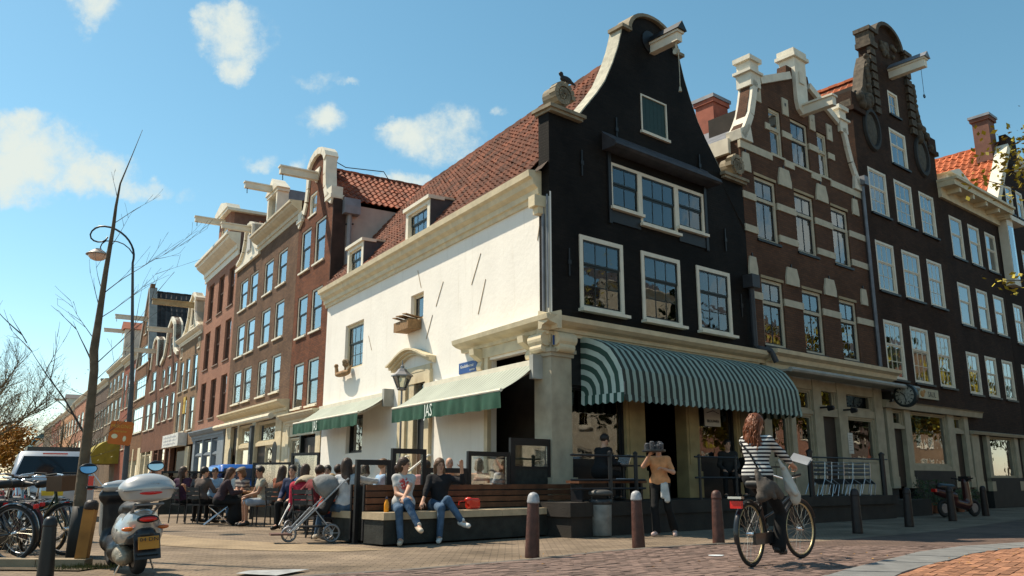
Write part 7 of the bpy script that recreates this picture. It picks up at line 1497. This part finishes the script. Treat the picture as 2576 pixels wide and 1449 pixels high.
sdf_obj('handlebar_cover', [('c', (-.13, .98, 1.06), (.13, .98, 1.06), .07, .07, .05), ('e', (0, 1.04, 1.06), (.13, .1, .09), .05)], .016, SILV, sc)
MB().tube([(-.36, .88, 1.08), (-.15, .97, 1.06), (.15, .97, 1.06), (.36, .88, 1.08)], .014, 8).build('handlebar', GREYM, sc)
for s in (-1, 1):
    MB().tube([(s * .36, .88, 1.08), (s * .25, .94, 1.07)], .022, 8).build('grip', RUBBER, sc)
    mr_ = MB().tube([(s * .2, .98, 1.1), (s * .3, .96, 1.27)], .008, 6).build('mirror_stem', CHROME, sc); mb = MB().lathe([(.01, -.012), (.07, -.012), (.075, .0), (.04, .02), (.01, .024)], 18, axis='y'); mb.v = [(x * 1.25, y, z) for x, y, z in mb.v]; mb.xf(Matrix.Translation((s * .34, .955, 1.32)) @ Matrix.Rotation(R_(-6), 4, 'X')).build('mirror', SBLK, mr_, True)
    gb = MB().lathe([(.002, 0), (.064, 0), (.064, .002), (.002, .002)], 18, axis='y'); gb.v = [(x * 1.25, y, z) for x, y, z in gb.v]; gb.xf(Matrix.Translation((s * .34, .938, 1.322)) @ Matrix.Rotation(R_(-16), 4, 'X')).build('mirror_glass', mat('blue_mirror', (.35, .6, .75), .05, metal=1., var=.02), mr_)
MB().tube([(-.15, -.06, .2), (-.2, .02, .02)], .012, 6).tube([(.15, .2, .2), (.2, .22, .02)], .012, 6).build('stand', CHROME, sc); text('lettering', 'liberty', .05, BLACKP, sc, (-.213, .0, .56), (math.pi / 2, 0, -math.pi / 2))
# ================================================================ young leaning tree, post, lamp, signs at the left
BARK = mat('young_bark', (.115, .085, .055), .9, var=.45, scale=6, bump=.7, bscale=18); TWIG = mat('twig', (.06, .045, .035), .9)
tr_ = thing('tree', 'bare leaning young tree with dark sleeve at its foot beside the scooter', 'tree', (-5.74, 11.4, 0))
TP_old = [(0, 0, -.03), (-.01, 0, .35), (.0, 0, .62), (-.03, .02, 1.1), (-.03, .04, 1.8), (-.035, .04, 2.43), (-.09, .05, 2.75), (-.03, .06, 3.1), (-.1, .05, 3.6), (-.085, .03, 4.0), (-.02, .02, 4.53), (.02, .0, 4.8), (.06, 0, 5.29), (.18, 0, 5.9), (.3, .02, 6.4)]
TP = [(0, 0, -.03), (-.01, 0, .35), (-.02, 0, .62), (-.03, .01, 1.1), (-.03, .02, 1.8), (-.04, .02, 2.48), (-.075, .02, 2.75), (-.065, .03, 3.1), (-.055, .03, 3.45), (-.04, .03, 3.9), (0, .02, 4.53), (.015, 0, 4.85), (.04, 0, 5.2), (.17, 0, 5.65), (.27, .02, 6.05)]
TRD = [.1, .09, .08, .07, .062, .056, .058, .05, .042, .035, .026, .02, .012, .006, .003]
MB().tube([(x + 0, y, z) for x, y, z in TP], TRD, 10).build('trunk', BARK, tr_, True)
MB().tube([(0, 0, -.03), (-.008, 0, .35), (.0, 0, .66)], [.118, .108, .1], 12).build('trunk_sleeve', mat('dark_sleeve', (.02, .022, .022), .6), tr_, True)
tw_ = MB()
def twig(mb, p, d, L, r, dep, rr, bend=.25):
    pts = [p]; q = Vector(p); d = Vector(d).normalized(); n = max(3, int(L / .12)); d0 = d
    for k in range(n):
        d = (d + Vector((rr.uniform(-1, 1), rr.uniform(-1, 1), rr.uniform(-.6, .9))) * bend * .35).normalized(); q = q + d * (L / n); pts.append(tuple(q))
        if dep > 0 and k > 0 and rr.random() < .62: 
            e = (d + Vector((rr.uniform(-1, 1), rr.uniform(-1, 1), rr.uniform(-.3, .9))) * .8).normalized(); twig(mb, tuple(q), e, L * rr.uniform(.25, .5), r * .55, dep - 1, rr, bend)
    mb.tube(pts, [max(r * (1 - k / (n + .5)), .0018) for k in range(n + 1)], 4 if r < .012 else 6, False)
rr = random.Random(21)
for (z, d, L, r) in ((1.55, (-.75, .1, 1.05), 2.1, .017), (1.75, (.7, .2, .8), .7, .008), (2.5, (-.4, .1, .9), .9, .014), (2.55, (.8, -.1, .75), 1.5, .009), (1.95, (.85, .1, .5), .8, .007), (1.75, (-.6, .2, .3), .6, .006), (3.3, (-.35, 0, .95), .7, .008), (3.55, (.7, .1, .75), 1.6, .008), (3.2, (.75, .1, .65), 1.3, .007), (3.6, (-.5, .1, .85), .8, .007), (2.9, (-.5, .1, .6), .9, .007), (4.2, (.5, 0, .8), .8, .006), (4.6, (.75, .1, .6), .9, .006), (5.0, (-.3, .1, .9), .5, .005), (2.1, (-.8, .1, .2), .6, .006), (2.3, (.6, .2, .7), .9, .006), (1.35, (.6, .1, .7), .9, .007)):
    k = min(range(len(TP)), key=lambda i: abs(TP[i][2] - z)); b = TP[k]; twig(tw_, (b[0], b[1], z), d, L * .85, r, 2, rr)
tw_.build('branches', TWIG, tr_)
pst = thing('wooden_post', 'orange brown square wooden post with black cap between trunk and scooter', 'post', (-5.13, 10.34, 0), .15); pst.rotation_euler.y = R_(4)
MB().prism_xy([(-.065, -.065), (.065, -.065), (.065, .065), (-.065, .065)], -.03, .66).build('post_body', mat('orange_wood', (.33, .15, .035), .7, var=.35, scale=4, bump=.3, bscale=15), pst); MB().lathe([(.08, .655), (.085, .66), (.08, .73), (.05, .765), (.005, .77)], 12).build('cap', BOLD, pst, True)
soil = struct(sheet('soil_patch', [(-6.4, 10.0), (-4.9, 9.85), (-4.75, 10.5), (-5.2, 11.7), (-6.2, 11.8), (-6.5, 11.0)], .004, mat('dark_soil', (.07, .052, .032), .95, var=.5, scale=9, bump=.6)))
gm_ = MB()
for k in range(420):
    a, r = rnd.uniform(0, 6.28), rnd.uniform(0, .5); x, y = -5.05 + r * math.cos(a), 10.15 + r * .6 * math.sin(a); h = rnd.uniform(.02, .07); dx, dy = rnd.uniform(-.02, .02), rnd.uniform(-.02, .02)
    gm_.add([(x - .005, y, 0), (x + .005, y, 0), (x + dx, y + dy, h)], [(0, 1, 2)])
struct(gm_.build('grass', mat('mossy_grass', (.075, .075, .02), .9, var=.4, scale=20)), 'stuff')
kl = struct(thing('kerb', '', ''), 'structure')
for k in ('label', 'category'): del kl[k]
for i in range(6): MB().prism_xy([(-8.6 + i * .6, 10.62 - .04 * i), (-8.01 + i * .6, 10.58 - .04 * i), (-8.01 + i * .6, 10.38 - .04 * i), (-8.6 + i * .6, 10.42 - .04 * i)], -.05, .09).build('kerb_stone', mat('tan_kerb', (.27, .21, .14), .85, var=.2, bump=.3), kl, fix=True)
lam = thing('street_lamp', 'tall slim street lamp with curled top and hanging shade', 'street lamp', (-8.2, 18.0, 0))
LX = -.32; MB().tube([(0, 0, 0), (0, 0, .9)], .09, 12).tube([(0, 0, .9), (-.05, 0, 3.0)], [.06, .05], 10).tube([(-.05, 0, 3.0), (LX, 0, 5.75)], [.045, .026], 10).build('pole', mat('lamp_pole_grey', (.06, .065, .07), .6, var=.3), lam)
def lpp(px, py): return (LX + (px - 610) * .00278, 0, 5.75 + (450 - py) * .00278)
MB().tube([lpp(*p) for p in ((610, 450), (614, 415), (612, 380), (603, 340), (585, 300), (560, 262), (530, 228), (490, 195), (445, 168), (400, 150), (350, 141), (310, 143), (275, 157), (250, 182), (240, 212), (250, 242), (275, 263), (310, 274), (345, 272), (370, 258), (385, 232))], [.025] * 4 + [.022] * 9 + [.018] * 8, 8).build('curl', BLACKM, lam, True)
MB().tube([lpp(*p) for p in ((606, 378), (570, 330), (520, 292), (470, 272), (420, 265), (372, 266), (345, 288), (334, 318), (340, 330))], .013, 6).build('brace', BLACKM, lam)
sx_, _, sz_ = lpp(320, 385); MB().lathe([(.02, .16), (.06, .15), (.12, .1), (.24, .02), (.25, 0), (.235, 0), (.1, .08), (.02, .1)], 18, (sx_, 0, sz_)).build('lamp_shade', mat('lamp_shade_grey', (.28, .25, .22), .5, var=.3), lam, True); MB().ball((sx_, 0, sz_ + .0), (.2, .2, .13), 14, 8).build('lamp_glass', mat('lamp_glass_pink', (.62, .42, .33), .3, var=.1), lam, True)
so_ = thing('parking_sign', 'orange lettered sign plate fixed on the lamp pole', 'sign', (-8.33, 17.88, 1.98), .12); so_.rotation_euler.y = R_(4)
MB().prism_xz([(-.22, -.24), (.2, -.26), (.23, -.22), (.24, .2), (.2, .24), (-.2, .24), (-.23, .2), (-.24, -.2)], -.02, .02).build('plate', mat('orange_sign', (.5, .115, .012), .5, var=.15), so_, fix=True); SY = mat('sign_yellow', (.6, .34, .05), .5); text('lettering', 'MEKONG', .1, SY, so_, (0, -.024, .13)); text('lettering', 'toerisme', .075, SY, so_, (-.01, -.024, .03)); MB().ball((-.11, -.022, -.08), (.065, .006, .05), 10, 6).ball((.1, -.022, -.12), (.035, .006, .06), 10, 6).build('symbol', mat('sign_cream', (.6, .55, .35), .5), so_)
ya = thing('yellow_awning', 'olive yellow rounded shop awning far along the left row', 'awning', LW(74.5, 0, 2.4), LZ); ym = MB(); n = 8
for x in (0, 6.5):
    for k in range(n + 1): a = math.pi / 2 * k / n; ym.v.append((x, -2.4 * math.sin(a), 2.2 * math.cos(a)))
ym.f = [(k, k + 1, n + 2 + k, n + 1 + k) for k in range(n)]; ym.v += [(0, 0, 0), (6.5, 0, 0)]; ym.f += [(2 * n + 2, k + 1, k) for k in range(n)] + [(2 * n + 3, n + 1 + k, n + 2 + k) for k in range(n)]
ym.build('hood', mat('olive_yellow', (.3, .24, .035), .8, var=.2), ya)
# ================================================================ van and microcar
def vehicle(label, name, cat, loc, face, Wd, L, H, zb, body, glass, beltz, roofin, rear_tilt, hoodL=0, lights=True):
    t = thing(name, label, cat, loc, math.atan2(-face[0], face[1])); hw = Wd / 2
    # sections along y (rear = 0): lower body and greenhouse as lofted rounded rings
    def ring(y, z0, z1, w0, w1, n=5):
        pts = []
        for sx, zz, ww in ((-1, z0, w0), (-1, z0 + .12, w0 + .02), (-1, z1 - .1, w1 + .015), (-1, z1 - .03, w1 - .01), (-1, z1, w1 - .07)): pts.append((sx * ww, y, zz))
        return pts + [(-x, yy, z) for x, yy, z in pts[::-1]]
    mb = MB(); secs = [(.0, zb + .12, beltz, hw - .06), (.06, zb + .04, beltz + .01, hw - .01), (L * .3, zb, beltz, hw), (L * .7, zb, beltz - .02, hw), (L - hoodL * .1 - .1, zb, beltz - .05 - (.1 if hoodL else 0), hw - .02), (L, zb + .12, beltz - .2 - (.1 if hoodL else 0), hw - .12)]
    for (y, z0, z1, w) in secs: mb.v += ring(y, z0, z1, w, w)
    m = 10
    for i in range(len(secs) - 1):
        for k in range(m): mb.f.append((i * m + k, i * m + (k + 1) % m, (i + 1) * m + (k + 1) % m, (i + 1) * m + k))
    mb.f += [tuple(range(m)), tuple(range((len(secs) - 1) * m, len(secs) * m))]
    mb.build('body', body, t, True, fix=True)
    gh = MB(); gs = [(.03, beltz - .02, beltz + .02, hw - .03), (rear_tilt, beltz - .02, H - .02, hw - roofin * .9), (rear_tilt + .25, beltz - .02, H, hw - roofin), (L - hoodL - .75, beltz - .02, H - .02, hw - roofin), (L - hoodL, beltz - .06, beltz, hw - .06)]
    for (y, z0, z1, w) in gs: gh.v += [(-hw + .02, y, z0), (-w, y, z1 - .06 if z1 > beltz + .2 else z1), (-w + .1, y, z1), (w - .1, y, z1), (w, y, z1 - .06 if z1 > beltz + .2 else z1), (hw - .02, y, z0)]
    for i in range(len(gs) - 1):
        for k in range(5): gh.f.append((i * 6 + k, i * 6 + k + 1, (i + 1) * 6 + k + 1, (i + 1) * 6 + k))
    gh.build('roof', body, t, True, fix=True)
    rw = MB(); rw.add([(-hw + .13, .045 - .02, beltz + .06), (hw - .13, .045 - .02, beltz + .06), (hw - roofin - .1, rear_tilt - .05, H - .13), (-hw + roofin + .1, rear_tilt - .05, H - .13)], [(0, 1, 2, 3)]); rw.build('rear_window', glass, t)
    for s in (-1, 1):
        sw_ = MB(); x0, x1 = s * (hw + .004), s * (hw - roofin + .012); sw_.add([(x0 - s * .02, rear_tilt * .6 + .2, beltz + .03), (x0 - s * .02, L - hoodL - .45, beltz + .02), (x1, L - hoodL - .85, H - .16), (x1, rear_tilt + .12, H - .16)], [(0, 1, 2, 3)]); sw_.build('side_window', glass, t)
        for yy in (L * .18, L * .8): MB().lathe([(.05, -.1), (.3, -.1), (.31, -.07), (.31, .07), (.3, .1), (.05, .1)], 20, (s * (hw - .1), yy, .31), 'x').build('wheel', RUBBER, t, True)
        if lights: MB().box(s * (hw - .09) - .06, s * (hw - .09) + .06, -.025, .03, beltz - .32, beltz + .02).build('tail_light', REDL, t)
    MB().box(-hw + .05, hw - .05, -.06, .06, zb, zb + .2).build('bumper', GREYM, t)
    return t
CARG = mat('car_glass', (.012, .014, .016), .06, var=.05, spec=.6)
VS = mat('silver_van_paint', (.38, .42, .47), .3, metal=.4, var=.05, coat=.6)
van = vehicle('silver van seen from behind with wide dark rear window', 'van', 'van', (-11.5, 21.3, 0), (D1.x, D1.y), 1.9, 4.6, 1.72, .25, VS, CARG, 1.08, .16, .28, .9)
MB().box(-.28, .28, .25, .3, 1.64, 1.67).build('brake_light', REDL, van); MB().box(-.62, .62, .8, 2.6, 1.74, 1.84).build('roof_box', SBLK, van); MB().box(-.26, .26, -.02, .0, .62, .74).build('number_plate', mat('plate_yellow', (.6, .4, .03), .5), van)
MB().cbox((.45, .0, 1.18), (.5, .012, .02)).build('wiper', SBLK, van)
BLU = mat('bright_blue_paint', (.008, .11, .42), .35, var=.08, coat=.4)
mcar = vehicle('small bright blue van behind the left terrace tables', 'van', 'van', (-8.75, 27.5, 0), (D1.x, D1.y), 1.5, 3.2, 1.5, .22, BLU, mat('dark_blue_glass', (.008, .03, .07), .15), .98, .1, .14, .5); MB().box(-.7, .7, -.04, .0, .98, 1.06).build('band', mat('navy_band', (.006, .03, .1), .5), mcar)
MB().box(-.62, .62, -.03, .04, .6, .66).build('handle_strip', mat('navy_band', (.006, .03, .1), .5), mcar)
# ================================================================ stroller and pushchair
def pushchair(label, loc, face, hoodm, seatm, big=False):
    t = thing('stroller', label, 'stroller', loc, math.atan2(-face[0], face[1])); al = mat('stroller_tube', (.36, .37, .38), .45, var=.1)
    for (x, y, r) in ((-.27, -.2, .15), (.27, -.2, .15), (0 if big else -.2, .45, .13)) + (() if big else ((.2, .45, .13),)):
        w = MB().lathe([(.01, -.02), (.03, -.02), (.03, .02), (.01, .02)], 8, axis='y').xf(Matrix.Translation((x, y, r)) @ Matrix.Rotation(math.pi / 2, 4, 'Z')).build('wheel', al, t); M_ = Matrix.Translation((x, y, r)) @ Matrix.Rotation(math.pi / 2, 4, 'Z'); MB().torus(r - .02, .02, seg=22).xf(M_).build('tyre', GREYM if big else RUBBER, w, True)
        sp = MB()
        for k in range(6): a = k * math.pi / 3; sp.tube([(0, 0, 0), ((r - .03) * math.cos(a), 0, (r - .03) * math.sin(a))], .006, 4)
        sp.xf(M_).build('spokes', al, w)
    f = MB()
    for s in (-1, 1): f.tube([(s * .24, -.22, .17), (s * .24, .1, .55), (s * .2, .46, .16)], .013, 6).tube([(s * .22, .4, .2), (s * .24, .0, .6), (s * .25, -.38, .98), (s * .22, -.45, 1.02)], .014, 6)
    f.tube([(-.22, -.45, 1.02), (.22, -.45, 1.02)], .018, 8); f.build('frame', al, t)
    sdf_obj('seat', [('c', (-.14, .05, .5), (.14, .05, .5), .07, .07, .05), ('c', (-.13, -.1, .52), (-.14, -.25, .85), .07, .06, .05), ('c', (.13, -.1, .52), (.14, -.25, .85), .07, .06, .05), ('c', (0, -.1, .5), (0, -.25, .85), .08, .08, .05), ('c', (-.12, .12, .48), (-.12, .3, .3), .05, .03, .03), ('c', (.12, .12, .48), (.12, .3, .3), .05, .03, .03)], .02, seatm, t)
    sdf_obj('hood', [('e', (0, -.1, .88), (.24, .26, .22), .02), ('-', (0, .12, .76), (.2, .28, .24), 0)], .018, hoodm, t)
    MB().box(-.18, .18, -.2, .3, .24, .26).build('basket', seatm, t)
    return t
BEIGE = cloth('beige_hood', (.34, .28, .2)); BKS = cloth('black_seat', (.014, .014, .015))
pushchair('beige hooded stroller beside the shorts wearer', (*px_at(872, 16.8), 0), (-.35, -.93), BEIGE, BKS, True)
p2 = pushchair('black stroller with chrome tubes at the end of the benches', (-3.25, 14.35, 0), (-.93, -.35), cloth('silver_hood', (.2, .2, .195)), BKS, True)
MB().box(-.16, .16, .42, .75, .12, .15).build('footrest', mat('brown_footrest', (.14, .07, .055), .6), p2)
# ================================================================ at the right: moped, planters, litter
mp = thing('moped', 'dark moped with red tail light parked before the arched shop window', 'moped', (11.9, 23.6, 0), math.atan2(-.6, .8) - .5)
for yy in (0, 1.2): h_ = MB().lathe([(.03, -.04), (.13, -.04), (.13, .04), (.03, .04)], 14, (yy, 0, .24), 'y').xf(Matrix.Rotation(math.pi / 2, 4, 'Z')).build('wheel', GREYM, mp); MB().torus(.19, .05, (yy, 0, .24), 22, 7).xf(Matrix.Rotation(math.pi / 2, 4, 'Z')).build('tyre', RUBBER, h_, True)
sdf_obj('body_panel', [('c', (0, -.2, .68), (0, .4, .55), .1, .14, .08), ('c', (0, .4, .4), (0, .9, .3), .12, .12, .06), ('c', (0, .98, .35), (0, .95, .95), .12, .1, .06)], .025, mat('dark_red_moped', (.045, .008, .008), .3, coat=.4), mp); sdf_obj('seat', [('c', (0, -.1, .82), (0, .4, .78), .1, .11, .05)], .025, SBLK, mp)
MB().tube([(-.34, .85, 1.05), (0, .93, 1.0), (.34, .85, 1.05)], .018, 8).box(-.16, .16, .9, 1.02, .96, 1.1).build('handlebar', BLACKM, mp); MB().box(-.07, .07, -.34, -.28, .68, .76).build('tail_light', REDL, mp)
LEAFD = mat('dark_leaf', (.03, .05, .014), .7, var=.5, scale=9)
def shrub(label, x, y, w, h, n, m, name='potted_plant', z=0, pot=True):
    t = thing(name, label, 'plant', (x, y, z)); mb = MB(); rr = random.Random(int(x * 100))
    for k in range(n):
        a = rr.uniform(0, 6.28); q = rr.random() ** .5 * w / 2; zz = .25 + rr.random() * h; c_ = Vector((q * math.cos(a), q * math.sin(a), zz)); s = rr.uniform(.03, .07)
        d1 = Vector((rr.uniform(-1, 1), rr.uniform(-1, 1), rr.uniform(-.4, 1))).normalized(); d2 = d1.orthogonal().normalized(); mb.add([c_ - d1 * s, c_ + d2 * s * .45, c_ + d1 * s, c_ - d2 * s * .45], [(0, 1, 2, 3)])
    mb.build('leaves', m, t); st_ = MB()
    for k in range(6): a = rr.uniform(0, 6.28); st_.tube([(0, 0, .2), (w * .25 * math.cos(a), w * .25 * math.sin(a), .25 + h * .8)], .008, 4)
    st_.build('stems', TWIG, t)
    if pot: MB().lathe([(.12, 0), (.17, .3), (.18, .32), (.15, .32)], 12).build('pot', mat('terracotta', (.22, .08, .04), .8), t)
for k, (s, p) in enumerate(((14.6, .9), (15.4, .8), (16.5, .7), (17.3, .75), (18.2, .7))):
    q = RW(s, p); shrub(['dark bushy potted plant left of the arched shop window', 'dark potted plant under the clock sign', 'low dark plant below the arched window, left part', 'low dark plant below the middle of the arched window', 'low dark plant at the right end of the arched window'][k], q[0], q[1], .8, .75 if k < 2 else .45, 260, LEAFD)
lit = thing('paper_litter', 'scrap of white paper lying on the road before the cyclist', 'litter', (2.75, 11.66, .01)); MB().prism_xy([(.1 * math.cos(a) * (1 + .15 * math.sin(3 * a)), .07 * math.sin(a)) for a in np.linspace(0, 5.9, 12)], 0, .006).build('scrap', mat('litter_white', (.7, .75, .78), .7), lit, fix=True)
mk = struct(sheet('painted_marking', [(-3.0, 9.45), (-2.5, 9.25), (-2.3, 9.9), (-2.95, 9.76)], .014, mat('worn_white_paint', (.30, .31, .31), .8, var=.35, scale=7)))
# ================================================================ trees
def leafy(label, x, y, crown, trunk_h, R, leafm, n, leaf=.1, bare=0., seed=1, name='tree', tr=.22, zs=1., group=None, lim=0):
    t = thing(name, label, 'tree', (x, y, 0), 0, group); rr = random.Random(seed); mb = MB(); c0 = Vector((0, 0, crown))
    MB().tube([(0, 0, -.1), (.06, .02, trunk_h * .5), (0, .05, trunk_h), (0, 0, crown)], [tr, tr * .8, tr * .66, tr * .3], 10).build('trunk', BARK, t, True)
    br = MB(); ends = []
    for k in range(11):
        a = rr.uniform(0, 6.28); z0 = trunk_h * rr.uniform(.75, 1.15); d = Vector((math.cos(a), math.sin(a), rr.uniform(.35, 1.2))).normalized(); L = R * rr.uniform(.7, 1.15); p = Vector((0, 0, z0)); pts = [tuple(p)]
        for q in range(6):
            d = (d + Vector((rr.uniform(-.3, .3), rr.uniform(-.3, .3), rr.uniform(-.15, .25)))).normalized(); p = p + d * L / 6; pts.append(tuple(p))
            if q > 1: ends.append(p.copy())
            if bare and q > 0:
                for w_ in range(int(bare)): twig(br, tuple(p), d + Vector((rr.uniform(-1, 1), rr.uniform(-1, 1), rr.uniform(-.2, 1))), L * rr.uniform(.2, .45), tr * .07, 2, rr, .5)
        br.tube(pts, [tr * .32 * (1 - q / 7.5) for q in range(7)], 6, False)
    br.build('branches', mat('pale_twig', (.13, .1, .06), .9) if bare else BARK, t)
    cl = [e + Vector((rr.uniform(-1, 1), rr.uniform(-1, 1), rr.uniform(-.6, 1))) * R * .2 for e in ends for _ in range(2)]
    for k in range(n):
        c_ = rr.choice(cl) + Vector((rr.gauss(0, 1), rr.gauss(0, 1), rr.gauss(0, .8))) * R * .13; s = leaf * rr.uniform(.6, 1.3)
        d1 = Vector((rr.uniform(-1, 1), rr.uniform(-1, 1), rr.uniform(-1, .5))).normalized(); d2 = d1.cross(Vector((rr.uniform(-1, 1), rr.uniform(-1, 1), 1))).normalized(); mb.add([c_ - d1 * s, c_ + d2 * s * .5, c_ + d1 * s, c_ - d2 * s * .5], [(0, 1, 2, 3)])
    mb.build('crown', leafm, t); return t
YL = mat('yellow_green_leaf', (.30, .24, .025), .7, var=.5, scale=2, island=.4); OL = mat('orange_leaf', (.32, .15, .018), .7, var=.4, scale=2, island=.4); GLF = mat('pale_bud_leaf', (.22, .2, .08), .7, var=.4, scale=2, island=.4)
leafy('big nearly bare tree with pale buds at the left edge', -27.6, 42, 6.6, 3.0, 5.2, GLF, 2200, .06, 4, 5, tr=.3)
leafy('orange leaved low tree at the left edge beyond the bicycles', -28.6, 46, 3.4, 1.6, 2.6, OL, 5200, .13, 0, 8)
leafy('second bare tree with pale buds farther along the left edge', -40.5, 62, 7, 3.5, 6, GLF, 2000, .08, 3, 15, tr=.3)
leafy('small tawny tree before the teal block', -49, 85, 3.4, 1.6, 2.2, mat('tawny_leaf', (.2, .15, .04), .7, var=.4), 1500, .16, 0, 18)
leafy('thin bare street tree in front of the apricot house', -24.5, 48, 4.2, 2.0, 2.8, GLF, 60, .05, 1, 12, tr=.1)
leafy('thin bare street tree in front of the coral house', -22.5, 42, 3.9, 1.9, 2.4, GLF, 50, .05, 1, 32, tr=.09)
yt = thing('tree', 'yellow leaved tree reaching in from the right edge', 'tree', (12.6, 15.5, 0))
MB().tube([(0, 0, -.1), (.05, 0, 3), (.0, .1, 6), (.1, .1, 9)], [.22, .17, .13, .05], 10).build('trunk', BARK, yt, True)
brm = MB(); lfm = MB(); rr = random.Random(4)
def leafbranch(p0, p1, n, sp):
    brm.tube([p0, tuple((Vector(p0) + Vector(p1)) * .5 + Vector((0, 0, .15))), p1], [.035, .02, .006], 5, False)
    for k in range(n):
        tt = rr.random() ** .7; c_ = Vector(p0).lerp(Vector(p1), .3 + .75 * tt) + Vector((rr.gauss(0, 1), rr.gauss(0, 1), rr.gauss(0, 1))) * sp; s = rr.uniform(.035, .075)
        d1 = Vector((rr.uniform(-1, 1), rr.uniform(-1, 1), rr.uniform(-1, .4))).normalized(); d2 = d1.cross(Vector((rr.uniform(-1, 1), .3, 1))).normalized(); lfm.add([c_ - d1 * s, c_ + d2 * s * .6, c_ + d1 * s, c_ - d2 * s * .6], [(0, 1, 2, 3)])
for (q, r_, n, sp) in (((-3.45, -.9, 7.0), (0, 0, 6.0), 190, .2), ((-3.75, -.6, 6.6), (0, 0, 5.6), 110, .16), ((-2.95, -.8, 7.35), (0, .1, 6.6), 200, .24), ((-3.2, -1, 6.65), (0, 0, 5.9), 90, .14), ((-3.5, -.6, 4.6), (0, 0, 4.4), 90, .1), ((-3.1, -.6, 4.4), (0, 0, 4.2), 60, .12), ((1.5, .5, 8.5), (0, 0, 6.5), 200, .4), ((.5, 2.2, 8), (0, 0, 6.5), 200, .4), ((2, -1.5, 7.5), (0, 0, 6), 200, .4), ((0, .3, 9.6), (0, 0, 7), 200, .4)): leafbranch(r_, q, n, sp)
brm.build('branches', TWIG, yt); lfm.build('crown', YL, yt)
ivy = MB()
for k in range(420):
    c_ = Vector(RW(27.2 + rnd.random() * 1.7, 0, 0)) - Vector((N2.x, N2.y, 0)) * (.4 + rnd.random() * 2.2) + Vector((0, 0, 12.55 + (k % 7) * .09 + rnd.random() * .35)); s = rnd.uniform(.05, .11); d1 = Vector((rnd.uniform(-1, 1), rnd.uniform(-1, 1), rnd.uniform(-.4, 1))).normalized(); d2 = d1.orthogonal().normalized(); ivy.add([c_ - d1 * s, c_ + d2 * s * .6, c_ + d1 * s, c_ - d2 * s * .6], [(0, 1, 2, 3)])
iv = thing('climbing_plant', 'yellow green creeper growing on the far orange roof', 'plant', (0, 0, 0)); ivy.build('leaves', YL, iv)
# ================================================================ across the street, seen only in the window glass
def opp(label, s, w, h, m, p=27):
    t = thing('opposite_house', label, 'building', RW(s + w, p), RZ + math.pi); hs = [(1 + c_ * (w - 1.4) / 3, 1 + c_ * (w - 1.4) / 3 + 1.3, z, z + 1.9) for c_ in range(3) for z in (1.2, 4.4, 7.4, 10.2) if z + 2.5 < h]
    facade([(0, 0, w), (h, 0, w)], hs, .3, .15).build('wall', m, t); room(t, .2, w - .2, .1, h - .3, .3, 1.6)
    for q in hs: win(t, *q, WHITE, WHITE, .1, 2, 1, 1, .42, .03, .1)
    cornice(t, WHITE, -.05, w + .05, h - .5, h + .1, .4); MB().quad((0, 0, h), (w, 0, h), (w, 5, h + 2.5), (0, 5, h + 2.5)).box(0, w, .35, 8, 0, h - .02).build('roof', MATS['grey_roof'], t)
for k in range(8): opp(['ochre', 'cream', 'pale', 'rose', 'orange', 'grey', 'red', 'tan'][k] + ' house across the street, mirrored in the shop windows', 12 + k * 9.2, 9, 11.5 + (k * 37 % 5) * .8, [BRF2, mat('cream_render', (.55, .48, .36), .85), mat('cream_render', (.55, .48, .36), .85), BRL4, BRF1, BRL10, BRL8, BRL5][k])
for k in range(5): q = RW(22 + k * 13, 17); leafy(['first', 'second', 'third', 'fourth', 'fifth'][k] + ' tree across the street, mirrored in the upper windows', q[0], q[1], 11.5, 4.5, 5.5, YL if k % 2 else LEAFD, 4200, .32, 0, 50 + k, tr=.25)
